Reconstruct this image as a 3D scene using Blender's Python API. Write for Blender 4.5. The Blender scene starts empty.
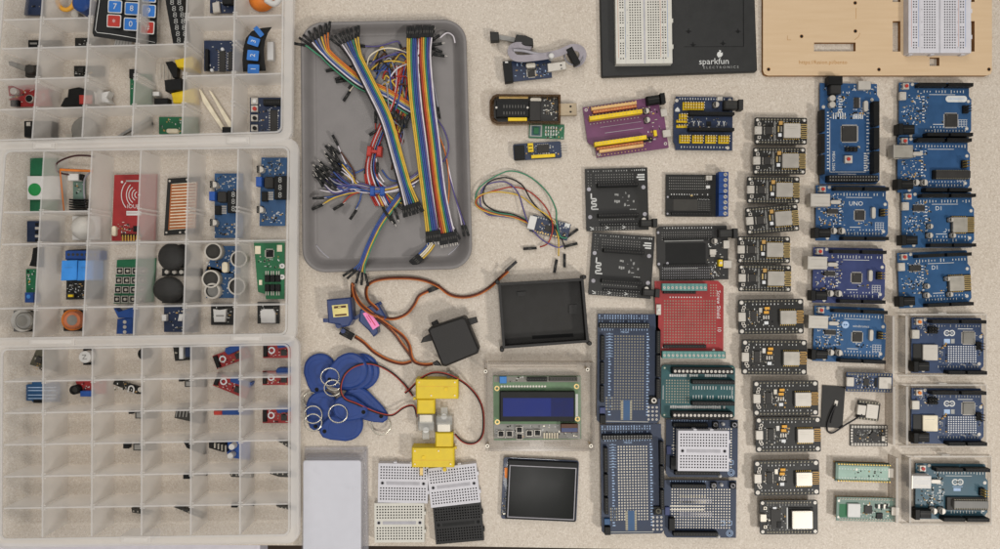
# Flat lay of electronics on a speckled table, seen from above.  Units in this file: one "px" is 0.96 mm.
import bpy, math, random
from mathutils import Vector
S = 0.96e-3
H = 750.0                 # camera height above the table, in px
CX, CY = 500.0, 274.5     # point of the table straight below the camera
sc = bpy.context.scene
COL = sc.collection
R = random.Random(7)

# ------------------------------------------------------------------ materials
def lin(c):
    c = c / 255.0
    return c / 12.92 if c <= 0.04045 else ((c + 0.055) / 1.055) ** 2.4
def rgb(h):
    return (lin(int(h[0:2], 16)), lin(int(h[2:4], 16)), lin(int(h[4:6], 16)), 1)
MATS = {}
def mat(name, hexc, rough=0.5, metal=0.0, var=0.12, scale=120.0, spec=0.3, bump=0.0, coat=0.0):
    m = bpy.data.materials.new(name); m.use_nodes = True
    nt = m.node_tree; b = nt.nodes['Principled BSDF']
    c = rgb(hexc)
    tc = nt.nodes.new('ShaderNodeTexCoord')
    nz = nt.nodes.new('ShaderNodeTexNoise'); nz.inputs['Scale'].default_value = scale; nz.inputs['Detail'].default_value = 4
    nt.links.new(tc.outputs['Object'], nz.inputs['Vector'])
    cr = nt.nodes.new('ShaderNodeValToRGB')
    lo = [max(0, x * (1 - var)) for x in c[:3]] + [1]; hi = [min(1, x * (1 + var)) for x in c[:3]] + [1]
    cr.color_ramp.elements[0].color = lo; cr.color_ramp.elements[0].position = 0.3
    cr.color_ramp.elements[1].color = hi; cr.color_ramp.elements[1].position = 0.7
    nt.links.new(nz.outputs['Fac'], cr.inputs['Fac']); nt.links.new(cr.outputs['Color'], b.inputs['Base Color'])
    mr = nt.nodes.new('ShaderNodeMapRange'); mr.inputs['To Min'].default_value = max(0.05, rough - 0.08); mr.inputs['To Max'].default_value = min(1, rough + 0.1)
    nt.links.new(nz.outputs['Fac'], mr.inputs['Value']); nt.links.new(mr.outputs['Result'], b.inputs['Roughness'])
    b.inputs['Metallic'].default_value = metal
    b.inputs['Specular IOR Level'].default_value = spec
    b.inputs['Coat Weight'].default_value = coat
    if bump:
        n2 = nt.nodes.new('ShaderNodeTexNoise'); n2.inputs['Scale'].default_value = 900; n2.inputs['Detail'].default_value = 3
        nt.links.new(tc.outputs['Object'], n2.inputs['Vector'])
        bp = nt.nodes.new('ShaderNodeBump'); bp.inputs['Strength'].default_value = bump; bp.inputs['Distance'].default_value = 0.0004
        nt.links.new(n2.outputs['Fac'], bp.inputs['Height']); nt.links.new(bp.outputs['Normal'], b.inputs['Normal'])
    MATS[name] = m
    return m
for nm, hx, ro in [('pcb_cobalt', '26486e', .4), ('pcb_blue', '28496d', .4), ('pcb_navy', '202c45', .4), ('pcb_violet', '2f3962', .4),
                   ('pcb_azure', '295078', .4), ('pcb_lake', '244a70', .4), ('pcb_indigo', '2c3c59', .4), ('pcb_slate', '33525f', .4),
                   ('pcb_black', '1c1b18', .45), ('pcb_char', '252422', .45), ('pcb_purple', '643858', .4), ('pcb_red', '8f2a2a', .4),
                   ('pcb_teal', '1a4a4d', .4), ('pcb_green', '1c5c3c', .4), ('pcb_pale', '8ba597', .4), ('pcb_mint', '61786c', .4),
                   ('pcb_proto', '1e2b42', .4), ('pcb_lcd', '5a7554', .45), ('pcb_olive', '4d4a3c', .5)]:
    mat(nm, hx, ro, var=.13, scale=90, coat=.08)
mat('silk', 'c6c6c2', .6, var=.06); mat('silk_dim', '9a9a96', .6); mat('silk_blue', '9db3cf', .6)
mat('black', '141413', .5, var=.2, spec=.2); mat('soft_black', '2a2927', .6, var=.2); mat('hole', '0b0b0b', .8); mat('gunmetal', '3b3935', .5, .3)
mat('chip', '2c2a27', .55, var=.15); mat('grey_chip', '6d6b66', .4)
mat('steel', 'b0aaa0', .35, .5, var=.06); mat('bright', 'b9b3a9', .4, .25, var=.04); mat('dull_steel', 'aea89c', .4, .6)
mat('tin', '8a8473', .45, .2); mat('gold', 'c9a654', .4, .55); mat('tan', 'b08a4c', .5); mat('brass', 'b9a06a', .4, .6); mat('copper', 'a8653c', .4, .5)
mat('white', 'cbc9c5', .5, var=.04); mat('cool_white', 'dcdbe2', .5, var=.03); mat('bread', 'c4c2c6', .5, var=.04); mat('bread_cream', 'c6c3b9', .5, var=.05)
mat('bread_slot', 'a5a3a7', .6); mat('bread_black', '1a1918', .5); mat('pale_orange', 'd0a873', .5); mat('cream', 'd8cdb4', .5)
mat('yellow', 'dcbb1e', .45, var=.1); mat('motor_yellow', 'd2b62a', .45, var=.06); mat('orange', 'd0762c', .5); mat('amber', 'd39a36', .5)
mat('red', 'b02a28', .45); mat('wire_red', 'a8352c', .45); mat('pink', 'e884b4', .5, var=.08); mat('terracotta', 'b46a46', .6)
mat('blue', '284f96', .45); mat('deep_blue', '1d3f7a', .45); mat('servo_blue', '293863', .4, coat=.2); mat('key_blue', '2f6cb4', .5); mat('fob_blue', '223c78', .4, var=.08, coat=.15)
mat('relay_blue', '3a83cc', .4); mat('sky_blue', '3a78b8', .5); mat('green', '24633f', .5); mat('leaf_green', '1e8040', .55); mat('term_teal', '5a8680', .45)
mat('w_black', '1d1b1c', .5); mat('w_brown', '50301f', .5); mat('w_lead', '6a2d1c', .5); mat('warm_steel', 'a3937a', .4, .3); mat('w_red', '9c3a2e', .5); mat('w_orange', 'bd6c30', .5); mat('w_yellow', 'c6a440', .5)
mat('w_green', '3f7f60', .5); mat('w_blue', '384f88', .5); mat('w_purple', '574e7e', .5); mat('w_grey', '8c8a90', .5); mat('w_white', 'cdc6ca', .5); mat('w_maroon', '3c1e1e', .5)
mat('tray_grey', '7a7674', .55, var=.06, scale=60, bump=.15); mat('plate_black', '2a2a29', .5, var=.1, bump=.1); mat('case_black', '211f1d', .5, var=.15, bump=.15); mat('case_floor', '211f1c', .55, var=.1, bump=.1)
mat('servo_black', '272523', .55, var=.15, bump=.3); mat('grey', '86847f', .55); mat('mid_grey', '9a979c', .55); mat('ribbon_grey', '9b959a', .55)
mat('card_white', 'c6c6cb', .3, var=.02, coat=.6); mat('gold_label', 'cdbf7c', .4, .2); mat('keyring', 'cfc9ba', .25, .8); mat('dirty_white', 'c9c5bd', .6)
mat('floor_brown', '3a2c22', .6, var=.3, scale=20); mat('pale_panel', 'cfcbd2', .5, var=.04); mat('table_edge', 'a08c6c', .6)
mat('led_white', 'cfd0d0', .4, var=.02); mat('engrave', 'a8793f', .8)
mat('capsule_grey', '7a7770', .6, .2)

def special():
    # speckled laminate of the table
    m = bpy.data.materials.new('speckled_laminate'); m.use_nodes = True; nt = m.node_tree; b = nt.nodes['Principled BSDF']
    tc = nt.nodes.new('ShaderNodeTexCoord')
    def noise(scale, det, rg=.6):
        n = nt.nodes.new('ShaderNodeTexNoise'); n.inputs['Scale'].default_value = scale; n.inputs['Detail'].default_value = det; n.inputs['Roughness'].default_value = rg
        nt.links.new(tc.outputs['Object'], n.inputs['Vector']); return n
    def ramp(src, stops):
        r = nt.nodes.new('ShaderNodeValToRGB'); e = r.color_ramp.elements
        e[0].position, e[0].color = stops[0][0], stops[0][1]; e[1].position, e[1].color = stops[-1][0], stops[-1][1]
        for p, c in stops[1:-1]:
            x = e.new(p); x.color = c
        nt.links.new(src, r.inputs['Fac']); return r
    def mix(f, a, c2, t='MIX'):
        x = nt.nodes.new('ShaderNodeMix'); x.data_type = 'RGBA'; x.blend_type = t
        nt.links.new(f, x.inputs['Factor']); nt.links.new(a, x.inputs[6]); nt.links.new(c2, x.inputs[7]); return x.outputs[2]
    base = ramp(noise(850, 4, .6).outputs['Fac'], [(.32, rgb('b5a898')), (.5, rgb('beb4a6')), (.66, rgb('cbc0b1'))])
    big = ramp(noise(7, 3).outputs['Fac'], [(.3, (0.93, .91, .88, 1)), (.7, (1, 1, 1, 1))])
    one = nt.nodes.new('ShaderNodeValue'); one.outputs[0].default_value = 1.0
    c0 = mix(one.outputs[0], base.outputs['Color'], big.outputs['Color'], 'MULTIPLY')
    v = nt.nodes.new('ShaderNodeTexVoronoi'); v.inputs['Scale'].default_value = 760; v.inputs['Randomness'].default_value = 1
    nt.links.new(tc.outputs['Object'], v.inputs['Vector'])
    sep = nt.nodes.new('ShaderNodeSeparateColor'); nt.links.new(v.outputs['Color'], sep.inputs['Color'])
    dk = ramp(sep.outputs['Red'], [(.80, (0, 0, 0, 1)), (.86, (.4, .4, .4, 1))])
    lt = ramp(sep.outputs['Green'], [(.78, (0, 0, 0, 1)), (.84, (.45, .45, .45, 1))])
    dkc = nt.nodes.new('ShaderNodeRGB'); dkc.outputs[0].default_value = rgb('a09080')
    ltc = nt.nodes.new('ShaderNodeRGB'); ltc.outputs[0].default_value = rgb('d2c8bb')
    c1 = mix(dk.outputs['Color'], c0, dkc.outputs[0]); c2 = mix(lt.outputs['Color'], c1, ltc.outputs[0])
    nt.links.new(c2, b.inputs['Base Color']); b.inputs['Roughness'].default_value = .5
    bp = nt.nodes.new('ShaderNodeBump'); bp.inputs['Strength'].default_value = .1; bp.inputs['Distance'].default_value = .0004
    nt.links.new(noise(700, 3).outputs['Fac'], bp.inputs['Height']); nt.links.new(bp.outputs['Normal'], b.inputs['Normal'])
    MATS['table'] = m
    # plywood
    m = bpy.data.materials.new('plywood'); m.use_nodes = True; nt = m.node_tree; b = nt.nodes['Principled BSDF']
    tc = nt.nodes.new('ShaderNodeTexCoord'); mp = nt.nodes.new('ShaderNodeMapping'); mp.inputs['Scale'].default_value = (5, 60, 5)
    nt.links.new(tc.outputs['Object'], mp.inputs['Vector'])
    n = nt.nodes.new('ShaderNodeTexNoise'); n.inputs['Scale'].default_value = 4; n.inputs['Detail'].default_value = 6
    nt.links.new(mp.outputs['Vector'], n.inputs['Vector'])
    r = nt.nodes.new('ShaderNodeValToRGB'); r.color_ramp.elements[0].color = rgb('c2a784'); r.color_ramp.elements[0].position = .3
    r.color_ramp.elements[1].color = rgb('c8ae8c'); r.color_ramp.elements[1].position = .7
    nt.links.new(n.outputs['Fac'], r.inputs['Fac']); nt.links.new(r.outputs['Color'], b.inputs['Base Color']); b.inputs['Roughness'].default_value = .6
    MATS['plywood'] = m
    mat('ply_edge', '8a6238', .8, var=.25)
    # clear and milky plastics
    def clear(name, tint, trans, rough, diff, tl_share=.4, graze=.4):
        m = bpy.data.materials.new(name); m.use_nodes = True; nt = m.node_tree; nt.nodes.clear()
        o = nt.nodes.new('ShaderNodeOutputMaterial')
        tr = nt.nodes.new('ShaderNodeBsdfTransparent'); tr.inputs['Color'].default_value = trans
        df = nt.nodes.new('ShaderNodeBsdfDiffuse'); df.inputs['Color'].default_value = tint
        tl = nt.nodes.new('ShaderNodeBsdfTranslucent'); tl.inputs['Color'].default_value = tint
        m0 = nt.nodes.new('ShaderNodeMixShader'); m0.inputs[0].default_value = tl_share
        nt.links.new(df.outputs[0], m0.inputs[1]); nt.links.new(tl.outputs[0], m0.inputs[2])
        tc = nt.nodes.new('ShaderNodeTexCoord'); nz = nt.nodes.new('ShaderNodeTexNoise'); nz.inputs['Scale'].default_value = 45; nz.inputs['Detail'].default_value = 3
        nt.links.new(tc.outputs['Object'], nz.inputs['Vector'])
        mr = nt.nodes.new('ShaderNodeMapRange'); mr.inputs['To Min'].default_value = max(0, diff - .03); mr.inputs['To Max'].default_value = diff + .03
        nt.links.new(nz.outputs['Fac'], mr.inputs['Value'])
        m1 = nt.nodes.new('ShaderNodeMixShader'); nt.links.new(mr.outputs['Result'], m1.inputs[0])
        nt.links.new(tr.outputs[0], m1.inputs[1]); nt.links.new(m0.outputs[0], m1.inputs[2])
        gl = nt.nodes.new('ShaderNodeBsdfGlossy'); gl.inputs['Roughness'].default_value = rough
        lw = nt.nodes.new('ShaderNodeLayerWeight'); pw = nt.nodes.new('ShaderNodeMath'); pw.operation = 'POWER'; pw.inputs[1].default_value = 4; nt.links.new(lw.outputs['Facing'], pw.inputs[0])
        fr = nt.nodes.new('ShaderNodeMath'); fr.operation = 'MULTIPLY_ADD'; fr.inputs[1].default_value = graze; fr.inputs[2].default_value = .005; nt.links.new(pw.outputs[0], fr.inputs[0])
        m2 = nt.nodes.new('ShaderNodeMixShader'); nt.links.new(fr.outputs[0], m2.inputs[0])
        nt.links.new(m1.outputs[0], m2.inputs[1]); nt.links.new(gl.outputs[0], m2.inputs[2])
        nt.links.new(m2.outputs[0], o.inputs['Surface']); MATS[name] = m
    clear('milky', rgb('f3f0ec'), (1, .998, .995, 1), .35, .36, .42, .1)
    clear('milky_floor', rgb('fbf8f4'), (1, .998, .995, 1), .4, .13, .4, .1)
    clear('milky_clear', rgb('f6f6f6'), (1, 1, 1, 1), .3, .13, .45, .12); clear('acrylic_glint', rgb('e6e2dc'), (.95, .94, .92, 1), .15, .5, .3, .2); clear('acrylic_reflection', rgb('8d867d'), (.78, .76, .73, 1), .12, .22, .4, .3); clear('frosted', rgb('dcdcd8'), (.97, .97, .96, 1), .2, .45, .35, .3)  # pale and dark acrylic tints carry bright edge lines and a dark reflection
    clear('film', rgb('e8e8ee'), (.99, .99, .995, 1), .16, .06, .3, .5)
    clear('milky_rim', rgb('cfccc8'), (1, 1, 1, 1), .3, .56, .1, .1)
    clear('acrylic', rgb('dedad5'), (.99, .986, .98, 1), .15, .07, .4, .25)
    clear('acrylic_edge', rgb('b8b0a6'), (.9, .88, .86, 1), .15, .26, .4, .3)
    clear('clear_wall', rgb('bdb6ad'), (.93, .92, .9, 1), .1, .2)
    clear('amber_clear', rgb('7d6448'), (.70, .60, .46, 1), .12, .30)
    clear('sleeve', rgb('d8d8de'), (.98, .98, .985, 1), .12, .15)
    clear('smoke', rgb('39352f'), (.42, .40, .37, 1), .12, .45)
    # lcd glass and touch screen
    mat('lcd_blue', '1f2b6c', .4, var=.06, scale=40, spec=.1); mat('lcd_dark', '23302e', .2); mat('lcd_shade', '1a2152', .4, spec=.1); mat('screen', '1b1c1b', .16, var=.2, scale=20, spec=.014)
special()

# ------------------------------------------------------------------ mesh builder (photo axes: x right, y down, z up)
def unproj(x, y, z):
    k = 1 - z / H
    return CX + (x - CX) * k, CY + (y - CY) * k
_glyph = {}
def glyphs(s, bold=False):
    key = s
    if key not in _glyph:
        cu = bpy.data.curves.new('lettering_source', 'FONT'); cu.body = s; cu.size = 1; cu.align_x = 'CENTER'; cu.align_y = 'CENTER'; cu.resolution_u = 2
        ob = bpy.data.objects.new('lettering_source', cu); COL.objects.link(ob)
        bpy.context.view_layer.update()
        me = bpy.data.meshes.new_from_object(ob.evaluated_get(bpy.context.evaluated_depsgraph_get()))
        _glyph[key] = ([(v.co.x, v.co.y) for v in me.vertices], [tuple(p.vertices) for p in me.polygons])
        bpy.data.objects.remove(ob); bpy.data.curves.remove(cu); bpy.data.meshes.remove(me)
    return _glyph[key]
class MB:
    def __init__(s, root=None, photo=False):
        s.v, s.f, s.m, s.sm = [], [], [], []
        s.photo = photo; s.o = (0, 0); s.xf = None
        if photo: s.o = root['_px']
    def turn(s, cx=0, cy=0, a=0):          # following shapes are given round (cx,cy) and turned by a degrees clockwise
        a = math.radians(a); s.xf = (cx, cy, math.cos(a), math.sin(a)); return s
    def flat(s): s.xf = None; return s
    def pt(s, x, y, z, zk=None):
        if s.xf:
            cx, cy, c, n = s.xf; x, y = cx + x * c - y * n, cy + x * n + y * c
        if s.photo:
            x, y = unproj(x, y, z if zk is None else zk); x -= s.o[0]; y -= s.o[1]
        s.v.append((x, y, z)); return len(s.v) - 1
    def face(s, idx, m, smooth=False):
        s.f.append(tuple(idx)); s.m.append(m); s.sm.append(smooth)
    def prism(s, poly, z0, z1, m, top=None, ch=0):
        n = len(poly); zk = z1
        a = sum(poly[i][0] * poly[(i + 1) % n][1] - poly[(i + 1) % n][0] * poly[i][1] for i in range(n))
        if a < 0: poly = poly[::-1]
        lo = [s.pt(x, y, z0, zk) for x, y in poly]
        if ch:
            mid = [s.pt(x, y, z1 - ch, zk) for x, y in poly]
            gx = sum(p[0] for p in poly) / n; gy = sum(p[1] for p in poly) / n
            def inn(p):
                dx, dy = gx - p[0], gy - p[1]; d = math.hypot(dx, dy) or 1
                q = min(ch * 1.3, d * .5); return p[0] + dx / d * q, p[1] + dy / d * q
            hi = [s.pt(*inn(p), z1, zk) for p in poly]; rings = [lo, mid, hi]
        else:
            hi = [s.pt(x, y, z1, zk) for x, y in poly]; rings = [lo, hi]
        for a_, b_ in zip(rings, rings[1:]):
            for i in range(n):
                j = (i + 1) % n; s.face((a_[i], a_[j], b_[j], b_[i]), m)
        s.face(hi, top or m); s.face(lo[::-1], m); return s
    def box(s, x0, y0, x1, y1, z0, z1, m, top=None, ch=0):
        return s.prism([(x0, y0), (x1, y0), (x1, y1), (x0, y1)], z0, z1, m, top, ch)
    def cyl(s, cx, cy, r, z0, z1, m, top=None, n=16, ch=0):
        return s.prism([(cx + r * math.cos(2 * math.pi * i / n), cy + r * math.sin(2 * math.pi * i / n)) for i in range(n)], z0, z1, m, top, ch)
    def dome(s, cx, cy, r, z0, h, m, n=18, k=5, ry=None):
        prev = None; ry = ry or r
        for j in range(k):
            t = j / k * math.pi / 2
            ring = [s.pt(cx + r * math.cos(t) * math.cos(2 * math.pi * i / n), cy + ry * math.cos(t) * math.sin(2 * math.pi * i / n), z0 + h * math.sin(t), z0) for i in range(n)]
            if prev:
                for i in range(n): s.face((prev[i], prev[(i + 1) % n], ring[(i + 1) % n], ring[i]), m, True)
            prev = ring
        tip = s.pt(cx, cy, z0 + h, z0)
        for i in range(n): s.face((prev[i], prev[(i + 1) % n], tip), m, True)
        return s
    def tubewall(s, cx, cy, r, ri, z0, z1, m, inner=None, n=24, zfloor=None, floor=None):    # open ring with wall thickness
        zk = z1; P = lambda rr, z: [s.pt(cx + rr * math.cos(2 * math.pi * i / n), cy + rr * math.sin(2 * math.pi * i / n), z, zk) for i in range(n)]
        a, b, c, d = P(r, z0), P(r, z1), P(ri, z1), P(ri, z0 if zfloor is None else zfloor)
        for i in range(n):
            j = (i + 1) % n
            s.face((a[i], a[j], b[j], b[i]), m, True); s.face((b[i], b[j], c[j], c[i]), m); s.face((c[i], c[j], d[j], d[i]), inner or m, True)
        if floor: s.face(d, floor)
        return s
    def quad(s, x0, y0, x1, y1, z, m): return s.poly([(x0, y0), (x1, y0), (x1, y1), (x0, y1)], z, m)
    def poly(s, pts, z, m):
        n = len(pts); a = sum(pts[i][0] * pts[(i + 1) % n][1] - pts[(i + 1) % n][0] * pts[i][1] for i in range(n))
        if a < 0: pts = pts[::-1]
        s.face([s.pt(x, y, z) for x, y in pts], m); return s
    def disc(s, cx, cy, r, z, m, n=14): return s.poly([(cx + r * math.cos(2 * math.pi * i / n), cy + r * math.sin(2 * math.pi * i / n)) for i in range(n)], z, m)
    def annulus(s, cx, cy, r, ri, z, m, n=18, a0=0, a1=360):
        full = a1 - a0 >= 360; k = n if full else n + 1
        A = [math.radians(a0 + (a1 - a0) * i / n) for i in range(k)]
        o = [s.pt(cx + r * math.cos(t), cy + r * math.sin(t), z) for t in A]; q = [s.pt(cx + ri * math.cos(t), cy + ri * math.sin(t), z) for t in A]
        for i in range(n):
            j = (i + 1) % k; s.face((o[i], o[j], q[j], q[i]), m)
        return s
    def line(s, pts, w, z, m):
        for (x0, y0), (x1, y1) in zip(pts, pts[1:]):
            d = math.hypot(x1 - x0, y1 - y0) or 1; nx, ny = -(y1 - y0) / d * w / 2, (x1 - x0) / d * w / 2
            s.poly([(x0 + nx, y0 + ny), (x1 + nx, y1 + ny), (x1 - nx, y1 - ny), (x0 - nx, y0 - ny)], z, m)
        return s
    def tube(s, pts, r, m, n=6, closed=False, smooth=0):
        if smooth: pts = spline(pts, smooth, closed)
        N = len(pts); rings = []
        W = [Vector((*(unproj(p[0], p[1], p[2]) if s.photo else (p[0], p[1])), p[2])) for p in pts]
        for i, p in enumerate(W):
            a = W[i - 1] if (i or closed) else p; b = W[(i + 1) % N] if (i < N - 1 or closed) else p
            t = (b - a).normalized() if (b - a).length > 1e-9 else Vector((1, 0, 0))
            u = t.cross(Vector((0, 0, 1)))
            u = u.normalized() if u.length > 1e-4 else Vector((1, 0, 0)); w = u.cross(t)
            ring = []
            for k in range(n):
                q = p + (u * math.cos(2 * math.pi * k / n) + w * math.sin(2 * math.pi * k / n)) * r
                s.v.append((q.x - s.o[0], q.y - s.o[1], q.z)); ring.append(len(s.v) - 1)
            rings.append(ring)
        for i in range(N if closed else N - 1):
            a, b = rings[i], rings[(i + 1) % N]
            for k in range(n): s.face((a[k], b[k], b[(k + 1) % n], a[(k + 1) % n]), m, True)
        if not closed: s.face(rings[0], m); s.face(rings[-1][::-1], m)
        return s
    def text(s, t, x, y, z, size, m, a=0, sx=1.0):
        vs, fs = glyphs(t); a = math.radians(a); c, n = math.cos(a), math.sin(a)
        idx = [s.pt(x + (u * sx * c + v * n) * size, y + (u * sx * n - v * c) * size, z) for u, v in vs]
        for f in fs: s.face([idx[i] for i in f][::-1], m)
        return s
    def dots(s, x0, y0, nx, ny, px, py, d, z, m):
        for i in range(nx):
            for j in range(ny): s.quad(x0 + i * px - d / 2, y0 + j * py - d / 2, x0 + i * px + d / 2, y0 + j * py + d / 2, z, m)
        return s
    def build(s, name):
        me = bpy.data.meshes.new(name)
        me.from_pydata([(x * S, -y * S, z * S) for x, y, z in s.v], [], [f[::-1] for f in s.f])
        ms = []
        for k in s.m:
            if k not in ms: ms.append(k)
        for k in ms: me.materials.append(MATS[k])
        me.polygons.foreach_set('material_index', [ms.index(k) for k in s.m])
        me.polygons.foreach_set('use_smooth', s.sm); me.update()
        o = bpy.data.objects.new(name, me); COL.objects.link(o); return o
def spline(p, k=6, closed=False):
    out = []; n = len(p)
    for i in range(n if closed else n - 1):
        g = (lambda j: p[j % n]) if closed else (lambda j: p[max(0, min(n - 1, j))])
        a, b, c, d = g(i - 1), g(i), g(i + 1), g(i + 2)
        for t in range(k):
            t /= k
            out.append(tuple(.5 * (2 * b[q] + (c[q] - a[q]) * t + (2 * a[q] - 5 * b[q] + 4 * c[q] - d[q]) * t * t + (3 * b[q] - a[q] - 3 * c[q] + d[q]) * t ** 3) for q in range(len(b))))
    if not closed: out.append(tuple(p[-1]))
    return out
def rrect(x0, y0, x1, y1, r, n=5):
    out = []
    for cx, cy, a in ((x1 - r, y0 + r, -90), (x1 - r, y1 - r, 0), (x0 + r, y1 - r, 90), (x0 + r, y0 + r, 180)):
        for i in range(n + 1):
            t = math.radians(a + 90 * i / n); out.append((cx + r * math.cos(t), cy + r * math.sin(t)))
    return out
def tag(o, label, cat, group=None):
    o['label'] = label; o['category'] = cat
    if group: o['group'] = group
    return o
def thing(name, label, cat, px, py, zr=0, ang=0, group=None, z0=0, scale=None):
    """Empty at the base of a thing seen at photo point (px,py) at height zr."""
    o = bpy.data.objects.new(name, None); COL.objects.link(o); o.empty_display_size = .01
    x, y = unproj(px, py, zr); o.location = ((x - CX) * S, -(y - CY) * S, z0 * S); o.rotation_euler = (0, 0, -math.radians(ang))
    if scale: o.scale = (scale,) * 3
    o['_px'] = (x, y)
    return tag(o, label, cat, group)
def part(root, name, mb, label=None):
    o = mb.build(name); o.parent = root
    if label: o['label'] = label
    return o
def solo(name, label, cat, mb_fn, px, py, zr=0, group=None):
    """A thing that is one mesh, its shape given in photo coordinates."""
    x, y = unproj(px, py, zr)
    mb = MB({'_px': (x, y)}, True); mb_fn(mb); o = mb.build(name)
    o.location = ((x - CX) * S, -(y - CY) * S, 0)
    return tag(o, label, cat, group)
def dup(root, px, py, zr, ang, label):
    x, y = unproj(px, py, zr); r = root.copy(); COL.objects.link(r)
    r.location = ((x - CX) * S, -(y - CY) * S, root.location.z); r.rotation_euler = (0, 0, -math.radians(ang)); r['_px'] = (x, y); r['label'] = label
    for ch in [c for c in root.children]:
        c = ch.copy(); COL.objects.link(c); c.parent = r
        for g in list(ch.children):
            d = g.copy(); COL.objects.link(d); d.parent = c
    return r
# ------------------------------------------------------------------ board components
def smds(mb, x0, y0, x1, y1, n, z, seed, silk='silk', big=2.2):
    r = random.Random(seed)
    for _ in range(n):
        x, y = r.uniform(x0, x1), r.uniform(y0, y1); w, h = r.uniform(.7, big), r.uniform(.6, 1.4)
        if r.random() < .5: w, h = h, w
        k = r.random()
        if k < .42:
            mb.box(x - w / 2, y - h / 2, x + w / 2, y + h / 2, z, z + .7, r.choice(['black', 'chip', 'tan', 'dull_steel', 'black']))
            if w > h: mb.quad(x - w / 2 - .5, y - h / 2, x - w / 2, y + h / 2, z + .12, 'tin'); mb.quad(x + w / 2, y - h / 2, x + w / 2 + .5, y + h / 2, z + .12, 'tin')
        elif k < .75: mb.quad(x - w / 2, y - .3, x + w / 2, y + .3, z + .1, silk)
        elif k < .9: mb.quad(x - .4, y - .8, x + .4, y + .8, z + .1, silk)
        else: mb.disc(x, y, .55, z + .1, 'tin', 8)
    return mb
def ticks(mb, x0, x1, y, n, z, m='silk', hmin=.9, hmax=2.4, seed=1, vert=True, w=.75):
    r = random.Random(seed)
    for i in range(n):
        x = x0 + (x1 - x0) * i / max(1, n - 1); h = r.uniform(hmin, hmax)
        if r.random() < .1: continue
        if vert: mb.quad(x - w / 2, y - h / 2, x + w / 2, y + h / 2, z, m)
        else: mb.quad(y - h / 2, x - w / 2, y + h / 2, x + w / 2, z, m)
    return mb
def strip(mb, x0, y0, x1, y1, z0, z1, n, m='black', pin='hole', d=1.1, rows=1, ch=.3):
    mb.box(x0, y0, x1, y1, z0, z1, m, ch=ch)
    hor = abs(x1 - x0) > abs(y1 - y0)
    for j in range(rows):
        for i in range(n):
            t = (i + .5) / n; u = (j + .5) / rows
            x, y = (x0 + (x1 - x0) * t, y0 + (y1 - y0) * u) if hor else (x0 + (x1 - x0) * u, y0 + (y1 - y0) * t)
            mb.quad(x - d / 2, y - d / 2, x + d / 2, y + d / 2, z1 + .1, pin)
    return mb
def qfp(mb, x0, y0, x1, y1, z, m='chip', n=11):
    for i in range(n):
        t = (i + .5) / n; x = x0 + (x1 - x0) * t; y = y0 + (y1 - y0) * t; w = .33 * (x1 - x0) / n
        mb.quad(x - w, y0 - 1.3, x + w, y0 + .2, z + .25, 'bright'); mb.quad(x - w, y1 - .2, x + w, y1 + 1.3, z + .25, 'bright')
        mb.quad(x0 - 1.3, y - w, x0 + .2, y + w, z + .25, 'bright'); mb.quad(x1 - .2, y - w, x1 + 1.3, y + w, z + .25, 'bright')
    mb.box(x0, y0, x1, y1, z + .2, z + 1.5, m, ch=.25); mb.disc(x0 + 1.4, y0 + 1.4, .5, z + 1.6, 'grey_chip', 8)
    return mb
def soic(mb, x0, y0, x1, y1, z, n=7, m='chip', h=1.7):
    hor = (x1 - x0) > (y1 - y0)
    for i in range(n):
        t = (i + .5) / n
        if hor:
            x = x0 + (x1 - x0) * t; mb.quad(x - .35, y0 - 1.1, x + .35, y0 + .2, z + .2, 'bright'); mb.quad(x - .35, y1 - .2, x + .35, y1 + 1.1, z + .2, 'bright')
        else:
            y = y0 + (y1 - y0) * t; mb.quad(x0 - 1.1, y - .35, x0 + .2, y + .35, z + .2, 'bright'); mb.quad(x1 - .2, y - .35, x1 + 1.1, y + .35, z + .2, 'bright')
    mb.box(x0, y0, x1, y1, z + .15, z + h, m, ch=.25); return mb
def ecap(mb, x, y, r, z, h=6):           # aluminium capacitor with black base and marked top
    mb.box(x - r, y - r, x + r, y + r, z, z + 1, 'black'); mb.cyl(x, y, r * .95, z + 1, z + h, 'bright', n=18, ch=.4)
    mb.poly([(x + r * .88 * math.cos(math.radians(t)), y + r * .88 * math.sin(math.radians(t))) for t in range(100, 261, 20)], z + h + .1, 'gunmetal'); return mb
def usb_b(root, x0, y0, x1, y1, z, h=11, m='bright'):
    mb = MB(); mb.box(x0, y0, x1, y1, z, z + h, m, ch=.5); mb.box(x0 - .5, y0 - .3, x0 + .6, y1 + .3, z + .2, z + h + .3, 'steel')
    mb.quad(x0 - .55, y0 + 2, x0 - .52, y1 - 2, z + 3, 'hole')
    mb.box(x0 + 4, y0 - .4, x0 + 8, y0, z, z + 4, 'steel'); mb.box(x0 + 4, y1, x0 + 8, y1 + .4, z, z + 4, 'steel')
    mb.line([(x0 + 3, y0 + 3), (x1 - 2, y0 + 3)], .35, z + h + .1, 'dull_steel'); mb.line([(x0 + 3, y1 - 3), (x1 - 2, y1 - 3)], .35, z + h + .1, 'dull_steel')
    return part(root, 'usb_port', mb)
def usb_small(root, x0, y0, x1, y1, z, h=3, m='bright'):
    mb = MB(); mb.prism(rrect(x0, y0, x1, y1, .7, 2), z, z + h, m, ch=.3); mb.quad(x0 + 1, y0 + 1.2, x0 + 2, y0 + 2.2, z + h + .1, 'dull_steel'); mb.quad(x0 + 1, y1 - 2.2, x0 + 2, y1 - 1.2, z + h + .1, 'dull_steel')
    return part(root, 'usb_port', mb)
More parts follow.
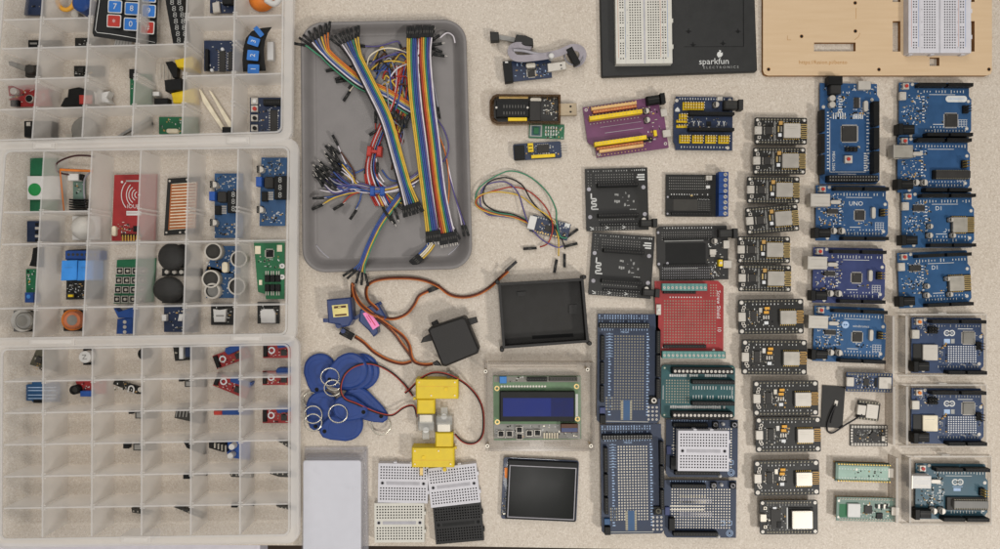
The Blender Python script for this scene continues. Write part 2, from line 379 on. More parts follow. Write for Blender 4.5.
def jack(root, x0, y0, x1, y1, z, h=11, m='black', left=True):
    mb = MB(); q = 4.5
    if left: mb.box(x0, y0, x0 + q, y1, z, z + h, m, ch=.4); bx = (x0 + q, x1)
    else: mb.box(x1 - q, y0, x1, y1, z, z + h, m, ch=.4); bx = (x0, x1 - q)
    mb.prism([(bx[0], y0 + .8), (bx[1], y0 + .8), (bx[1], y1 - .8), (bx[0], y1 - .8)], z, z + h - 1.6, m, ch=1.2)
    mb.quad(bx[0] + 1, (y0 + y1) / 2 - 1, bx[1] - 1, (y0 + y1) / 2 - .4, z + h - 1.5, 'gunmetal')
    e = x0 - .05 if left else x1 + .05
    mb.cyl((x0 + .3) if left else (x1 - .3), (y0 + y1) / 2, .01, z + h / 2, z + h / 2 + .01, 'hole', n=4)
    return part(root, 'power_jack', mb)
def reset_button(root, x, y, z, cap='wire_red', name='reset_button'):
    mb = MB(); mb.box(x - 3, y - 3, x + 3, y + 3, z, z + 3, 'bright', ch=.3)
    for sx in (-1, 1):
        for sy in (-1, 1): mb.box(x + sx * 3.6 - .5, y + sy * 2 - .6, x + sx * 3.6 + .5, y + sy * 2 + .6, z, z + .8, 'steel')
    b = part(root, name, mb); part(b, 'cap', MB().cyl(x, y, 1.7, z + 3.02, z + 4.3, cap, n=12)); return b
def rf_module(root, x0, y0, x1, y1, ax, z, shield='bright', sub='black', ant='gold', sq=None):
    mb = MB(); lo, hi = min(x0, ax), max(x1, ax)
    mb.box(x0 - .8, y0 - 1, ax, y1 + 1, z, z + 1, sub)
    mb.prism(rrect(x0, y0, x1, y1, .8, 2), z + 1, z + 3.6, shield, ch=.3)
    n = 8
    for i in range(n):
        x = x0 + (x1 - x0) * (i + .5) / n
        for yy in (y0 - 1.2, y1 + .4): mb.box(x - .4, yy, x + .4, yy + .9, z, z + 1.15, 'gold')
    w = ax - x1 - .6; x = x1 + .9                                     # meandering aerial track
    yy = y0 + .6; pts = []; k = 0
    while yy < y1 - .2:
        pts += [(x + .3, yy), (x + w - .5, yy)] if k % 2 == 0 else [(x + w - .5, yy), (x + .3, yy)]; yy += 1.9; k += 1
    am = MB(); am.line(pts, .9, z + 1.12, ant)
    mb.line([(x0 + 2, y0 + 3), (x1 - 3, y0 + 3)], .3, z + 3.7, 'dull_steel'); mb.line([(x0 + 2, y0 + 5), (x1 - 5, y0 + 5)], .3, z + 3.7, 'dull_steel')
    o = part(root, 'radio_module', mb); part(o, 'antenna', am); return o
def under_pins(root, x0, x1, y, n, ztop, m='black'):
    mb = MB(); mb.box(x0, y - 1.2, x1, y + 1.2, ztop - 2.6, ztop, m)
    for i in range(n):
        x = x0 + (x1 - x0) * (i + .5) / n; mb.box(x - .33, y - .33, x + .33, y + .33, 0.05, ztop - 2.6, 'gold'); mb.box(x - .45, y - .45, x + .45, y + .45, ztop + 1.55, ztop + 2.4, 'tin')
    return part(root, 'pin_header', mb)

# ------------------------------------------------------------------ long radio boards (the column of black boards)
def nodemcu(label, px, py, ang, w, h, big, group, shield='bright', variant=0):
    z = 9.0; root = thing('radio_board', label, 'circuit board', px, py, z + 2, ang, group)
    mb = MB(); mb.prism(rrect(-w / 2, -h / 2, w / 2, h / 2, 1.6, 3), z, z + 1.6, 'pcb_black'); t = z + 1.6
    cr = 2.0 if big else 1.5; o = cr + 1.1
    for sx in (-1, 1):
        for sy in (-1, 1):
            mb.annulus(sx * (w / 2 - o), sy * (h / 2 - o), cr, cr * .55, t + .1, 'bright'); mb.disc(sx * (w / 2 - o), sy * (h / 2 - o), cr * .55, t + .08, 'dirty_white')
    n = 15; L = w / 2 - (7 if big else 4.6)
    for sy in (-1, 1):
        ticks(mb, -L, L, sy * (h / 2 - (5 if big else 4.2)), n, t + .1, 'silk_dim' if not big else 'silk', .8, 1.7, seed=3 + sy)
        for i in range(n): mb.annulus(-L + 2 * L * i / (n - 1), sy * (h / 2 - 2), .85, .45, t + .1, 'tin', 8)
    if not big:
        soic(mb, -w / 2 + 10, -4, -w / 2 + 17, 3.5, t, 6); mb.box(-w / 2 + 18.6, -9, -w / 2 + 20.6, 10, t, t + .5, 'grey_chip')
        mb.box(-w / 2 + 23.4, -9.5, -w / 2 + 27, -5.8, t, t + 1.6, 'tan'); mb.box(-w / 2 + 23, 2.4, -w / 2 + 26.3, 5.6, t, t + .9, 'led_white')
        mb.box(-w / 2 + 22.5, -4.6, -w / 2 + 24, 1, t, t + .7, 'brass'); mb.box(-w / 2 + 25.5, -4.6, -w / 2 + 27, 1, t, t + .7, 'dull_steel')
        smds(mb, -w / 2 + 8.5, -8.5, -w / 2 + 22, 8.5, 24, t, 11 + variant, 'silk_dim', 1.5)
    else:
        soic(mb, -w / 2 + 11.5, -6, -w / 2 + 17.5, 5, t, 8); mb.box(-w / 2 + 25.4, -9.5, -w / 2 + 30.2, -7, t, t + 1.6, 'amber'); mb.box(-w / 2 + 24.6, -5.6, -w / 2 + 29.4, -3, t, t + 1.6, 'amber')
        mb.box(-w / 2 + 20, -8.8, -w / 2 + 23, -4, t, t + .8, 'dirty_white' if variant % 2 else 'dull_steel'); mb.box(-w / 2 + 25, 4.6, -w / 2 + 29, 7.6, t, t + .9, 'led_white')
        for i in range(3): mb.box(-w / 2 + 24 + i * 2.4, -1.2, -w / 2 + 25.2 + i * 2.4, 2.4, t, t + .6, 'bright')
        smds(mb, -w / 2 + 9, -9.5, -w / 2 + 34, 9.5, 38, t, 31 + variant, 'silk', 1.7)
        mb.annulus(-w / 2 + 5.4, -h / 2 + 8, 1.8, 1, t + .1, 'bright'); mb.annulus(-w / 2 + 5.6, h / 2 - 8.5, 1.8, 1, t + .1, 'bright')
    part(root, 'board', mb)
    usb_small(root, -w / 2 - .8, -4.6 if big else -4, -w / 2 + 6.2, 4.4 if big else 3.8, t, 2.8)
    if big: rf_module(root, w / 2 - 24, -5.8, w / 2 - 8.2, 7.6, w / 2 - .6, t, shield, 'pcb_black', 'tan')
    else: rf_module(root, w / 2 - 24, -7, w / 2 - 7.6, 7.2, w / 2 - .4, t, shield, 'pcb_black', 'brass')
    for sy in (-1, 1):
        b = MB(); b.box(-w / 2 + 2.4, sy * 6.5 - 1.5, -w / 2 + 5.8, sy * 6.5 + 1.5, t, t + 1.2, 'bright', ch=.2); b.cyl(-w / 2 + 4.1, sy * 6.5, .8, t + 1.2, t + 1.7, 'black', n=10)
        part(root, 'push_button', b)
        under_pins(root, -L - 1.4, L + 1.4, sy * (h / 2 - 2), n, z)
    return root
g = 'small black radio boards in the column'
nodemcu('topmost small black radio board, just above a nearly identical one', 781, 131, .5, 51.5, 26.5, False, g, 'bright', 0)
first = nodemcu('second small black radio board from the top of the column', 779.5, 161, 0, 51.5, 26.5, False, g, 'steel', 1)
for px, py, a, lb in ((773.5, 190, .3, 'small black radio board sitting left of the lower tip of the largest blue board'),
                      (772.5, 219.3, -4.5, 'small black radio board tilted anticlockwise, the only crooked one of its column'),
                      (764, 249.8, .3, 'small black radio board directly below the crooked one'),
                      (765, 278.3, .6, 'small black radio board right above the larger corner-ringed radio boards')):
    dup(first, px, py, 11, a, lb)
g = 'larger black radio boards with white corner rings'
for i, (px, py, a, lb, shd) in enumerate(((771.2, 316.6, -.8, 'uppermost larger radio board with corner rings and amber parts', 'steel'),
        (774.5, 357.2, .4, 'second larger radio board with corner rings, level with the teal adapter top', 'steel'),
        (786, 398.2, -.5, 'larger radio board with corner rings just left of the black flat aerial', 'bright'),
        (788.5, 434.6, -.6, 'larger radio board with a bright white shield and printed label', 'bright'),
        (787, 477.8, -1, 'lowest larger radio board with amber parts, above the metal-can board', 'steel'))):
    b = nodemcu(lb, px, py, a, 64, 34.5, True, g, shd, i)
def metal_can_board():
    root = thing('radio_board', 'black board with a large grey metal can, lowest in the radio column', 'circuit board', 788.7, 517, 10, -.5)
    w, h, z = 57, 33.5, 9; mb = MB(); mb.prism(rrect(-w / 2, -h / 2, w / 2, h / 2, 2, 3), z, z + 1.6, 'pcb_black'); t = z + 1.6
    for sx in (-1, 1):
        for sy in (-1, 1): mb.annulus(sx * (w / 2 - 2.6), sy * (h / 2 - 2.6), 1.6, .9, t + .1, 'bright'); mb.disc(sx * (w / 2 - 2.6), sy * (h / 2 - 2.6), .9, t + .08, 'dirty_white')
    for sy in (-1, 1):
        for i in range(15): mb.annulus(-21 + 42 * i / 14, sy * (h / 2 - 2.2), .85, .45, t + .1, 'tin', 8)
        ticks(mb, -21, 21, sy * (h / 2 - 4.6), 15, t + .1, 'silk_dim', .6, 1.3, seed=9)
    mb.box(-18, -8, -8, 9.5, t, t + .8, 'chip'); mb.box(-16, -10.5, -12.5, -8.6, t, t + 1, 'led_white'); mb.box(-12, 4, -8, 10, t, t + 1.6, 'black')
    mb.quad(-2.2, -9.5, -1, 11.5, t + .1, 'silk'); smds(mb, -24, -10.5, -3, 11, 46, t, 77, 'silk', 1.6)
    part(root, 'board', mb)
    m = MB(); m.box(-.5, -9.8, w / 2 - 5, 11.5, t, t + 1, 'black'); m.prism(rrect(1.5, -7.5, 22, 10.5, 1, 2), t + 1, t + 4.2, 'dull_steel', ch=.4); m.prism(rrect(3, -6, 20.5, 9, 1, 2), t + 4.2, t + 4.35, 'dull_steel')
    part(root, 'radio_module', m); usb_small(root, -w / 2 - .6, -4, -w / 2 + 5.6, 3.6, t, 2.6, 'dull_steel')
    for y in (-9.5, 9): 
        b = MB(); b.box(-w / 2 + 3, y - 1.6, -w / 2 + 6.5, y + 1.6, t, t + 1.3, 'dull_steel', ch=.2); b.cyl(-w / 2 + 4.7, y, .8, t + 1.3, t + 1.8, 'black', n=10); part(root, 'push_button', b)
    for sy in (-1, 1): under_pins(root, -22, 22, sy * (h / 2 - 2.2), 15, z)
metal_can_board()

# ------------------------------------------------------------------ full-size controller boards
UNO_OUT = [(-35.6, -27.5), (32.6, -27.5), (33.6, -26), (33.6, -14), (36, -11), (36, 20), (33.6, 23), (33.6, 27.5), (-35.6, 27.5)]
def uno(label, px, py, ang, pcb, group, usb='b', chip='qfp', title=None, jackdark='black', seed=1, usbm='bright', caps=True, radio=False, z=4, badge=None, mark=None, silk='silk'):
    root = thing('controller_board', label, 'circuit board', px, py, z + 1.6, ang, group); mb = MB(); t = z + 1.6
    mb.prism(UNO_OUT, z, t, pcb)
    for x, y in ((-22.5, -25.6), (-24, 25), (33, -9), (31.5, 18)): mb.disc(x, y, 1.7, t + .1, 'bright'); mb.disc(x, y, 1.0, t + .14, 'dirty_white', 10)
    ticks(mb, -17, 31, -18.6, 17, t + .1, silk, 1.4, 3.4, seed=seed); ticks(mb, -9, 30, 20.2, 14, t + .1, silk, 1.2, 3.2, seed=seed + 1)
    ticks(mb, -4, 30, 16.6, 12, t + .1, silk, .8, 2, seed=seed + 5)
    mb.line([(-6, -15.6), (20, -15.6)], .5, t + .1, silk); mb.line([(-2, 13.9), (9, 13.9)], .6, t + .1, silk)
    if chip != 'none':
        for i in range(4): mb.line([(23.5 + i * 2.6, 9), (23.5 + i * 2.6, 16)], .4, t + .1, silk)
        for i in range(4): mb.line([(23, 9.2 + i * 2.2), (32, 9.2 + i * 2.2)], .4, t + .1, silk)
    smds(mb, -33, -4.5, -11, 15, 58, t, seed * 7 + 1, silk); smds(mb, -26, -18, -12, -6, 20, t, seed * 7 + 2, silk); smds(mb, -11, -14, -7, 12, 14, t, seed * 7 + 3, silk)
    smds(mb, 6, 8.5, 22, 12, 12, t, seed * 7 + 4, silk, 1.4)
    for y in range(-14, 12, 3): mb.quad(-12.6, y, -10.6, y + 1, t + .1, silk)
    if title: mb.text(title, 4 if title == 'UNO' else 1, -9.4 if title == 'UNO' else -11.4, t + .15, 6.2 if title == 'UNO' else 5.8, silk)
    if badge:
        mb.disc(-4.5, -9.6, 3.6, t + .1, 'silk_blue', 24); mb.disc(-5.6, -9.6, .8, t + .14, pcb); mb.disc(-3.4, -9.6, .8, t + .14, pcb); mb.text(badge, 11, -8.6, t + .15, 3.4, silk)
    if mark == 'pill':
        mb.prism(rrect(10.4, -14.5, 31.6, -8.2, 3.1, 5), t, t + .3, 'silk'); mb.text('LEONARDO', 21, -11.3, t + .4, 2.9, 'silk_blue')
    if mark == 'loop':
        for sx in (-1, 1): mb.annulus(6 + sx * 2.6, -9.5, 3.2, 1.9, t + .12, 'silk', 20)
        mb.line([(2.5, -9.5), (4.5, -9.5)], .6, t + .16, 'silk'); mb.line([(7.5, -9.5), (9.5, -9.5)], .6, t + .16, 'silk'); mb.line([(8.5, -10.5), (8.5, -8.5)], .6, t + .16, 'silk')
        mb.quad(2, -3.6, 9, -.6, t + .1, 'silk_blue'); mb.line([(1, -5), (11, -5)], .6, t + .1, 'silk_blue')
    part(root, 'board', mb)
    # sockets
    for (x0, x1, y0, n) in ((-20.4, 6, -25.2, 10), (8.4, 32.6, -25.2, 8), (-12.5, 8.6, 23.6, 8), (10.6, 32.6, 23.6, 6)):
        part(root, 'header_socket', strip(MB(), x0, y0, x1, y0 + 3.4, t, t + 9, n, d=1.0))
    if usb == 'b': usb_b(root, -45, -18, -26, -5.5, t, 10.5, usbm)
    else: usb_small(root, -36.5, -17.5, -30, -9.5, t, 3)
    jack(root, -41, 15.2, -24, 25.4, t, 10, jackdark)
    reset_button(root, -30.2, -23.2, t, 'wire_red' if seed % 3 else 'black')
    if caps:
        for x in (-20, -11.8): part(root, 'capacitor', ecap(MB(), x, 18, 3.3, t, 6))
    if usb == 'b': part(root, 'crystal', MB().prism(rrect(-22.5, -12.6, -12.2, -8.6, 1.9, 4), t, t + 3.4, 'bright', ch=.4))
    if chip == 'qfp':
        part(root, 'controller_chip', qfp(MB(), 3, -2.6, 12.2, 6.6, t)); part(root, 'serial_chip', soic(MB(), -25, -3.6, -14, .6, t, 8))
        part(root, 'resonator', MB().prism(rrect(18.5, -6, 22.3, 5.4, 1.8, 4), t, t + 3.2, 'bright', ch=.4))
    elif chip == 'dip':
        b = MB(); b.box(-2, 5.5, 33.5, 14.5, t, t + 3, 'black'); b.box(-1, 6.5, 33, 13.5, t + 3, t + 6.4, 'chip', ch=.4)
        for i in range(14):
            for y in (5.6, 13.4): b.box(.2 + i * 2.35, y, 1.2 + i * 2.35, y + 1, t + 3, t + 5, 'tin')
        part(root, 'controller_chip', b)
    elif chip == 'wide': part(root, 'controller_chip', qfp(MB(), 9.6, 3.6, 21.6, 16.4, t))
    b = MB(); b.box(26.6, -4.4, 31.6, 3.2, t, t + 2.6, 'black')
    for i in range(2):
        for j in range(3): b.box(27.4 + i * 2.6, -3.5 + j * 2.6, 28.1 + i * 2.6, -2.8 + j * 2.6, t + 2.6, t + 9.5, 'gold' if usb == 'b' else 'gunmetal')
    if not radio: part(root, 'pin_header', b)
    if radio:
        rf_module(root, 13, -2.5, 27.5, 12.5, 35.4, t, 'dull_steel', 'pcb_black', 'brass')
        for x, y, r in ((11, 0, 2.4), (-9.5, 6.5, 2.6), (-10, 15.5, 2.9), (13, 15.5, 2.6)): part(root, 'capacitor', ecap(MB(), x, y, r, t, 5))
        part(root, 'serial_chip', soic(MB(), -25, -14.5, -13.5, -9, t, 8))
    return root
g = 'full-size blue controller boards'
U = dict(group=g)
uno('bright blue board marked UNO, directly under the longest blue board', 851.8, 213.2, .5, 'pcb_cobalt', title='UNO', seed=4, **U)
uno('violet-blue board with a square chip, below the one marked UNO', 848.8, 275.6, 1.2, 'pcb_violet', seed=2, badge=None, **U)
uno('light blue board with a round white badge, third of the middle column', 849.5, 334.6, 2.2, 'pcb_azure', seed=5, badge='windtronics', **U)
uno('blue board with a white pill-shaped badge, at the top of its column', 935, 110.4, .3, 'pcb_blue', usb='micro', chip='wide', seed=7, caps=False, mark='pill', **U)
uno('blue board with long socketed chip and grey metal USB socket', 933.6, 165, .2, 'pcb_cobalt', chip='dip', seed=8, usbm='dull_steel', **U)
uno('upper of the two blue boards marked D1, with the straighter pose', 937.8, 220, -.2, 'pcb_lake', usb='micro', chip='none', title='D1', seed=10, caps=False, radio=True, **U)
uno('lower of the two blue boards marked D1, tilted anticlockwise', 934.4, 279.2, -2.4, 'pcb_lake', usb='micro', chip='none', title='D1', seed=11, caps=False, radio=True, **U)
# ------------------------------------------------------------------ boards in clear cases
def clear_case(label, lx, ty, ry, by):
    root = thing('clear_case', label, 'case', (lx + ry) / 2, (ty + by) / 2, 0); mb = MB(root, True)
    mb.prism(rrect(lx + 6, ty, ry, by, 2), .3, 2.4, 'acrylic'); 
    for q in ((lx + 6, by - 1, ry, by), (ry - 1, ty + 1, ry, by - 1.1), (lx + 6, ty, ry, ty + .9)): mb.box(*q, 2.45, 3.1, 'acrylic_glint')  # bright edge lines of the plate, put in as pale strips
    part(root, 'base_plate', mb)
    for nm, q in (('side_wall', (lx, ty + 2, lx + 2.2, by - 2)), ('inner_wall', (lx + 13, ty + 2, lx + 15.2, by - 2))):
        m = MB(root, True); zt = 16; m.box(*q, 0.4 if nm == 'side_wall' else 2.5, zt, 'acrylic_edge' if nm == 'side_wall' else 'acrylic_reflection', 'acrylic_glint'); part(root, nm, m)  # dark reflection coloured into the inner wall, bright edge lines into the tops
    m = MB(root, True); m.box(lx + 2.4, ty + 4, lx + 12.8, by - 4, 15.2, 16, 'acrylic')
    for y in (ty + 9, by - 9): m.cyl(lx + 7, y, 1.2, 16, 16.3, 'clear_wall', n=10)
    part(root, 'top_ledge', m)
    m = MB(root, True); m.box(lx + 18, ty - .2, ry - 8, ty + 1.4, 2.5, 12, 'acrylic', 'acrylic_glint'); m.box(lx + 46, ty - 1.5, lx + 54, ty - .4, 2.5, 12, 'acrylic_glint'); part(root, 'end_wall', m)
clear_case('topmost clear acrylic case, holding the upper board with a dot grid', 892.5, 314, 987, 376)
clear_case('middle clear acrylic case of the three on the right', 893, 384.5, 987, 447)
clear_case('lowest clear acrylic case, holding the slate-coloured board', 896, 456, 992, 525)
def grid_board(label, px, py, ang, shield):
    root = thing('controller_board', label, 'circuit board', px, py, 5.6, ang, 'boards in the clear cases', z0=0); z = 4; t = 5.6
    mb = MB(); mb.prism(UNO_OUT, z, t, 'pcb_indigo')
    for x, y in ((-22.5, -25.6), (-24, 25), (33, -9), (31.5, 18)): mb.disc(x, y, 1.7, t + .1, 'bright')
    ticks(mb, -17, 31, -19.4, 18, t + .1, 'silk_dim', 1, 2.8, seed=21); ticks(mb, -9, 30, 21, 14, t + .1, 'silk_dim', 1, 2.4, seed=22)
    for sx in (-1, 1): mb.annulus(1.8 + sx * 2.5, -12.4, 3.1, 1.9, t + .12, 'silk', 20)
    mb.line([(-1.9, -12.4), (.4, -12.4)], .6, t + .16, 'silk'); mb.line([(3.2, -12.4), (5.4, -12.4)], .6, t + .16, 'silk'); mb.line([(4.3, -13.5), (4.3, -11.3)], .6, t + .16, 'silk')
    mb.quad(-3.5, -6.6, 2.4, -2.2, t + .1, 'silk_blue'); mb.quad(3.4, -6.6, 7, -2.2, t + .1, 'silk_dim'); mb.line([(10, -16.6), (25, -16.6)], .7, t + .1, 'silk')
    smds(mb, -33, -21, -8, -10, 40, t, 41, 'silk_dim'); smds(mb, -9, -2, 0, 18, 34, t, 42, 'silk_dim'); smds(mb, 0, 17, 30, 20, 16, t, 43, 'silk_dim'); smds(mb, 28, -12, 34, 15, 16, t, 44, 'silk_dim')
    part(root, 'board', mb)
    m = MB(); m.box(-1.2, -.6, 28.4, 17.2, t, t + .6, 'pcb_indigo')
    for i in range(12):
        for j in range(8): m.box(0 + i * 2.42, .3 + j * 2.14, 1.25 + i * 2.42, 1.4 + j * 2.14, t + .6, t + 1.2, 'led_white')
    part(root, 'light_grid', m)
    part(root, 'controller_chip', qfp(MB(), 14.8, -13.4, 26.2, -2.2, t, 'capsule_grey'))
    m = MB(); m.box(-34.6, -1.4, -26, 16, t, t + 1.2, 'pcb_black'); part(root, 'antenna_plate', m)
    m = MB(); m.prism(rrect(-26, -1, -11.2, 14.6, .8, 2), t, t + 3.2, shield, ch=.3); m.line([(-24, 3), (-15, 3)], .4, t + 3.3, 'dull_steel'); part(root, 'radio_module', m)
    usb_small(root, -36.8, -15.5, -29.5, -6.8, t, 3.2)
    jack(root, -38.5, 14.8, -22, 25.4, t, 10); reset_button(root, -29.6, -23.4, t, 'orange')
    m = MB(); m.box(-20.5, -18.6, -12, -12, t, t + 4, 'black')
    for i in range(3):
        for j in range(2): m.box(-19.4 + i * 2.7, -17.6 + j * 3, -18.6 + i * 2.7, -16.8 + j * 3, t + 4, t + 8, 'gunmetal')
    part(root, 'pin_header', m)
    m = MB(); m.box(27.4, -4, 32, 4, t, t + 2.6, 'black')
    for i in range(2):
        for j in range(3): m.box(28 + i * 2.6, -3 + j * 2.6, 28.7 + i * 2.6, -2.3 + j * 2.6, t + 2.6, t + 9.5, 'gunmetal')
    part(root, 'pin_header', m)
    for (x0, x1, y0, n) in ((-20.4, 6, -25.8, 10), (8.4, 33, -25.8, 8), (-4, 12.6, 24.2, 8), (14.6, 34, 24.2, 6)):
        part(root, 'header_socket', strip(MB(), x0, y0, x1, y0 + 3.4, t, t + 9, n, d=1.0))
    return root
grid_board('indigo board with white dot grid and silver-white radio can, in the topmost clear case', 947.5, 345.5, .4, 'bright')
grid_board('indigo board with white dot grid and gold-tinted radio can, in the middle clear case', 947.5, 416, .3, 'cream')
def slate_board():
    root = uno('slate-coloured board with white infinity mark and long grey chip, in the lowest clear case', 951.5, 491.5, .6, 'pcb_slate', 'boards in the clear cases', chip='slate', seed=14, mark='loop', usbm='white')
    t = 5.6; b = MB(); b.box(-6, 5, 34, 17.5, t, t + 3, 'chip'); b.box(-1, 7.5, 33, 14.6, t + 3, t + 6.4, 'grey_chip', ch=.4)
    for i in range(14):
        for y in (6.2, 15): b.box(.2 + i * 2.35, y, 1.2 + i * 2.35, y + 1, t + 3, t + 5, 'tin')
    part(root, 'controller_chip', b)
slate_board()
# ------------------------------------------------------------------ the long blue board
def mega():
    root = thing('controller_board', 'longest blue controller board, marked MEGA 2560, standing upright in the picture', 'circuit board', 849, 134, 5); t = 5.6
    mb = MB(root, True); mb.prism([(820, 83), (877, 84), (877, 95), (879.5, 99), (879.5, 180), (876, 184), (820, 184)], 4, t, 'pcb_cobalt')
    z = t + .1
    for x, y in ((823.5, 107), (872, 99.8), (822, 156), (874, 178)): mb.disc(x, y, 1.7, z, 'bright')
    smds(mb, 824, 86, 876, 94, 50, t, 51); smds(mb, 828, 94, 848, 118, 60, t, 52); smds(mb, 850, 108, 866, 119, 26, t, 53); smds(mb, 844, 146, 860, 150, 12, t, 54)
    for i in range(7): mb.quad(838.5, 96 + i * 2.6, 842.5, 97 + i * 2.6, z, 'silk')
    for i in range(6): mb.quad(833 + i * 2.3, 113, 834 + i * 2.3, 119, z, 'silk'); mb.quad(853 + i * 1.8, 114, 854 + i * 1.8, 119, z, 'silk')
    mb.line([(829.8, 120), (829.8, 172)], .5, z, 'silk'); mb.line([(829.8, 172), (866, 172)], .5, z, 'silk')
    for i in range(20): mb.quad(866.5, 106 + i * 3.35, 868.3 + (i % 3) * .5, 107 + i * 3.35, z, 'silk')
    for i in range(18): mb.quad(827, 112 + i * 3.3, 828.6 + (i % 2) * .5, 113 + i * 3.3, z, 'silk')
    for i in range(8): mb.quad(864, 153 + i * 2.4, 867.4, 154.2 + i * 2.4, z, 'silk')
    mb.text('MEGA 2560', 833.5, 161, z + .05, 3.9, 'silk', 90); mb.line([(838, 174), (856, 174.2)], .6, z, 'silk')
    part(root, 'board', mb)
    m = MB(root, True); m.box(829, 76, 842.8, 84.5, t, 15.6, 'black', ch=.4); m.box(830.5, 84.5, 841.4, 93.5, t, 13.6, 'soft_black', ch=.8); part(root, 'power_jack', m)
    m = MB(root, True); m.prism(rrect(858.5, 81, 871, 89.6, .8, 2), t, 9.6, 'bright', ch=.3); part(root, 'usb_port', m)
    for y in (98, 104.4): 
        m = MB(root, True); m.box(830, y - 3.2, 836, y + 3.2, t, 6.6, 'black'); m.cyl(832.8, y, 3.1, 6.6, 11.6, 'bright', n=18, ch=.4); part(root, 'capacitor', m)
    part(root, 'serial_chip', soic(MB(root, True), 854.6, 97.5, 859.4, 108, t, 8)); part(root, 'crystal', MB(root, True).prism(rrect(864, 100.5, 868.6, 111.5, 2.2, 4), t, 9, 'bright', ch=.4))
    part(root, 'controller_chip', qfp(MB(root, True), 842, 126, 857, 141.4, t, 'chip', 16))
    m = MB(root, True); m.box(845, 155.6, 852.6, 163, t, 8.6, 'bright', ch=.3); m.cyl(849, 159, 1.8, 8.6, 10, 'wire_red', n=12); part(root, 'reset_button', m)
    m = MB(root, True); m.box(846, 146.8, 857.6, 151.6, t, 8, 'black')
    for i in range(3): 
        for j in range(2): m.box(847.2 + i * 3.8, 147.4 + j * 2.4, 848 + i * 3.8, 148.2 + j * 2.4, 8, 14, 'gunmetal')
    part(root, 'pin_header', m)
    for x0, y0, x1, y1, n in ((821.4, 109.5, 825, 131.4, 8), (821.4, 133.6, 825, 152.6, 8), (821.4, 154.6, 825, 174, 8), (874, 101, 879.6, 125.4, 10), (874, 127.6, 879.6, 148.8, 8), (874, 151, 879.6, 172.6, 8)):
        part(root, 'header_socket', strip(MB(root, True), x0, y0, x1, y1, t, 14.6, n, d=1.0))
    part(root, 'header_socket', strip(MB(root, True), 829, 175.2, 878.6, 181.6, t, 14.6, 18, rows=2, d=1.2, pin='grey_chip'))
mega()
# ------------------------------------------------------------------ small boards at the lower right
def nano_board():
    root = thing('small_board', 'small indigo board with silver radio can, beside the top of the flat black aerial', 'circuit board', 869.5, 382.4, 9, 1.4); z, t = 7.5, 9
    mb = MB(); mb.box(-22.8, -9.4, 22.8, 9.4, z, t, 'pcb_indigo')
    for sy in (-1, 1):
        for i in range(15): mb.quad(-20.6 + i * 2.95 - .7, sy * 7.8 - .9, -20.6 + i * 2.95 + .7, sy * 7.8 + .9, t + .1, 'tin')
    smds(mb, -14, -6, 5, 6, 46, t, 61, 'silk'); mb.box(-6, -3.6, -1, 3, t, t + 1, 'chip'); mb.box(5, -4.5, 7, 4.5, t, t + .8, 'black')
    part(root, 'board', mb); usb_small(root, -23.6, -5, -16.4, 4, t, 2.6)
    m = MB(); m.prism(rrect(8.2, -5.8, 20.6, 5.6, .7, 2), t, t + 2.4, 'bright', ch=.3); m.annulus(14, -1, 1.4, .9, t + 2.5, 'dull_steel'); part(root, 'radio_module', m)
    for sy in (-1, 1): under_pins(root, -21.5, 21.5, sy * 7.8, 15, z)
nano_board()
def aerial_board():
    root = thing('small_board', 'thumbnail-sized black board with metal cover, wired to the flat black aerial', 'circuit board', 868, 410.6, 3, 7); t = 4
    mb = MB(); mb.prism(rrect(-11, -9.2, 11, 9.2, 1, 2), 2.4, t, 'pcb_black')
    for sy in (-1, 1):
        for i in range(7): mb.disc(-9 + i * 3, sy * 8.2, .95, t + .1, 'tin', 8)
    part(root, 'board', mb); usb_small(root, -12.4, -5.2, -4, 4.6, t, 3); m = MB(); m.prism(rrect(-3, -7, 8.6, 7, .8, 2), t, t + 2.2, 'bright', ch=.3)
    for i in range(5): m.line([(0, -4.4 + i * 2), (4 + (i * 37 % 3), -4.4 + i * 2)], .4, t + 2.3, 'dull_steel')
    part(root, 'metal_cover', m)
    m = MB(root, True); m.prism([(822.6, 385.2), (845.4, 386.6), (842.4, 428.2), (820.8, 427)], .4, 1.4, 'soft_black'); m.disc(836, 403, 1.8, 1.5, 'dull_steel', 10); m.prism([(835.2, 400), (838.2, 401), (837, 406), (834, 405)], 1.4, 2.4, 'bright')
    ch = part(root, 'aerial_plate', m); ch.rotation_euler = (0, 0, math.radians(7))
    m = MB(root, True); m.tube([(836, 404, 3), (831, 414, 3), (827.5, 424, 2.4), (827.8, 431, 2), (833, 432.6, 2), (845, 425, 2.5), (856, 418.4, 4.4), (862, 414, 6.6)], .85, 'w_black', 7, smooth=6)
    m.tube([(836, 404, 2.6), (833.4, 413, 2.4), (830.5, 423, 2)], .6, 'w_black', 6, smooth=4)
    ch = part(root, 'aerial_cable', m); ch.rotation_euler = (0, 0, math.radians(7))
aerial_board()
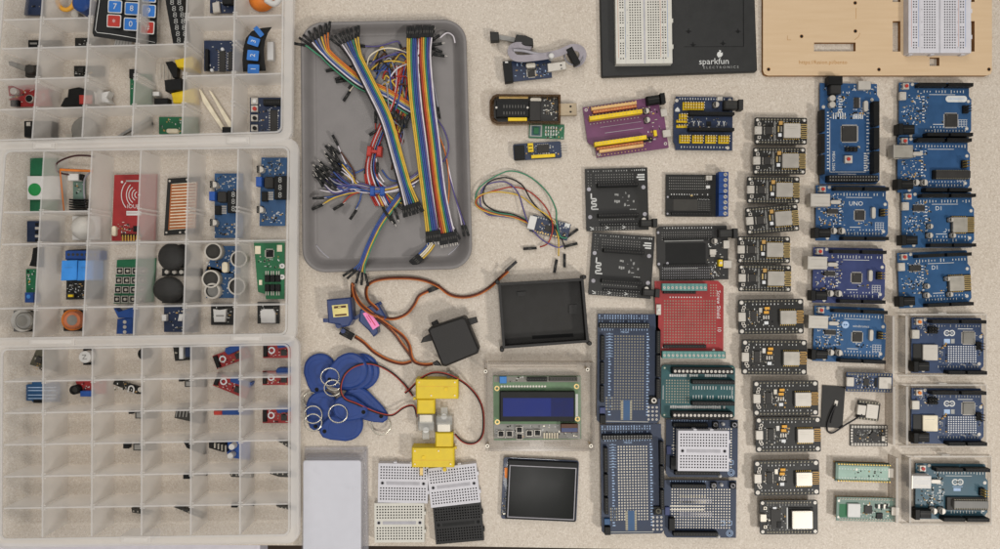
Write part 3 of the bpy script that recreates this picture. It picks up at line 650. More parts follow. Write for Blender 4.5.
def mini_board():
    root = thing('small_board', 'bare dark grey board with large square edge pads and no pins', 'circuit board', 869, 435.6, 1.8, .6); t = 1.9
    mb = MB(); mb.box(-18.6, -10.4, 18.6, 10.4, .3, t, 'pcb_char')
    for sy in (-1, 1):
        for i in range(12): mb.quad(-16.6 + i * 3 - 1, sy * 8.7 - 1.1, -16.6 + i * 3 + 1, sy * 8.7 + 1.1, t + .1, 'bright'); mb.disc(-16.6 + i * 3, sy * 8.7, .5, t + .15, 'hole', 8)
    for sx in (-1, 1):
        for i in range(5): mb.quad(sx * 17.2 - .9, -5.6 + i * 2.8 - .9, sx * 17.2 + .9, -5.6 + i * 2.8 + .9, t + .1, 'bright')
    smds(mb, -13, -6, 14, 6, 54, t, 63, 'silk_dim'); part(root, 'board', mb)
    part(root, 'controller_chip', MB().turn(4, 0, 45).box(-3.4, -3.4, 3.4, 3.4, t, t + 1.2, 'chip', ch=.2)); part(root, 'reset_button', MB().box(12, 0, 15.4, 5, t, t + 1.6, 'bright', ch=.3))
mini_board()
def flipped_board():
    root = thing('small_board', 'pale mint board lying face down with two rows of gold pins', 'circuit board', 863.4, 472.6, 10, 1.6); z, t = 8, 9.6
    mb = MB(); mb.box(-27, -9, 27, 9, z, t, 'pcb_mint'); mb.prism(rrect(-24.6, -6, 24.5, 7.8, 1, 2), t, t + .15, 'pcb_pale')
    for i in range(18): mb.quad(-24 + i * 2.8, -3.6, -23 + i * 2.8, -2.8, t + .2, 'silk'); mb.quad(-24 + i * 2.8, 5.4, -22.8 + i * 2.8, 6.2, t + .2, 'silk')
    mb.disc(-6.6, -3, 1.2, t + .25, 'bright', 10); smds(mb, -10, -2, 18, 5, 18, t + .15, 66, 'pcb_mint', 1.4); part(root, 'board', mb)
    part(root, 'usb_port', MB().box(24.5, -5, 30, 4.4, z - 3, t + .4, 'bright', ch=.3))
    for sy in (-1, 1):
        m = MB(); m.box(-26.5, sy * 8.2 - 1.2, 26.5, sy * 8.2 + 1.2, z - 2.6, z, 'black')
        for i in range(20): m.box(-25.2 + i * 2.65 - .5, sy * 8.2 - .5, -25.2 + i * 2.65 + .5, sy * 8.2 + .5, 0.05, t + 2.6, 'gold')
        part(root, 'pin_header', m)
flipped_board()
def green_chip_board():
    root = thing('small_board', 'grey-green board with white square shield and black chip, lowest of the small boards', 'circuit board', 866, 509.4, 10, 1.2); z, t = 8.5, 10
    mb = MB(); mb.box(-29, -11.6, 29, 11.6, z, t, 'pcb_mint'); mb.box(-26.5, -5, -17.5, 8, t, t + .12, 'green')
    for sy in (-1, 1):
        for i in range(20): mb.disc(-26 + i * 2.74, sy * 10, .95, t + .1, 'bright', 8)
    smds(mb, 2, -7, 24, 8, 46, t, 67, 'silk', 3); smds(mb, -17, -7, 2, 8, 20, t, 68, 'silk'); mb.box(10, 3, 16, 8.6, t, t + 1.4, 'black', ch=.2)
    for i in range(5): mb.box(9 + i * 2.6, -5.5, 10.6 + i * 2.6, -1.5, t, t + 1, 'bright' if i % 2 else 'black')
    for y in (-8, 8): mb.disc(-27, y, 1.2, t + .12, 'bright')
    part(root, 'board', mb); part(root, 'radio_module', MB().prism(rrect(-19, -6, -6.6, 7.2, .7, 2), t, t + 2.6, 'white', ch=.3)); part(root, 'controller_chip', MB().box(-2, -4, 5.6, 3.6, t, t + 1.3, 'chip', ch=.2))
    usb_small(root, 24, -3.6, 31.4, 4.6, t, 2.8)
    for sy in (-1, 1): under_pins(root, -27.4, 27.4, sy * 10, 20, z)
green_chip_board()
# ------------------------------------------------------------------ breadboards with real sunk holes
def hole_grid(mb, x0, y0, nx, ny, px, py, hw, zt, depth, m, dark='hole', xs=None, ys=None):
    """top surface made of cells, each with a square sunk hole"""
    for i in range(nx):
        for j in range(ny):
            cx, cy = x0 + i * px, y0 + j * py; a, b = px / 2, py / 2
            O = [mb.pt(cx + u * a, cy + v * b, zt) for u, v in ((-1, -1), (1, -1), (1, 1), (-1, 1))]
            I = [mb.pt(cx + u * hw, cy + v * hw, zt) for u, v in ((-1, -1), (1, -1), (1, 1), (-1, 1))]
            D = [mb.pt(cx + u * hw * .8, cy + v * hw * .8, zt - depth) for u, v in ((-1, -1), (1, -1), (1, 1), (-1, 1))]
            for k in range(4):
                l = (k + 1) % 4; mb.face((O[k], O[l], I[l], I[k]), m); mb.face((I[k], I[l], D[l], D[k]), dark)
            mb.face(D, dark)
def plate_around(mb, x0, y0, x1, y1, gaps, z, m):
    """flat surface x0..x1, y0..y1 minus the row bands in gaps (list of (ya, yb, xa, xb))"""
    y = y0
    for ya, yb, xa, xb in gaps:
        if ya > y: mb.quad(x0, y, x1, ya, z, m)
        mb.quad(x0, ya, xa, yb, z, m); mb.quad(xb, ya, x1, yb, z, m); y = yb
    if y1 > y: mb.quad(x0, y, x1, y1, z, m)
def mini_bread(root, cx, cy, z0, m='bread', slotm='bread_slot', pname='body', hole='hole'):
    W, Hh, P = 24.6, 19.4, 2.72; zt = z0 + 9
    mb = MB(); mb.turn(cx, cy, 0)
    poly = [(-W, -Hh), (W, -Hh), (W, Hh), (-W, Hh)]
    lo = [mb.pt(x, y, z0) for x, y in poly]; hi = [mb.pt(x, y, zt) for x, y in poly]
    for i in range(4): mb.face((lo[i], lo[(i + 1) % 4], hi[(i + 1) % 4], hi[i]), m)
    mb.face(lo[::-1], m)
    gx = 17 * P / 2; gh = 5 * P; ya = -Hh + 2.2
    plate_around(mb, -W, -Hh, W, Hh, [(ya, ya + gh, -gx, gx), (Hh - 2.2 - gh, Hh - 2.2, -gx, gx)], zt, m)
    hole_grid(mb, -gx + P / 2, ya + P / 2, 17, 5, P, P, .68, zt, 2.2, m, hole); hole_grid(mb, -gx + P / 2, Hh - 2.2 - gh + P / 2, 17, 5, P, P, .68, zt, 2.2, m, hole)
    mb.prism([(-16.5, -1.6), (16.5, -1.6), (16.5, 1.6), (-16.5, 1.6)], zt - .5, zt + .12, slotm)
    for s in (-1, 1): mb.annulus(s * 20.3, 0, 2, 1.2, zt + .1, slotm); mb.disc(s * 20.3, 0, 1.3, zt + .14, hole)
    for s in (-9, 9): mb.box(W, s - 1.6, W + 1.4, s + 1.6, z0 + 1, zt - 1, m)
    for s in (-1, 1): mb.box(s * 8 - 1.6, -Hh - 1.4, s * 8 + 1.6, -Hh, z0 + 1, zt - 1, m)
    return part(root, pname, mb)
g = 'mini breadboards on the table'
for lb, px, py, a, m, sl, ho in (('white mini breadboard touching the yellow motor, upper of its stacked pair', 403, 483.2, 1, 'bread', 'bread_slot', 'hole'),
        ('white mini breadboard at the table edge, lower of its pair, beside the card pack', 399.4, 522.6, -.4, 'bread_cream', 'bread_slot', 'hole'),
        ('white mini breadboard tilted anticlockwise, sitting above the black one', 453.6, 485.4, -6.5, 'bread', 'bread_slot', 'hole'),
        ('black mini breadboard, tilted at the table edge', 458.4, 523.4, -5, 'bread_black', 'black', 'hole')):
    r_ = thing('mini_breadboard', lb, 'breadboard', px, py, 9, a, g, scale=.97 if m == 'bread_black' else 1); mini_bread(r_, 0, 0, .3, m, sl, hole=ho)

# ------------------------------------------------------------------ black board holder with breadboard, top edge
def big_bread(root, x0, y0, x1, y1, zb, zt, m, P=2.62, strips=True, slot='bread_slot'):
    """long breadboard upright in the picture (given in photo px at its top)"""
    w = x1 - x0; mb = MB(root, True); lo, hi = [], []
    poly = [(x0, y0), (x1, y0), (x1, y1), (x0, y1)]
    lo = [mb.pt(x, y, zb, zt) for x, y in poly]; hi = [mb.pt(x, y, zt) for x, y in poly]
    for i in range(4): mb.face((lo[i], lo[(i + 1) % 4], hi[(i + 1) % 4], hi[i]), m)
    ny = int((y1 - 5 - y0) / P); gy1 = y1 - 4; gy0 = gy1 - ny * P
    fx = [(.062, 2), (.235, 5), (.56, 5), (.815, 2)]
    cols = []; x = x0
    bands = []
    for f, n in fx: bands.append((x0 + f * w, x0 + f * w + n * P, n))
    for a, b, n in bands:
        mb.quad(x, y0, a, y1, zt, m); mb.quad(a, y0, b, gy0, zt, m); mb.quad(a, gy1, b, y1, zt, m); x = b
        if n == 5: hole_grid(mb, a + P / 2, gy0 + P / 2, n, ny, P, P, .6, zt, 2, m)
        else:
            for j in range(ny):
                if j % 6 == 0:
                    mb.quad(a, gy0 + j * P, b, gy0 + (j + 1) * P, zt, m)
                else: hole_grid(mb, a + P / 2, gy0 + (j + .5) * P, n, 1, P, P, .6, zt, 2, m)
    mb.quad(x, y0, x1, y1, zt, m)
    mid = (bands[1][1] + bands[2][0]) / 2; mb.prism([(mid - .8, y0), (mid + .8, y0), (mid + .8, y1), (mid - .8, y1)], zt - .4, zt + .08, slot)
    for bx, c in ((bands[0][0] - 1, 'terracotta'), (bands[0][1] + 1, 'sky_blue'), (bands[3][0] - 1, 'terracotta'), (bands[3][1] + 1, 'sky_blue')):
        mb.quad(bx - .16, y0, bx + .16, y1 - 6, zt + .06, c)
    mb.quad(bands[1][0] - 3.6, y0, bands[1][0] - 3.3, y1, zt + .06, slot); mb.quad(bands[2][1] + 3.3, y0, bands[2][1] + 3.6, y1, zt + .06, slot)
    for j in range(0, ny, 5):
        for bx in (bands[1][0] - 1.4, bands[2][1] + 1.4): mb.quad(bx - .4, gy0 + (j + .2) * P, bx + .4, gy0 + (j + .7) * P, zt + .06, 'mid_grey')
    for yy in range(int(y1) - 16, int(y0), -26): mb.box(x1, yy - 2, x1 + 1.2, yy + 2, zb + 1, zt - 2, m)
    return part(root, 'breadboard_body', mb)
def holder():
    root = thing('board_holder', 'black plastic board holder plate with white sparkling maker lettering, cut by the top edge', 'holder plate', 678, 20, 0)
    root['label'] = 'black plastic board holder plate with white lettering and a breadboard on it'
    mb = MB(root, True); out = [(598, -90), (752, -90), (757.4, 70), (756, 71.6), (603, 77), (601.6, 76)]
    mb.prism(out, .3, 6, 'plate_black', ch=1)
    mb.line([(743, -60), (743.6, 46.6)], .9, 6.1, 'hole'); mb.line([(684, 46.8), (743.6, 46.6)], .5, 6.1, 'black')
    for x, y in ((688.6, 31.6), (738, 31.6), (693, 45), (723, 43.6)):
        mb.disc(x, y, 1.6, 6.1, 'hole'); mb.quad(x - 3, y - .6, x + 3, y + .2, 6.12, 'black'); mb.quad(x - .4, y - 3, x + .4, y + 2, 6.14, 'black')
    part(root, 'plate', mb)
    t = MB(root, True); t.text('sparkfun', 714, 61.6, 6.15, 8.6, 'silk', -1, 1.03); t.text('E L E C T R O N I C S', 721, 67.4, 6.15, 3.5, 'silk_dim', -1, 1.1)
    t.poly([(718.4, 57.6), (716.8, 55), (717.6, 52.6), (719.4, 51.6), (719.2, 50), (721, 50.6), (720.8, 53), (722.6, 52.4), (722.8, 55), (721, 57), (719.6, 57.2)], 6.15, 'silk')
    part(root, 'lettering', t)
    b = thing('breadboard', 'cream breadboard lying on the black holder plate', 'breadboard', 643, 20, 15); big_bread(b, 615.6, -70, 671.8, 63.6, 6.2, 15, 'bread_cream', 2.55)
    rotate_thing(b, -.8)
def rotate_thing(o, deg): o.rotation_euler = (0, 0, -math.radians(deg))
holder()
# ------------------------------------------------------------------ plywood board with breadboard
def wood():
    root = thing('plywood_board', 'laser-cut plywood mounting board with engraved web address, cut by the top edge', 'mounting board', 877, 20, 0)
    z1 = 5.0; x0, y0, x1, y1 = 763, -90, 992, 75.6
    holes = [(814, 42.6, 855.6, 51.4), (892.6, 21.2, 900.4, 51.6), (892.6, -20, 900.4, 2), (970, 21.2, 974.6, 51.6), (970, -20, 974.6, 2), (929.6, 57.6, 939.4, 66)]
    mb = MB(root, True)
    # sheet with rectangular openings: split into cells
    xs = sorted({x0, x1, *[h[0] for h in holes], *[h[2] for h in holes]}); ys = sorted({y0, y1, *[h[1] for h in holes], *[h[3] for h in holes]})
    def inside(x, y): return any(h[0] < x < h[2] and h[1] < y < h[3] for h in holes)
    for a, b in zip(xs, xs[1:]):
        for c, d in zip(ys, ys[1:]):
            if inside((a + b) / 2, (c + d) / 2): continue
            if a == x0 and d == y1: mb.poly([(a, c), (b, c), (b, d), (a + 5, d), (a + 1.4, d - 1.4), (a, d - 5)], z1, 'plywood')
            elif b == x1 and d == y1: mb.poly([(a, c), (b, c), (b, d - 5), (b - 1.4, d - 1.4), (b - 5, d), (a, d)], z1, 'plywood')
            else: mb.quad(a, c, b, d, z1, 'plywood')
    def wallring(pts):
        n = len(pts); hi = [mb.pt(x, y, z1) for x, y in pts]; lo = [mb.pt(x, y, .3, z1) for x, y in pts]
        for i in range(n): j = (i + 1) % n; mb.face((lo[i], lo[j], hi[j], hi[i]), 'ply_edge')
    for h in holes: wallring([(h[0], h[1]), (h[2], h[1]), (h[2], h[3]), (h[0], h[3])])
    wallring([(x0, y0), (x1, y0), (x1, y1 - 5), (x1 - 1.4, y1 - 1.4), (x1 - 5, y1), (x0 + 5, y1), (x0 + 1.4, y1 - 1.4), (x0, y1 - 5)])
    for x, y in ((855.2, 3), (855.4, 31.2), (801.6, 36.4), (768.6, 69.4), (879, 69.6), (990, 69.6 - .2)): mb.disc(min(x, 989), y, 1.9, z1 + .08, 'ply_edge'); mb.disc(min(x, 989), y, 1.4, z1 + .12, 'hole')
    for pts in ([(856, 8), (856, 19)], [(787.4, 35.6), (787.4, 40), (791, 40)], [(860, 33), (858.6, 36.6), (854.6, 40)]): mb.line(pts, .4, z1 + .08, 'engrave')
    part(root, 'sheet', mb)
    t = MB(root, True); t.text('https://fusion.pi/bento', 823, 62.4, z1 + .08, 5.4, 'engrave', 0, 1.02); part(root, 'lettering', t)
    b = thing('breadboard', 'bright white breadboard lying on the plywood board', 'breadboard', 940, 10, 14.5); big_bread(b, 908.6, -70, 971, 53, 5.2, 14.5, 'bread', 2.55)
    m = MB(b, True)
    for x in (909, 930.5, 961): m.box(x, 53, x + 4, 55, 6, 11, 'bread', ch=.4)
    part(b, 'locking_tab', m)
wood()
# ------------------------------------------------------------------ purple and blue carrier boards
def turned(root, cx, cy, a, z):   # builder whose shapes are local to a board seen at (cx,cy)
    return MB()
def purple():
    root = thing('carrier_board', 'purple carrier board with yellow header strips', 'circuit board', 624.4, 127.2, 5, -8); t = 5.6
    mb = MB(); mb.prism([(-38.4, -25), (27, -25.4), (37, -25.4), (37.4, -8), (40.6, -6), (40.6, 26.5), (-31.6, 26.5), (-31.6, 16), (-38.4, 10)], 4, t, 'pcb_purple')
    for y, n in ((-24, 15), (-16, 15), (-7.5, 15), (11, 15), (19, 15), (24.6, 15)): mb.dots(-33 + (3 if y > 8 else 0), y, n, 1, 3.4, 1, 1, t + .1, 'brass' if abs(y) > 15 else 'silk_dim')
    mb.line([(-20, 3.2), (18, 3.4)], .5, t + .1, 'mid_grey'); smds(mb, 21, -17, 36, 20, 30, t, 81, 'silk'); mb.line([(-24, -3), (17, -3)], .35, t + .1, 'mid_grey')
    for x, y in ((-35.4, -22), (38, 22), (-29, 23.4)): mb.annulus(x, y, 1.6, .8, t + .1, 'bright')
    part(root, 'board', mb)
    for x0, y0, x1, m, zz, d in ((-31, -22.4, 14, 'pale_orange', 12, 'gold'), (-29.5, -19.6, 14, 'terracotta', 10, 'gold'), (-34.4, -13.6, 18, 'yellow', 14, 'brass'), (-33, 12.2, 18.6, 'yellow', 14, 'brass'), (-31, 17, 15.4, 'terracotta', 10, 'gold'), (-29, 20, 15, 'pale_orange', 12, 'gold')):
        part(root, 'header_strip', strip(MB(), x0, y0, x1, y0 + (3.8 if m == 'yellow' else 2.6), t, zz, 15, m, d, .9))
    part(root, 'header_strip', strip(MB(), 15.4, 13.4, 25.4, 17.6, t, 9, 3, 'black', 'brass', .9))
    jack(root, 24, -26.5, 42, -16.4, t, 9, 'black', False)
    for x, y in ((23, -12.2), (22.6, -3.2)): part(root, 'capacitor', ecap(MB(), x, y, 2.9, t, 5))
    usb_small(root, 37, -12, 43.4, -4.6, t, 3); usb_small(root, 36, 9, 44, 16, t, 3.2)
    m = MB(); m.box(27, 8, 30, 13.6, t, 10, 'yellow'); part(root, 'jumper_cap', m)
purple()
def bluecarrier():
    root = thing('carrier_board', 'dark blue carrier board with blocks of yellow pins and a black power jack', 'circuit board', 703.6, 123.2, 5, .6); t = 5.6
    mb = MB(); mb.prism([(-28, -26), (28.6, -26), (28.6, 27), (-28, 27), (-28, 22), (-30, 19.6), (-30, -18), (-28, -21)], 4, t, 'pcb_navy')
    for x, y in ((25.6, -23), (24, 24.4), (-27, -22)): mb.disc(x, y, 1.7, t + .1, 'bright')
    ticks(mb, -24, 20, -23.8, 18, t + .1, 'silk', 1, 2.2, seed=5); ticks(mb, -22, 22, 24, 16, t + .1, 'silk', 1, 2.2, seed=6)
    for x in (-10, -5, 15, 20): mb.quad(x - 1.3, -2, x + 1.3, -1, t + .1, 'silk'); mb.quad(x - .5, -2, x + .5, 3, t + .1, 'silk')
    smds(mb, -24, -6, 24, 4, 30, t, 85, 'silk_dim'); mb.prism([(-28.6, -13), (-26.2, -15.6), (-24, -13), (-24, -11), (-28.6, -11)], t, t + .1, 'silk')
    mb.box(2.6, -1.4, 7, 3, t, t + 1, 'black'); mb.box(4, 4, 6, 5.6, t, t + .8, 'bright'); part(root, 'board', mb)
    for x0, x1, y0 in ((-16.5, 28, -9.4), (-16.5, 28, 6)): part(root, 'header_socket', strip(MB(), x0, y0, x1, y0 + 3, t, 14, 15, d=.9))
    def pins(x0, y0, nx, ny):
        m = MB(); P = 2.62; m.box(x0, y0, x0 + nx * P, y0 + ny * P, t, t + 2.6, 'yellow', ch=.3)
        for i in range(nx):
            for j in range(ny): x, y = x0 + (i + .5) * P, y0 + (j + .5) * P; m.box(x - .42, y - .42, x + .42, y + .42, t + 2.6, t + 8.6, 'gold', 'cream')
        return part(root, 'pin_block', m)
    pins(-21.5, -20, 8, 3); pins(-25, -8.4, 3, 2); pins(-27.6, -2.4, 4, 1); pins(-27.6, 2.6, 4, 1)
    for i in range(4): pins(-24.6 + i * 12.9, 12.6, 4, 3)
    part(root, 'capacitor', ecap(MB(), 11, -17.6, 3, t, 5)); jack(root, 18, -21.6, 36, -11.4, t, 10, 'soft_black', False)
    part(root, 'push_button', MB().box(12.6, -25.6, 18, -22, t, t + 2, 'bright', ch=.3))
bluecarrier()
# ------------------------------------------------------------------ black breakout bases
def base_board(label, px, py, a):
    root = thing('breakout_board', label, 'circuit board', px, py, 4, a, 'square black breakout boards with aerial symbol'); t = 4.6
    mb = MB(); mb.box(-31, -31, 31, 31, 3, t, 'pcb_black')
    for x, y in ((-27.6, -10.6), (26.6, -11.4), (-27, 17), (27.4, 15.4)): mb.disc(x, y, 2, t + .1, 'mid_grey'); mb.annulus(x, y, 2.3, 2, t + .12, 'gunmetal')
    ticks(mb, -28, 18, -28.4, 19, t + .1, 'silk_dim', .8, 1.8, seed=7); ticks(mb, 20, 28, -28.6, 5, t + .1, 'silk', 1, 2, seed=8)
    mb.dots(-28, -25, 2, 5, 2.7, 2.7, .7, t + .1, 'grey'); mb.dots(-20.5, -24.6, 15, 4, 2.62, 2.62, .8, t + .1, 'grey'); mb.dots(-18, 20, 14, 1, 2.62, 2.7, .9, t + .1, 'grey'); mb.dots(-24, 27.6, 16, 2, 2.7, 2.2, .9, t + .1, 'grey')
    for i, (w) in enumerate((7, 8, 6)): mb.quad(28 - w, -24.6 + i * 2.4, 28, -23.2 + i * 2.4, t + .12, 'silk')
    q = [(-25.4, -6.4), (-25.4, -1), (-20.8, -1), (-20.8, 1.4), (-25, 1.4), (-25, 4), (-20.8, 4), (-20.8, 6.6), (-25.2, 6.6), (-25.2, 9.4), (-18.6, 9.4)]
    mb.line(q, 1.3, t + .12, 'silk')
    r = random.Random(3)
    for x, y, w, h in ((0, -4.6, 4, 2.6), (9, -6, 1.2, 2.6), (12, -3, 2, 4), (.4, 2, 6, 3.8), (11, 1.4, 2, 1), (16.6, 2.6, 1.6, 3.6), (8, 5.4, 2, 3.6), (11.4, 6.4, 3, 1.2), (16, 10.4, 7, 1.6), (6, -2, 1, 1)):
        for k in range(3): mb.quad(x - w / 2 + k * w / 3, y - h / 2 + r.random() * h * .3, x - w / 2 + k * w / 3 + w / 4, y + h / 2 - r.random() * h * .3, t + .12, 'silk_dim')
    for x, y in ((-25.6, 28.4), (-10.6, 27.4), (6, 27.4)): mb.line([(x - 2, y - 1.6), (x + 2, y + .6), (x - 1.4, y + 1.4)], .7, t + .12, 'silk')
    part(root, 'board', mb)
    for y in (-15.6, 14.4): part(root, 'header_socket', strip(MB(), -20, y, 20, y + 3.6, t, 13, 15, 'black', 'gunmetal', 1))
    part(root, 'header_strip', strip(MB(), -17, 23.4, 20, 26.2, t, 7, 14, 'black', 'grey', .7))
    jack(root, 21.5, 20.6, 38, 29, t, 9, 'soft_black', False)
    part(root, 'capacitor', MB().cyl(25.4, 21.2, 2, t, 10, 'bright', n=12))
    return root
base_board('square black breakout board with aerial symbol, just under the purple board', 616.8, 199.4, -1.4)
base_board('square black breakout board with aerial symbol, tilted clockwise above the blue mega prototyping board', 621.5, 265.6, 4)
def motor_shield():
    root = thing('motor_board', 'black board with a blue screw terminal block along its right edge', 'circuit board', 695.4, 195.2, 4, .4); t = 4.6
    mb = MB(); mb.box(-29.6, -20.4, 28, 21.4, 3, t, 'pcb_black')
    mb.dots(-26, -17, 19, 5, 2.1, 2.7, .8, t + .1, 'grey'); ticks(mb, -24, 12, -.6, 15, t + .1, 'silk', .8, 1.8, seed=12); mb.dots(-25, 19, 16, 1, 2.6, 1, 1, t + .1, 'grey')
    mb.box(-22, 4, 2, 16, t, t + .1, 'gunmetal'); mb.text('NODE', 8, 3.4, t + .12, 4.6, 'silk_dim', 0, .95); mb.dots(3, 7, 8, 5, 1.6, 2, .5, t + .1, 'grey'); mb.disc(-15, 2.6, .9, t + .12, 'mid_grey')
    for x, y in ((-27.6, 18.6), (-27.6, 2)): mb.disc(x, y, 1, t + .1, 'mid_grey')
    mb.disc(-4, 1, 1.3, t + .12, 'brass'); part(root, 'board', mb)
    m = MB(); m.box(9, -19, 15, -14.4, t, t + 5, 'bright', ch=.4); m.cyl(12, -16.6, 1.4, t + 5, t + 5.4, 'dull_steel', n=10); part(root, 'push_button', m)
    m = MB(); m.box(10, -9.6, 14, -6.6, t, t + 1.6, 'white', ch=.3); part(root, 'indicator', m)
    for y0 in (.6, 17): part(root, 'header_socket', strip(MB(), -25, y0 + .8, 15, y0 + 3, t, 9 if y0 > 9 else 6, 15, 'black', 'gunmetal', .8))
    for y0, y1 in ((-22, -.4), (-.2, 21.6)):
        m = MB(); m.prism([(20, y0), (29.6, y0), (29.6, y1), (20, y1)], t, 15, 'deep_blue', ch=.6)
        for i in range(4):
            y = y0 + (i + .5) * (y1 - y0) / 4; m.cyl(26.4, y, 1.9, 15, 15.3, 'steel', n=12); m.line([(25.2, y - .8), (27.6, y + .8)], .5, 15.4, 'gunmetal'); m.line([(21, y + 2.6), (29.4, y + 2.6)], .35, 15.1, 'pcb_navy')
        part(root, 'screw_terminal', m)
motor_shield()
def expansion():
    root = thing('breakout_board', 'black expansion board with power jack, USB sockets and one yellow switch', 'circuit board', 693.4, 253, 4, -.6); t = 4.6
    mb = MB(); mb.prism([(-36.4, -24), (-33.6, -27), (33, -27), (34.4, -15), (34.4, 26.6), (-33.6, 26.6), (-33.6, 16), (-36.4, 13)], 3, t, 'pcb_char')
    ticks(mb, -29, 18, -25, 18, t + .1, 'silk', .6, 1.8, seed=14); mb.dots(-31, -20.6, 23, 4, 2.2, 2.4, .7, t + .1, 'grey'); mb.dots(-31, 14.4, 24, 5, 2.2, 2.6, .7, t + .1, 'mid_grey'); mb.line([(-29, -12), (10, -12.4)], .7, t + .12, 'silk_dim'); mb.line([(-30, 15.4), (4, 15.2)], .5, t + .12, 'silk_dim')
    mb.prism(rrect(-28, -10, 12, 12, 1, 2), t, t + .12, 'black')
    for x, y in ((-35, -20.6), (-34.6, 10.6), (-26, 10)): mb.disc(x, y, 1.3, t + .14, 'mid_grey')
    smds(mb, 14, -13, 33, 24, 54, t, 91, 'silk'); part(root, 'board', mb)
    for x, y in ((19.6, -11.4),): part(root, 'capacitor', ecap(MB(), x, y, 2.9, t, 6))
    part(root, 'regulator', MB().box(15.6, -3.4, 22, 2, t, t + 2, 'bright', ch=.3).box(16.6, 2, 21, 4, t, t + 1, 'steel'))
    m = MB(); m.box(23.4, 7, 27.4, 13.6, t, t + 5, 'yellow', ch=.3); m.cyl(25.4, 10.2, 1.3, t + 5, t + 5.8, 'cream', n=10); part(root, 'switch', m)
    usb_small(root, 29, -12, 35, -4, t, 3); usb_small(root, 28.6, 7.8, 37, 15.4, t, 3.2)
    jack(root, 23.6, -23.6, 42, -14, t, 8, 'soft_black', False)
    for y0 in (-15.4, 11): part(root, 'header_socket', strip(MB(), -30, y0, 14, y0 + 2.6, t, 6, 19, 'black', 'gunmetal', .8))
expansion()
def screw_red():
    root = thing('screw_shield', 'red prototyping shield with teal screw terminals at top and bottom', 'circuit board', 690.4, 319.6, 10, .2); z, t = 8.4, 10
    mb = MB(); mb.prism([(-35.4, -38), (27, -38.4), (32.6, -33), (32.6, 30), (31, 36.4), (-29, 36.4), (-33.4, 32)], z, t, 'pcb_red')
    mb.dots(-25.4, -18.4, 19, 16, 2.76, 2.76, 1.25, t + .1, 'tin'); mb.dots(-25.4, -18.4, 19, 16, 2.76, 2.76, .6, t + .14, 'pcb_olive'); mb.dots(20, -34, 3, 5, 2.6, 2.6, 1.1, t + .1, 'tin')
    mb.dots(-20, -22, 12, 1, 2.76, 1, 1.2, t + .1, 'silk'); mb.line([(-26, -19.8), (10, -20.4)], .4, t + .1, 'red')
    mb.text('Screw Shield', 27.6, -15, t + .12, 5.4, 'silk', 90); mb.text('10', 28.4, 9.4, t + .12, 5.4, 'silk', 90); mb.disc(23, 30, 1.3, t + .12, 'silk')
    ticks(mb, -30, -22, 27.6, 4, t + .1, 'silk', 1, 2, seed=31); part(root, 'board', mb)
    m = MB(); m.box(-34, -15, -29.4, -4.6, t, t + 2.4, 'bright', ch=.3); m.cyl(-31.7, -9.8, 1.4, t + 2.4, t + 3.6, 'white', n=10); part(root, 'reset_button', m)
    for x0, x1, y0, n, dk in ((-29.4, 14.6, -35.6, 11, -28.6), (-29, 32.6, 30.6, 15, 24.6)):
        m = MB(); m.box(x0, y0, x1, y0 + 7, t, 17, 'term_teal', ch=.5)
        for i in range(n):
            x = x0 + (i + .5) * (x1 - x0) / n; m.cyl(x, y0 + 4, 1.25, 17, 17.25, 'bright', n=10); m.line([(x - .7, y0 + 4.6), (x + .7, y0 + 3.4)], .45, 17.35, 'gunmetal'); m.line([(x + 2.05, y0 + .4), (x + 2.05, y0 + 6.6)], .3, 17.1, 'pcb_teal')
        part(root, 'screw_terminal', m)
        part(root, 'header_socket', strip(MB(), x0 + 2, dk, x0 + 2 + (42 if n == 15 else 32), dk + 3, t, 13, n, 'black', 'gunmetal', .9))
    for y in (-33, 33):
        m = MB(); m.box(-26, y - 1, 26, y + 1, z - 2.6, z, 'black')
        for i in range(12): m.box(-24 + i * 4, y - .3, -23.4 + i * 4, y + .3, 0.05, z - 2.6, 'gold')
        part(root, 'pin_header', m)
screw_red()
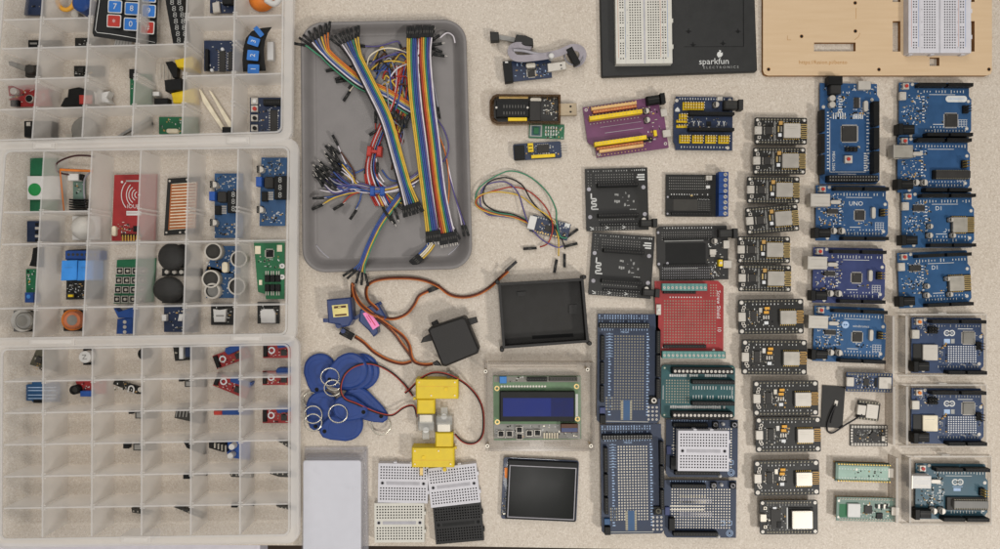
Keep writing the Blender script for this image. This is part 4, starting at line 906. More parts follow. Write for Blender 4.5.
def proto_mega(label, px, py, a, dark):
    root = thing('prototyping_board', label, 'circuit board', px, py, 10, a, 'long blue prototyping boards'); z, t = 8.4, 10
    mb = MB(); mb.prism([(-31, -54), (29, -54), (29, -41), (31.4, -38), (31.4, 50), (28, 54), (-28, 54), (-31, 51)], z, t, 'pcb_proto')
    mb.dots(-13.4, -32, 11, 27, 2.76, 2.76, 1.35, t + .1, 'tin' if not dark else 'dull_steel'); mb.dots(-21.6, 29, 3, 5, 2.76, 2.76, 1.35, t + .1, 'tin'); mb.dots(-13.4, -32, 11, 27, 2.76, 2.76, .6, t + .14, 'pcb_olive')
    for y in (-52, -49.6, -46.6, -38.4): ticks(mb, -29, 18, y, 19, t + .1, 'silk_blue', 1, 2.2, seed=int(y) + 90)
    for x0 in (-20, 17.6):
        for i in range(30): mb.quad(x0, -35 + i * 2.76, x0 + 1.5 + (i * 7 % 3) * .6, -34 + i * 2.76, t + .1, 'silk_blue')
    for i in range(9): mb.line([(-22.4, -34 + i * 2.76), (-15.6, -34 + i * 2.76)], .4, t + .1, 'silk_blue')
    for i in range(3):
        for j in range(4): mb.annulus(20 + i * 4, 38 + j * 4, 1.1, .5, t + .12, 'bright', 8)
    mb.text('MEGA', -4, -36, t + .12, 3, 'silk_blue'); mb.line([(-22, 52), (20, 52.4)], .8, t + .1, 'silk_dim')
    mb.quad(-7.4, 31.4, 3.6, 50.4, t + .16, 'tin'); mb.quad(-5, 31, 1.6, 50.8, t + .2, 'pcb_lake'); 
    for i in range(8): mb.quad(-7.4, 32.2 + i * 2.4, 3.6, 32.6 + i * 2.4, t + .18, 'pcb_olive')
    part(root, 'board', mb)
    part(root, 'header_socket', strip(MB(), -30, -45, 19, -40.6, t, 17.5, 18, 'black', 'grey', 1.1, rows=2))
    for x0, y0, y1, n in ((-28.6, -33, -9, 8), (-28.6, -7, 14, 8), (-28.6, 16, 32, 6), (26, -38, -16, 10), (26, -14.4, 7, 8), (26, 9, 28, 8)):
        part(root, 'header_socket', strip(MB(), x0, y0, x0 + 3.6, y1, t, 18, n, 'black', 'gunmetal', 1))
    m = MB(); m.box(20.4, 26.6, 28.4, 34.6, t, t + 3, 'black', ch=.3); m.cyl(24.4, 30.6, 2.6, t + 3, t + 4.4, 'bright' if not dark else 'pcb_olive', n=14); m.cyl(24.4, 30.6, 1.3, t + 4.4, t + 5, 'black', n=12); part(root, 'reset_button', m)
    part(root, 'indicator', MB().box(-28.6, 38, -23, 44, t, t + 3, 'pcb_violet' if not dark else 'pcb_lake', ch=.3)); part(root, 'connector', MB().box(-28.6, 45, -23, 53, t, t + 6, 'black', ch=.3))
    for x in (-26.6, 28): 
        m = MB(); m.box(x - 1, -36, x + 1, 30, z - 2.6, z, 'black')
        for i in range(20): m.box(x - .3, -34 + i * 3.2, x + .3, -33.4 + i * 3.2, 0.05, z - 2.6, 'gold')
        part(root, 'pin_header', m)
    return root
proto_mega('long blue prototyping board left of the red shield, upper of the two', 628.6, 368.6, .4, False)
proto_mega('long blue prototyping board reaching lowest, with an olive reset button', 632.4, 479, -.8, True)
def teal_adapter():
    root = thing('terminal_adapter', 'teal terminal adapter board with two black rows of round screws', 'circuit board', 698.2, 391.6, 4, .5); t = 4.6
    mb = MB(); mb.prism(rrect(-37, -26.6, 36.4, 26.4, 4, 4), 3, t, 'pcb_teal')
    mb.dots(-31.6, -11, 9, 9, 2.7, 2.7, 1.3, t + .1, 'tin'); ticks(mb, -5, 34, -4, 15, t + .1, 'silk', 2.6, 3.8, seed=33); ticks(mb, -5, 34, 5.2, 15, t + .1, 'silk', 2.6, 3.8, seed=34)
    ticks(mb, -28, 27, -16, 26, t + .1, 'silk', 1.8, 2.8, seed=35, w=1.7); ticks(mb, -27, 28, 15.4, 26, t + .1, 'silk', 2.4, 3.2, seed=36, w=1.9)
    mb.line([(-35, -6), (-35, 8)], .5, t + .1, 'silk'); mb.text('TERMINAL', 33.4, 0, t + .1, 2.4, 'silk', 90)
    for sx in (-1, 1):
        for sy in (-1, 1): mb.annulus(sx * 33.6, sy * 23.4, 1.6, .9, t + .1, 'pcb_green'); mb.disc(sx * 33.6, sy * 23.4, .9, t + .12, 'dirty_white')
    part(root, 'board', mb)
    for y in (-24.6, 18.6):
        m = MB(); m.box(-28, y, 32, y + 6, t, 14, 'black', ch=.5)
        for i in range(15): m.cyl(-25.4 + i * 3.95, y + 3.2, 1.35, 14, 14.25, 'bright', n=12); m.line([(-26.2 + i * 3.95, y + 3.2), (-24.6 + i * 3.95, y + 3.2)], .3, 14.3, 'grey')
        part(root, 'screw_terminal', m)
    for y in (-12.4, 8.6): part(root, 'header_socket', strip(MB(), -8, y, 34, y + 3.8, t, 12, 15, 'black', 'gunmetal', 1))
teal_adapter()
def proto_uno(label, px, py, bread):
    root = thing('prototyping_board', label, 'circuit board', px, py, 9, .4, 'short blue prototyping boards'); z, t = 7.4, 9
    mb = MB(); mb.prism([(-35.6, -28), (35.4, -28), (35.4, 28.6), (-33, 28.6), (-35.6, 25)], z, t, 'pcb_proto')
    mb.dots(-28, -19, 22, 15, 2.7, 2.7, 1.2, t + .1, 'dull_steel'); mb.dots(-20, -12, 10, 2, 2.7, 5.4, 1.6, t + .14, 'tin')
    for y in (-2.4, 1): mb.line([(-30, y), (4, y)], .9, t + .14, 'dull_steel')
    for i in range(13): mb.quad(-20 + i * 2.5, -9.6, -19 + i * 2.5, -5, t + .14, 'mid_grey'); mb.quad(-20 + i * 2.5, 3.6, -19 + i * 2.5, 8, t + .14, 'mid_grey')
    ticks(mb, -30, 5, -27, 15, t + .1, 'silk_blue', .8, 1.8, seed=41)
    for x in (22, 29): mb.line([(x - 2, 12), (x + 2, 12), (x + 2, 16), (x - 2, 16)], .5, t + .16, 'silk_blue')
    for r in (2, 3.4): mb.annulus(29, 24, r, r - .5, t + .14, 'silk_blue')
    part(root, 'board', mb)
    for x0, x1, y0, n in ((-30, 4, -25.4, 14), (-28, 16, 21.6, 16)): part(root, 'header_socket', strip(MB(), x0, y0, x1, y0 + 3.6, t, 15, n, 'black', 'gunmetal', .9))
    for x, c in ((12.4, 'pcb_olive'), (31.2, 'black')):
        m = MB(); m.box(x - 3, -26.6, x + 3, -20.6, t, t + 3, 'black', ch=.3); m.annulus(x, -23.6, 2.2, 1.5, t + 3.1, 'mid_grey'); m.cyl(x, -23.6, 1.4, t + 3.1, t + 4, c, n=12); part(root, 'push_button', m)
    for x, y in ((20.4, -24), (17.6, 27)): part(root, 'indicator', MB().dome(x, y, 1.9, t, 4, 'white', 12, 4))
    part(root, 'indicator', MB().box(-35.4, -2, -31, 6, t, t + 2.6, 'pcb_violet', ch=.3)); part(root, 'connector', MB().box(-32, 8, -26.4, 20, t, t + 6, 'black', ch=.3))
    for y in (-23.6, 23.4):
        m = MB(); m.box(-28, y - 1, 20, y + 1, z - 2.4, z, 'black')
        for i in range(14): m.box(-26 + i * 3.2, y - .3, -25.4 + i * 3.2, y + .3, .05, z - 2.4, 'gold')
        part(root, 'pin_header', m)
    return root
proto_uno('short blue prototyping board partly hidden under a white mini breadboard', 702, 448, True)
proto_uno('short blue prototyping board with bare hole grid, lowest beside the long blue one', 700.4, 508.6, False)
r_ = thing('mini_breadboard', 'white mini breadboard resting on the short blue prototyping board', 'breadboard', 703.6, 451, 27.5, .5, z0=18.2); mini_bread(r_, 0, 0, .1, 'bread')
# ------------------------------------------------------------------ grey tray
def tray():
    root = thing('tray', 'grey rounded plastic tray under the tangle of jumper wires', 'tray', 385, 147, 0)
    def loop(ins, r, z, top=22.0, n=8):
        TL, TR, BR, BL = (300.6 + ins, top + ins), (466.6 - ins, 19.6 + ins), (472.2 - ins, 269.4 - ins), (302.2 + ins, 272.4 - ins)
        out = []
        for (px, py), sx, sy, a in ((TR, -1, 1, -90), (BR, -1, -1, 0), (BL, 1, -1, 90), (TL, 1, 1, 180)):
            cx, cy = px + sx * r, py + sy * r
            for i in range(n + 1): t = math.radians(a + 90 * i / n); out.append((cx + r * math.cos(t), cy + r * math.sin(t)))
        return out, z
    L = [loop(1.5, 21, .2), loop(0, 23, 15), loop(.3, 22.6, 16.4), loop(1.8, 21, 17), loop(3.6, 19.4, 16), loop(8, 17, 9), loop(11.6, 15, 3.6), loop(13.4, 13, 2.2), loop(14.6, 12, 1.9), loop(15.2, 11.6, 2.3), loop(16.2, 11, 2.3)]
    mb = MB(root, True); rings = []
    for pts, z in L: rings.append([mb.pt(x, y, z) for x, y in pts])
    n = len(rings[0])
    for a, b in zip(rings, rings[1:]):
        for i in range(n): j = (i + 1) % n; mb.face((a[i], a[j], b[j], b[i]), 'tray_grey', True)
    mb.face(rings[-1], 'tray_grey'); mb.face(rings[0][::-1], 'tray_grey')
    for x, y in ((322, 253), (455, 250)): mb.tube([(x - 6 if x < 400 else x + 6, y - 8, 2.2), (x, y - 1, 2.2), (x + 7 if x < 400 else x - 7, y + 5, 2.2)], .7, 'mid_grey', 6, smooth=5)
    part(root, 'shell', mb)
tray()
# ------------------------------------------------------------------ jumper wires
def conn(mb, x, y, a, z, L=11.5, w=2.4, m='black', pin=True, z1=None):
    """pin housing centred at (x,y), long axis turned a degrees"""
    mb.turn(x, y, a); h = w
    mb.box(-L / 2, -w / 2, L / 2, w / 2, z, z + h, m); mb.quad(-L * .12, -w * .22, L * .12, w * .22, z + h + .06, 'gunmetal')
    if pin: mb.box(L / 2, -.22, L / 2 + 3, .22, z + h / 2 - .3, z + h / 2 + .3, 'steel')
    mb.flat()
def offset_path(p, d):
    out = []; n = len(p)
    for i in range(n):
        a, b = p[max(0, i - 1)], p[min(n - 1, i + 1)]; dx, dy = b[0] - a[0], b[1] - a[1]; l = math.hypot(dx, dy) or 1
        out.append((p[i][0] - dy / l * d, p[i][1] + dx / l * d, p[i][2]))
    return out
def ribbon(label, path, cols, pitch, r, group='flat ribbons of jumper wires', spread=(0, 0), ends=(None, None), seed=1, clen=11, name='ribbon_cable'):
    root = thing(name, label, 'jumper wires', path[len(path) // 2][0], path[len(path) // 2][1], 10, 0, group); rr = random.Random(seed)
    P = spline(path, 8); n = len(cols)
    for i, c in enumerate(cols):
        d = (i - (n - 1) / 2)
        q = []
        for k, p in enumerate(P):
            t = k / (len(P) - 1); f = 1 + spread[0] * max(0, 1 - t * 6) + spread[1] * max(0, t * 6 - 5)
            a, b = P[max(0, k - 1)], P[min(len(P) - 1, k + 1)]; dx, dy = b[0] - a[0], b[1] - a[1]; l = math.hypot(dx, dy) or 1
            q.append((p[0] + dy / l * d * pitch * f * -1, p[1] + dx / l * d * pitch * f, p[2] + (rr.random() - .5) * .25))
        mb = MB(root, True); mb.tube(q, r, c, 6); part(root, 'wire', mb)
        for e, (end, k, k2) in enumerate(((ends[0], 0, 1), (ends[1], -1, -2))):
            if not end: continue
            mb = MB(root, True); x, y, z = q[k]; a = math.degrees(math.atan2(y - q[k2][1], x - q[k2][0])) + rr.uniform(-7, 7)
            L = clen; ca, sa = math.cos(math.radians(a)), math.sin(math.radians(a))
            conn(mb, x + ca * (L / 2 - 1), y + sa * (L / 2 - 1), a, z - 1 + rr.uniform(0, 1.6), L, 2.35, pin=(end == 'male')); part(root, 'connector', mb)
    return root
RB1 = ['w_yellow', 'w_yellow', 'w_green', 'w_blue', 'w_blue', 'w_purple', 'w_white']
RB2 = ['w_brown', 'w_red', 'w_orange', 'w_yellow', 'w_green', 'w_blue', 'w_purple', 'w_white']
ribbon('flat ribbon starting with yellow strands, left one of the two straight upright ribbons', [(413.5, 37, 17), (413, 60, 20), (415.5, 100, 17), (420.5, 140, 14), (427, 190, 11), (433, 232, 8)], RB1[::-1], 1.8, .92, spread=(.1, .2), ends=('female', 'male'), seed=2)
ribbon('flat ribbon starting with brown and red strands, right one of the two straight upright ribbons', [(424.5, 36, 17), (424.6, 60, 20), (428, 100, 17), (433, 140, 14), (439, 190, 11), (447, 234, 8)], RB2[::-1], 1.68, .86, spread=(.25, .25), ends=('female', 'male'), seed=3)
ribbon('flat ribbon slanting from the tray top centre to its middle, black and white strands first', [(348, 40, 15), (356, 58, 17), (371, 88, 20), (386, 120, 18), (397, 158, 15), (405, 186, 11), (411, 205, 9)], ['w_black', 'w_white', 'w_grey', 'w_blue', 'w_blue', 'w_green', 'w_yellow', 'w_yellow'][::-1], 1.66, .85, spread=(.9, .4), ends=('female', 'female'), seed=4)
ribbon('loose ribbon from the upper left tray corner, green, white and orange strands, passing below another', [(316, 38, 16), (325, 53, 14), (342, 69, 12), (362, 84, 10), (384, 93, 9), (408, 108, 8), (424, 116, 5)], ['w_green', 'w_black', 'w_white', 'w_blue', 'w_grey', 'w_yellow', 'w_orange', 'w_orange'][::-1], 1.55, .85, spread=(1.6, 0), ends=('female', None), seed=5)
ribbon('short blue and yellow ribbon reaching over the front rim of the tray', [(404, 191, 6), (392, 207, 8), (380, 224, 11), (370, 244, 16), (363, 262, 19.5), (359, 272, 17)], ['w_blue', 'w_blue', 'w_purple', 'w_yellow', 'w_green'][::-1], 1.35, .75, spread=(0, 1.5), ends=(None, 'female'), seed=6, clen=13)
ribbon('short cream, yellow and blue ribbon end with black plug at the tray front', [(432, 243, 5), (427, 250, 7), (420, 257, 11)], ['w_yellow', 'cream', 'cream', 'w_blue'], 2.0, .9, ends=(None, 'female'), seed=7, clen=12)
def jumper(label, pts, col, e0=True, e1=True, r=.75, L=11.5, group='loose jumper wires in the tray', cols=None):
    root = thing('jumper_wire', label, 'jumper wire', pts[0][0], pts[0][1], 5, 0, group)
    P = spline(pts, 8); part(root, 'wire', MB(root, True).tube(P, r, col, 6))
    for on, k, k2 in ((e0, 0, 1), (e1, -1, -2)):
        if on:
            x, y, z = P[k]; a = math.degrees(math.atan2(y - P[k2][1], x - P[k2][0])); c, s = math.cos(math.radians(a)), math.sin(math.radians(a))
            mb = MB(root, True); conn(mb, x + c * (L / 2 - 1), y + s * (L / 2 - 1), a, max(2.5, z - 1.2), L, 2.4, pin=(on == 'pin')); part(root, 'connector', mb)
    return root
for lb, pts, col, e0, e1 in (
    ('purple jumper wire lying across the tray near its top', [(364, 46, 4), (374, 46.6, 4), (384, 45, 5), (397, 41.4, 6), (400, 45, 6)], 'w_purple', True, True),
    ('white jumper wire arching highest beside the slanted ribbon top', [(367, 66, 5), (370, 56, 10), (382, 49, 14), (396, 49, 12), (410, 54, 6)], 'cream', False, False),
    ('thick purple jumper wire arching below the white arch', [(370, 66, 5), (378, 60, 10), (390, 55, 12), (402, 52, 9), (411, 57, 5)], 'w_purple', False, False),
    ('yellow jumper wire arch curving into the left upright ribbon', [(371, 70, 4), (380, 63, 9), (392, 61, 11), (404, 63, 8), (412, 68, 5)], 'w_yellow', False, False),
    ('white jumper wire rising steeply beside the orange bundle', [(387, 86, 4), (391, 76, 9), (398, 68, 12), (408, 64, 8)], 'w_white', False, False),
    ('pale wire lying straight across between the two ribbon groups', [(376, 72, 4), (386, 71, 5), (398, 73, 6), (410, 78, 5)], 'w_grey', False, False),
    ('deep blue jumper wire under the purple arches', [(372, 62, 3), (384, 57, 6), (398, 55, 6), (412, 62, 4)], 'w_blue', False, False),
    ('black jumper wire with housing left of the slanted ribbon', [(378, 60, 3), (366, 62, 3), (352, 66, 3), (336, 69, 3)], 'w_black', False, True),
    ('black jumper plug resting below the upper left ribbon', [(362, 70, 4), (354, 74, 3.6), (345, 76.6, 3)], 'w_black', False, True),
    ('brown jumper wire whose plug points lower left below the upper left ribbon', [(366, 72, 4), (356, 78, 3.6), (346, 80, 3)], 'w_brown', False, True),
    ('cream jumper wire with a plug slanting steeply down left', [(364, 74, 4), (358, 80, 3.4), (353, 86, 3), (349, 92, 3)], 'cream', False, True),
    ('short red jumper lying alone beside the slanted ribbon middle', [(390, 106, 4), (380, 127, 4), (376, 130, 4), (375.5, 122, 4)], 'w_red', False, True),
    ('purple jumper wire looping out to the right of the upright ribbons', [(436, 118, 4), (444, 130, 8), (448.6, 146, 9), (446, 158, 7), (441, 163, 4)], 'w_purple', False, False),
    ('orange jumper wire running down right of the upright ribbons', [(436, 130, 4), (445, 152, 6), (449, 180, 6), (448, 206, 5), (446, 222, 4)], 'w_orange', False, True),
    ('yellowish grey jumper wire rising along the right tray side', [(432, 78, 6), (436, 96, 6), (438, 108, 5)], 'w_grey', False, True),
    ('white jumper wire ending at the lower right tray corner', [(444, 146, 4), (449, 170, 6), (455, 196, 8), (460, 216, 12), (462, 226, 14)], 'w_white', False, True),
    ('lilac jumper wire ending beside the white one at the lower right tray corner', [(446, 160, 4), (452, 186, 8), (460, 212, 15), (465, 226, 19)], 'w_purple', False, True),
    ('white jumper wire from the right ribbon to the lower connectors', [(441, 186, 6), (446, 206, 6), (451, 222, 7), (455, 230, 9)], 'w_white', False, True),
    ('thin clear wire curling at the top right tray corner', [(440, 38, 10), (447, 33, 12), (453, 36, 13), (455, 43, 12)], 'w_white', False, False)):
    jumper(lb, pts, col, e0, e1)
# plug cluster at the top of the upright ribbons
for i, (x, y, a) in enumerate(((431, 35, -60), (435, 38, -35), (436.5, 44, -8), (437, 50, 20), (432, 30, -75), (429, 44, 40), (439, 55, 8))):
    def f(mb, x=x, y=y, a=a): conn(mb, x, y, a, 8 + (i % 3) * 2, 11, 2.4, pin=i % 2 == 0)
    root = thing('jumper_wire', ['black jumper plug pointing steeply up at the tray top', 'black jumper plug leaning up right beside the upright ribbons', 'black jumper plug lying level at the upright ribbons', 'black jumper plug sagging below the level one', 'black jumper plug standing behind the steep one', 'black jumper plug tucked under the ribbon edge', 'black jumper plug lying lowest right of the ribbon tops'][i], 'jumper wire', x, y, 10, 0, 'loose jumper plugs')
    mb = MB(root, True); f(mb); part(root, 'connector', mb)
    mb = MB(root, True); mb.tube([(x - 5 * math.cos(math.radians(a)), y - 5 * math.sin(math.radians(a)), 9 + (i % 3) * 2), (x - 11 * math.cos(math.radians(a)), y + 4, 8), (423, 60 + i, 6)], .7, ['w_black', 'w_blue', 'w_grey'][i % 3], 6, smooth=5); part(root, 'wire', mb)
# tied bundles
def bundle(label, tie, tiecol, tw, wires, heads, seed):
    root = thing('wire_bundle', label, 'wire bundle', tie[0], tie[1], 8, 0, 'tied bundles of jumper wires'); rr = random.Random(seed)
    for pts, c in wires: part(root, 'wire', MB(root, True).tube(spline(pts, 7), .8, c, 6))
    for x, y, a, p in heads:
        mb = MB(root, True); conn(mb, x, y, a, 3 + rr.random() * 9, 11.5, 2.5, pin=p); part(root, 'connector', mb)
    mb = MB(root, True)
    for dx in (-5, 5) if tw > 8 else (0,):
        mb.turn(tie[0] + dx, tie[1], tie[2]); mb.box(-2.4, -tie[3], 2.4, tie[3], 3, 13, tiecol, ch=1); mb.flat()
    if tw > 8: mb.turn(tie[0], tie[1], tie[2]); mb.box(-6, -1.4, 6, 2, 3, 12, tiecol, ch=1); mb.flat()
    part(root, 'cable_tie', mb)
cols = ['w_white', 'w_blue', 'w_purple', 'w_purple', 'w_blue', 'w_white', 'w_yellow', 'w_black', 'w_white', 'w_blue', 'w_purple', 'w_grey', 'w_yellow', 'w_brown', 'w_white']
W = []; Hd = []; rr = random.Random(12)
starts = [(321, 178), (322, 174), (325, 172), (328, 168), (331, 176), (326, 183), (334, 160), (329, 158), (336, 166), (324, 166), (332, 184), (319, 171), (338, 172), (335, 150), (341, 181)]
for i, (c, (x, y)) in enumerate(zip(cols, starts)):
    d = (i % 5 - 2) * 1.2; z = 4 + (i * 3 % 7)
    W.append(([(x + 6, y + 2, z), (x + 18, y + 10 + (178 - y) * .35, z + 1), (358, 186 + d, z + 1), (378, 190 + d, 6 + i * .3), (394, 188 + d, 5 + i * .4), (411, 181 + d * 1.5, 4 + i * .3), (424, 172 + d * 2, 3 + i * .3)], c))
    Hd.append((x, y, math.degrees(math.atan2(-12, -14)) + rr.uniform(-18, 22), True))
for i, (p, c) in enumerate(((((346, 178, 5), (352, 174, 5), (358, 172, 4), (364, 169, 3)), 'w_blue'), (((382, 170, 5), (388, 178, 6), (394, 181, 5), (402, 180, 4)), 'w_blue'))): W.append((list(p), c))
for i in range(9):
    x, y = 318 + rr.random() * 22, 158 + rr.random() * 24; Hd.append((x, y, 218 + rr.uniform(-22, 26), True))
    W.append(([(x + 5, y + 4, 6), (x + 16, y + 12, 8), (356, 184 + i * .8, 7), (377, 189 + i * .5, 8), (398, 186 + i * .6, 7), (415, 178 + i, 5)], ['w_blue', 'w_purple', 'w_blue', 'w_white', 'w_purple'][i % 5]))
Hd += [(335, 140, 62, False), (329, 150, 50, True), (333, 151, 60, True), (318, 198, -2, True), (317, 207, -24, True), (338, 206.6, -30, True), (353, 214.6, -56, True)]
W += [([(324, 197.6, 4), (336, 196, 5), (350, 192, 6), (374, 191, 7)], 'w_blue'), ([(323, 204, 4), (336, 197, 5), (356, 192, 6), (376, 191, 7)], 'w_yellow'), ([(343, 203, 4), (350, 196, 5), (360, 192, 6), (378, 190, 7)], 'w_red'), ([(356, 209, 4), (360, 200, 5), (363, 192, 6), (378, 189, 7)], 'w_blue'),
      ([(338, 146, 4), (344, 160, 4), (350, 172, 5), (360, 184, 6), (378, 190, 7)], 'w_white'), ([(320, 190, 5), (334, 192, 6), (352, 189, 7), (378, 192, 8)], 'w_white')]
bundle('bundle of blue, purple and white jumper wires held by a bright blue tie', (377, 191, 0, 4.6), 'blue', 12, W, Hd, 5)
W = []; Hd = []
for i, c in enumerate(['wire_red', 'wire_red', 'w_white', 'wire_red', 'w_red', 'w_white', 'w_black', 'w_blue', 'wire_red']):
    d = (i - 4) * 1.0; z = 4 + (i % 4) * 1.5
    W.append(([(400 + d * 1.6, 66, z), (398 + d, 88, z + 1), (393 + d, 108, z + 2), (383 + d, 126, z + 2), (374 + d, 148, z + 1), (370 + d * 1.2, 168, z), (374 + d * 1.8, 186, 4), (384 + d * 2, 206, 4)], c))
for i, c in enumerate(['w_orange', 'wire_red', 'w_orange']): W.append(([(395 + i * 2, 90, 5), (398 + i * 2, 78, 8), (402 + i * 2, 66, 8), (409, 58 + i, 5)], c))
Hd += [(393, 113, 100, False), (399, 119, 80, False), (405, 122, 75, False), (374, 132, -30, True), (366, 168, 100, False), (377, 168, 92, False), (385, 212, 62, True), (388, 216, 56, True), (392, 219, 60, True), (396, 214, 70, True), (401, 208, 40, True)]
for i in range(16):
    a, b, z = rr.uniform(372, 392), rr.uniform(62, 100), rr.uniform(3, 9)
    W.append(([(a, b, 3), (a + rr.uniform(4, 14), b + rr.uniform(-22, 4), z + 3), (a + rr.uniform(14, 24), b + rr.uniform(-8, 26), z), (rr.uniform(396, 412), b + rr.uniform(20, 52), 4), (rr.uniform(386, 404), b + rr.uniform(40, 80), 3.5)], rr.choice(['w_white', 'w_orange', 'wire_red', 'w_purple', 'w_yellow', 'w_black', 'w_blue', 'w_grey', 'w_brown'])))
Hd += [(396, 116, 70, False), (402, 125, 95, False), (408, 118, 110, False), (352, 84, 130, False), (345, 75, 160, False), (390, 130, 60, True)]
W += [([(378, 195, 5), (384, 208, 4), (389, 218, 4)], 'w_yellow'), ([(382, 194, 5), (388, 206, 4), (396, 213, 4)], 'w_white'), ([(386, 193, 6), (394, 200, 5), (404, 204, 5)], 'w_yellow'), ([(372, 160, 6), (375, 175, 6), (382, 184, 5), (388, 188, 5)], 'w_white'), ([(376, 158, 6), (378, 172, 6), (384, 182, 5)], 'w_white')]
bundle('bundle of red, orange and white jumper wires held by a red tie', (374, 151, 6, 5), 'wire_red', 12, W, Hd, 6)

# ------------------------------------------------------------------ servo motors
def flatlead(root, pts, cols=('w_brown', 'w_lead', 'w_orange'), r=.55, name='lead'):
    P = spline(pts, 8)
    for i, c in enumerate(cols): part(root, name, MB(root, True).tube(offset_path(P, (i - (len(cols) - 1) / 2) * 1.12), r, c, 6))
def plug(root, x, y, a, z, L=13, w=7, m='black'):
    mb = MB(root, True); mb.turn(x, y, a); mb.box(-L / 2, -w / 2, L / 2, w / 2, z, z + 2.6, m, ch=.3)
    for i in (-1, 0, 1): mb.quad(-L * .2, i * w * .3 - .4, L * .1, i * w * .3 + .4, z + 2.66, 'gunmetal')
    return part(root, 'plug', mb)
def servo_a():
    root = thing('servo_motor', 'small blue servo motor with a gold printed label', 'servo motor', 339, 312, 0); mb = MB(root, True)
    mb.prism([(326.4, 299.6), (350.6, 297.4), (352.6, 320), (349, 326), (342, 327.4), (340, 325), (328, 323)], 1, 21, 'servo_blue', ch=1.2)
    part(root, 'case', mb); mb = MB(root, True); mb.box(323, 318.4, 353.6, 322.4, 6, 9, 'servo_blue', ch=.5); part(root, 'mounting_tab', mb)
    mb = MB(root, True); mb.prism([(331.8, 305.4), (347.6, 304), (348.6, 316), (333.4, 317.4)], 21.1, 21.4, 'gold_label')
    mb.line([(334, 307.4), (346, 306.4)], 2.2, 21.5, 'w_brown'); mb.line([(335, 315.4), (346.6, 314.4)], 1.8, 21.5, 'w_brown'); mb.line([(338, 307), (341, 306.8)], 1, 21.6, 'gold_label'); part(root, 'sticker', mb)
    mb = MB(root, True); mb.cyl(343, 331, 2.4, 8, 12, 'servo_blue', n=12); mb.cyl(338.6, 325, 3.4, 4, 16, 'servo_blue', n=14); part(root, 'gear_boss', mb)
    flatlead(root, [(351, 301, 6), (352.4, 295, 8), (352, 286, 10), (353, 283, 14)], r=.58); 
servo_a()
def servo_b():
    root = thing('servo_motor', 'small blue servo motor with a pink label, turned diagonally', 'servo motor', 371, 320, 0); mb = MB(root, True)
    mb.prism([(360, 309.6), (377.8, 302.6), (386.6, 318), (377, 326.6), (377.6, 333), (373.4, 337), (369, 331), (358.4, 321)], 1, 18, 'servo_blue', ch=1.2); part(root, 'case', mb)
    mb = MB(root, True); mb.turn(371, 316, 59); mb.box(-8, -15.6, -4.6, 15.6, 8, 11, 'servo_blue', ch=.5); part(root, 'mounting_tab', mb)
    mb = MB(root, True); mb.prism([(362.8, 313.4), (369.4, 310.6), (379.6, 325.6), (373, 329.8)], 18.1, 18.4, 'pink')
    mb.line([(368.4, 315), (375.4, 325.6)], .8, 18.5, 'red'); mb.line([(366.6, 316), (371, 322.6)], .5, 18.5, 'red'); part(root, 'sticker', mb)
    flatlead(root, [(384.6, 318, 8), (376, 308, 19.6), (368.6, 301, 20), (366, 293, 14), (368, 285, 8), (376, 280.4, 5), (390, 278.2, 4), (410, 278.2, 4), (425, 280.6, 4), (438, 286, 5), (450, 294.6, 4), (464, 297, 3), (478, 294, 3), (490, 287, 3), (500, 278, 9), (508, 271, 13)])
    mb = MB(root, True); conn(mb, 511, 266.4, -42, 4, 15, 3, 'w_black', False); part(root, 'plug', mb)
    for o in (-1.05, 0, 1.05): part(root, 'lead', MB(root, True).tube(offset_path(spline([(353, 283, 14), (354, 292, 14), (358, 302, 18), (367, 311, 21), (380, 317, 20), (394, 318.6, 10), (406, 314, 5), (414, 305, 4), (419, 296, 4), (428, 291, 4)], 8), o), .6, ['w_brown', 'w_lead', 'w_orange'][int(round(o / 1.05)) + 1], 6))
    plug(root, 434, 288.6, -22, 2, 13, 4.6)
servo_b()
def servo_c():
    root = thing('servo_motor', 'large black servo motor with a matt square case', 'servo motor', 451, 341, 0); mb = MB(root, True)
    mb.prism([(427.6, 330), (430, 327.4), (462.6, 316.6), (466, 318), (479.4, 349.6), (478, 353.4), (446, 366.6), (442, 366)], 1, 32, 'servo_black', ch=2); part(root, 'case', mb)
    for q in ([(420.6, 343), (422.8, 337.6), (432, 332.6), (435, 340)], [(476.4, 316.8), (478, 322.4), (464, 327.6), (461.6, 320)], [(432.6, 362.6), (437, 360.4), (441.6, 366), (434, 365.6)], [(431, 322.6), (437, 319.6), (441, 328), (434, 331)]):
        part(root, 'mounting_tab', MB(root, True).prism(q, 12, 16, 'servo_black', ch=.6))
    flatlead(root, [(433, 364, 6), (424, 364.6, 4), (415.6, 362.4, 4), (411.6, 357, 6), (409, 345, 8), (402, 335, 10), (390, 326.6, 14), (378, 318, 20.6), (368, 310, 20), (360, 303, 16), (355, 294, 13), (352.6, 285, 14)], r=.6)
    flatlead(root, [(411.6, 361.4, 3), (402, 363.6, 3), (388, 360, 3), (374, 352, 3), (364, 342.6, 3), (355, 336.6, 3)], r=.6)
    flatlead(root, [(414, 361, 4), (408, 352, 6), (402, 344, 8), (394, 333, 12), (384, 324, 16), (376, 318, 21)], r=.5)
    plug(root, 346.6, 334, 28, 8, 14, 7.4)
servo_c()
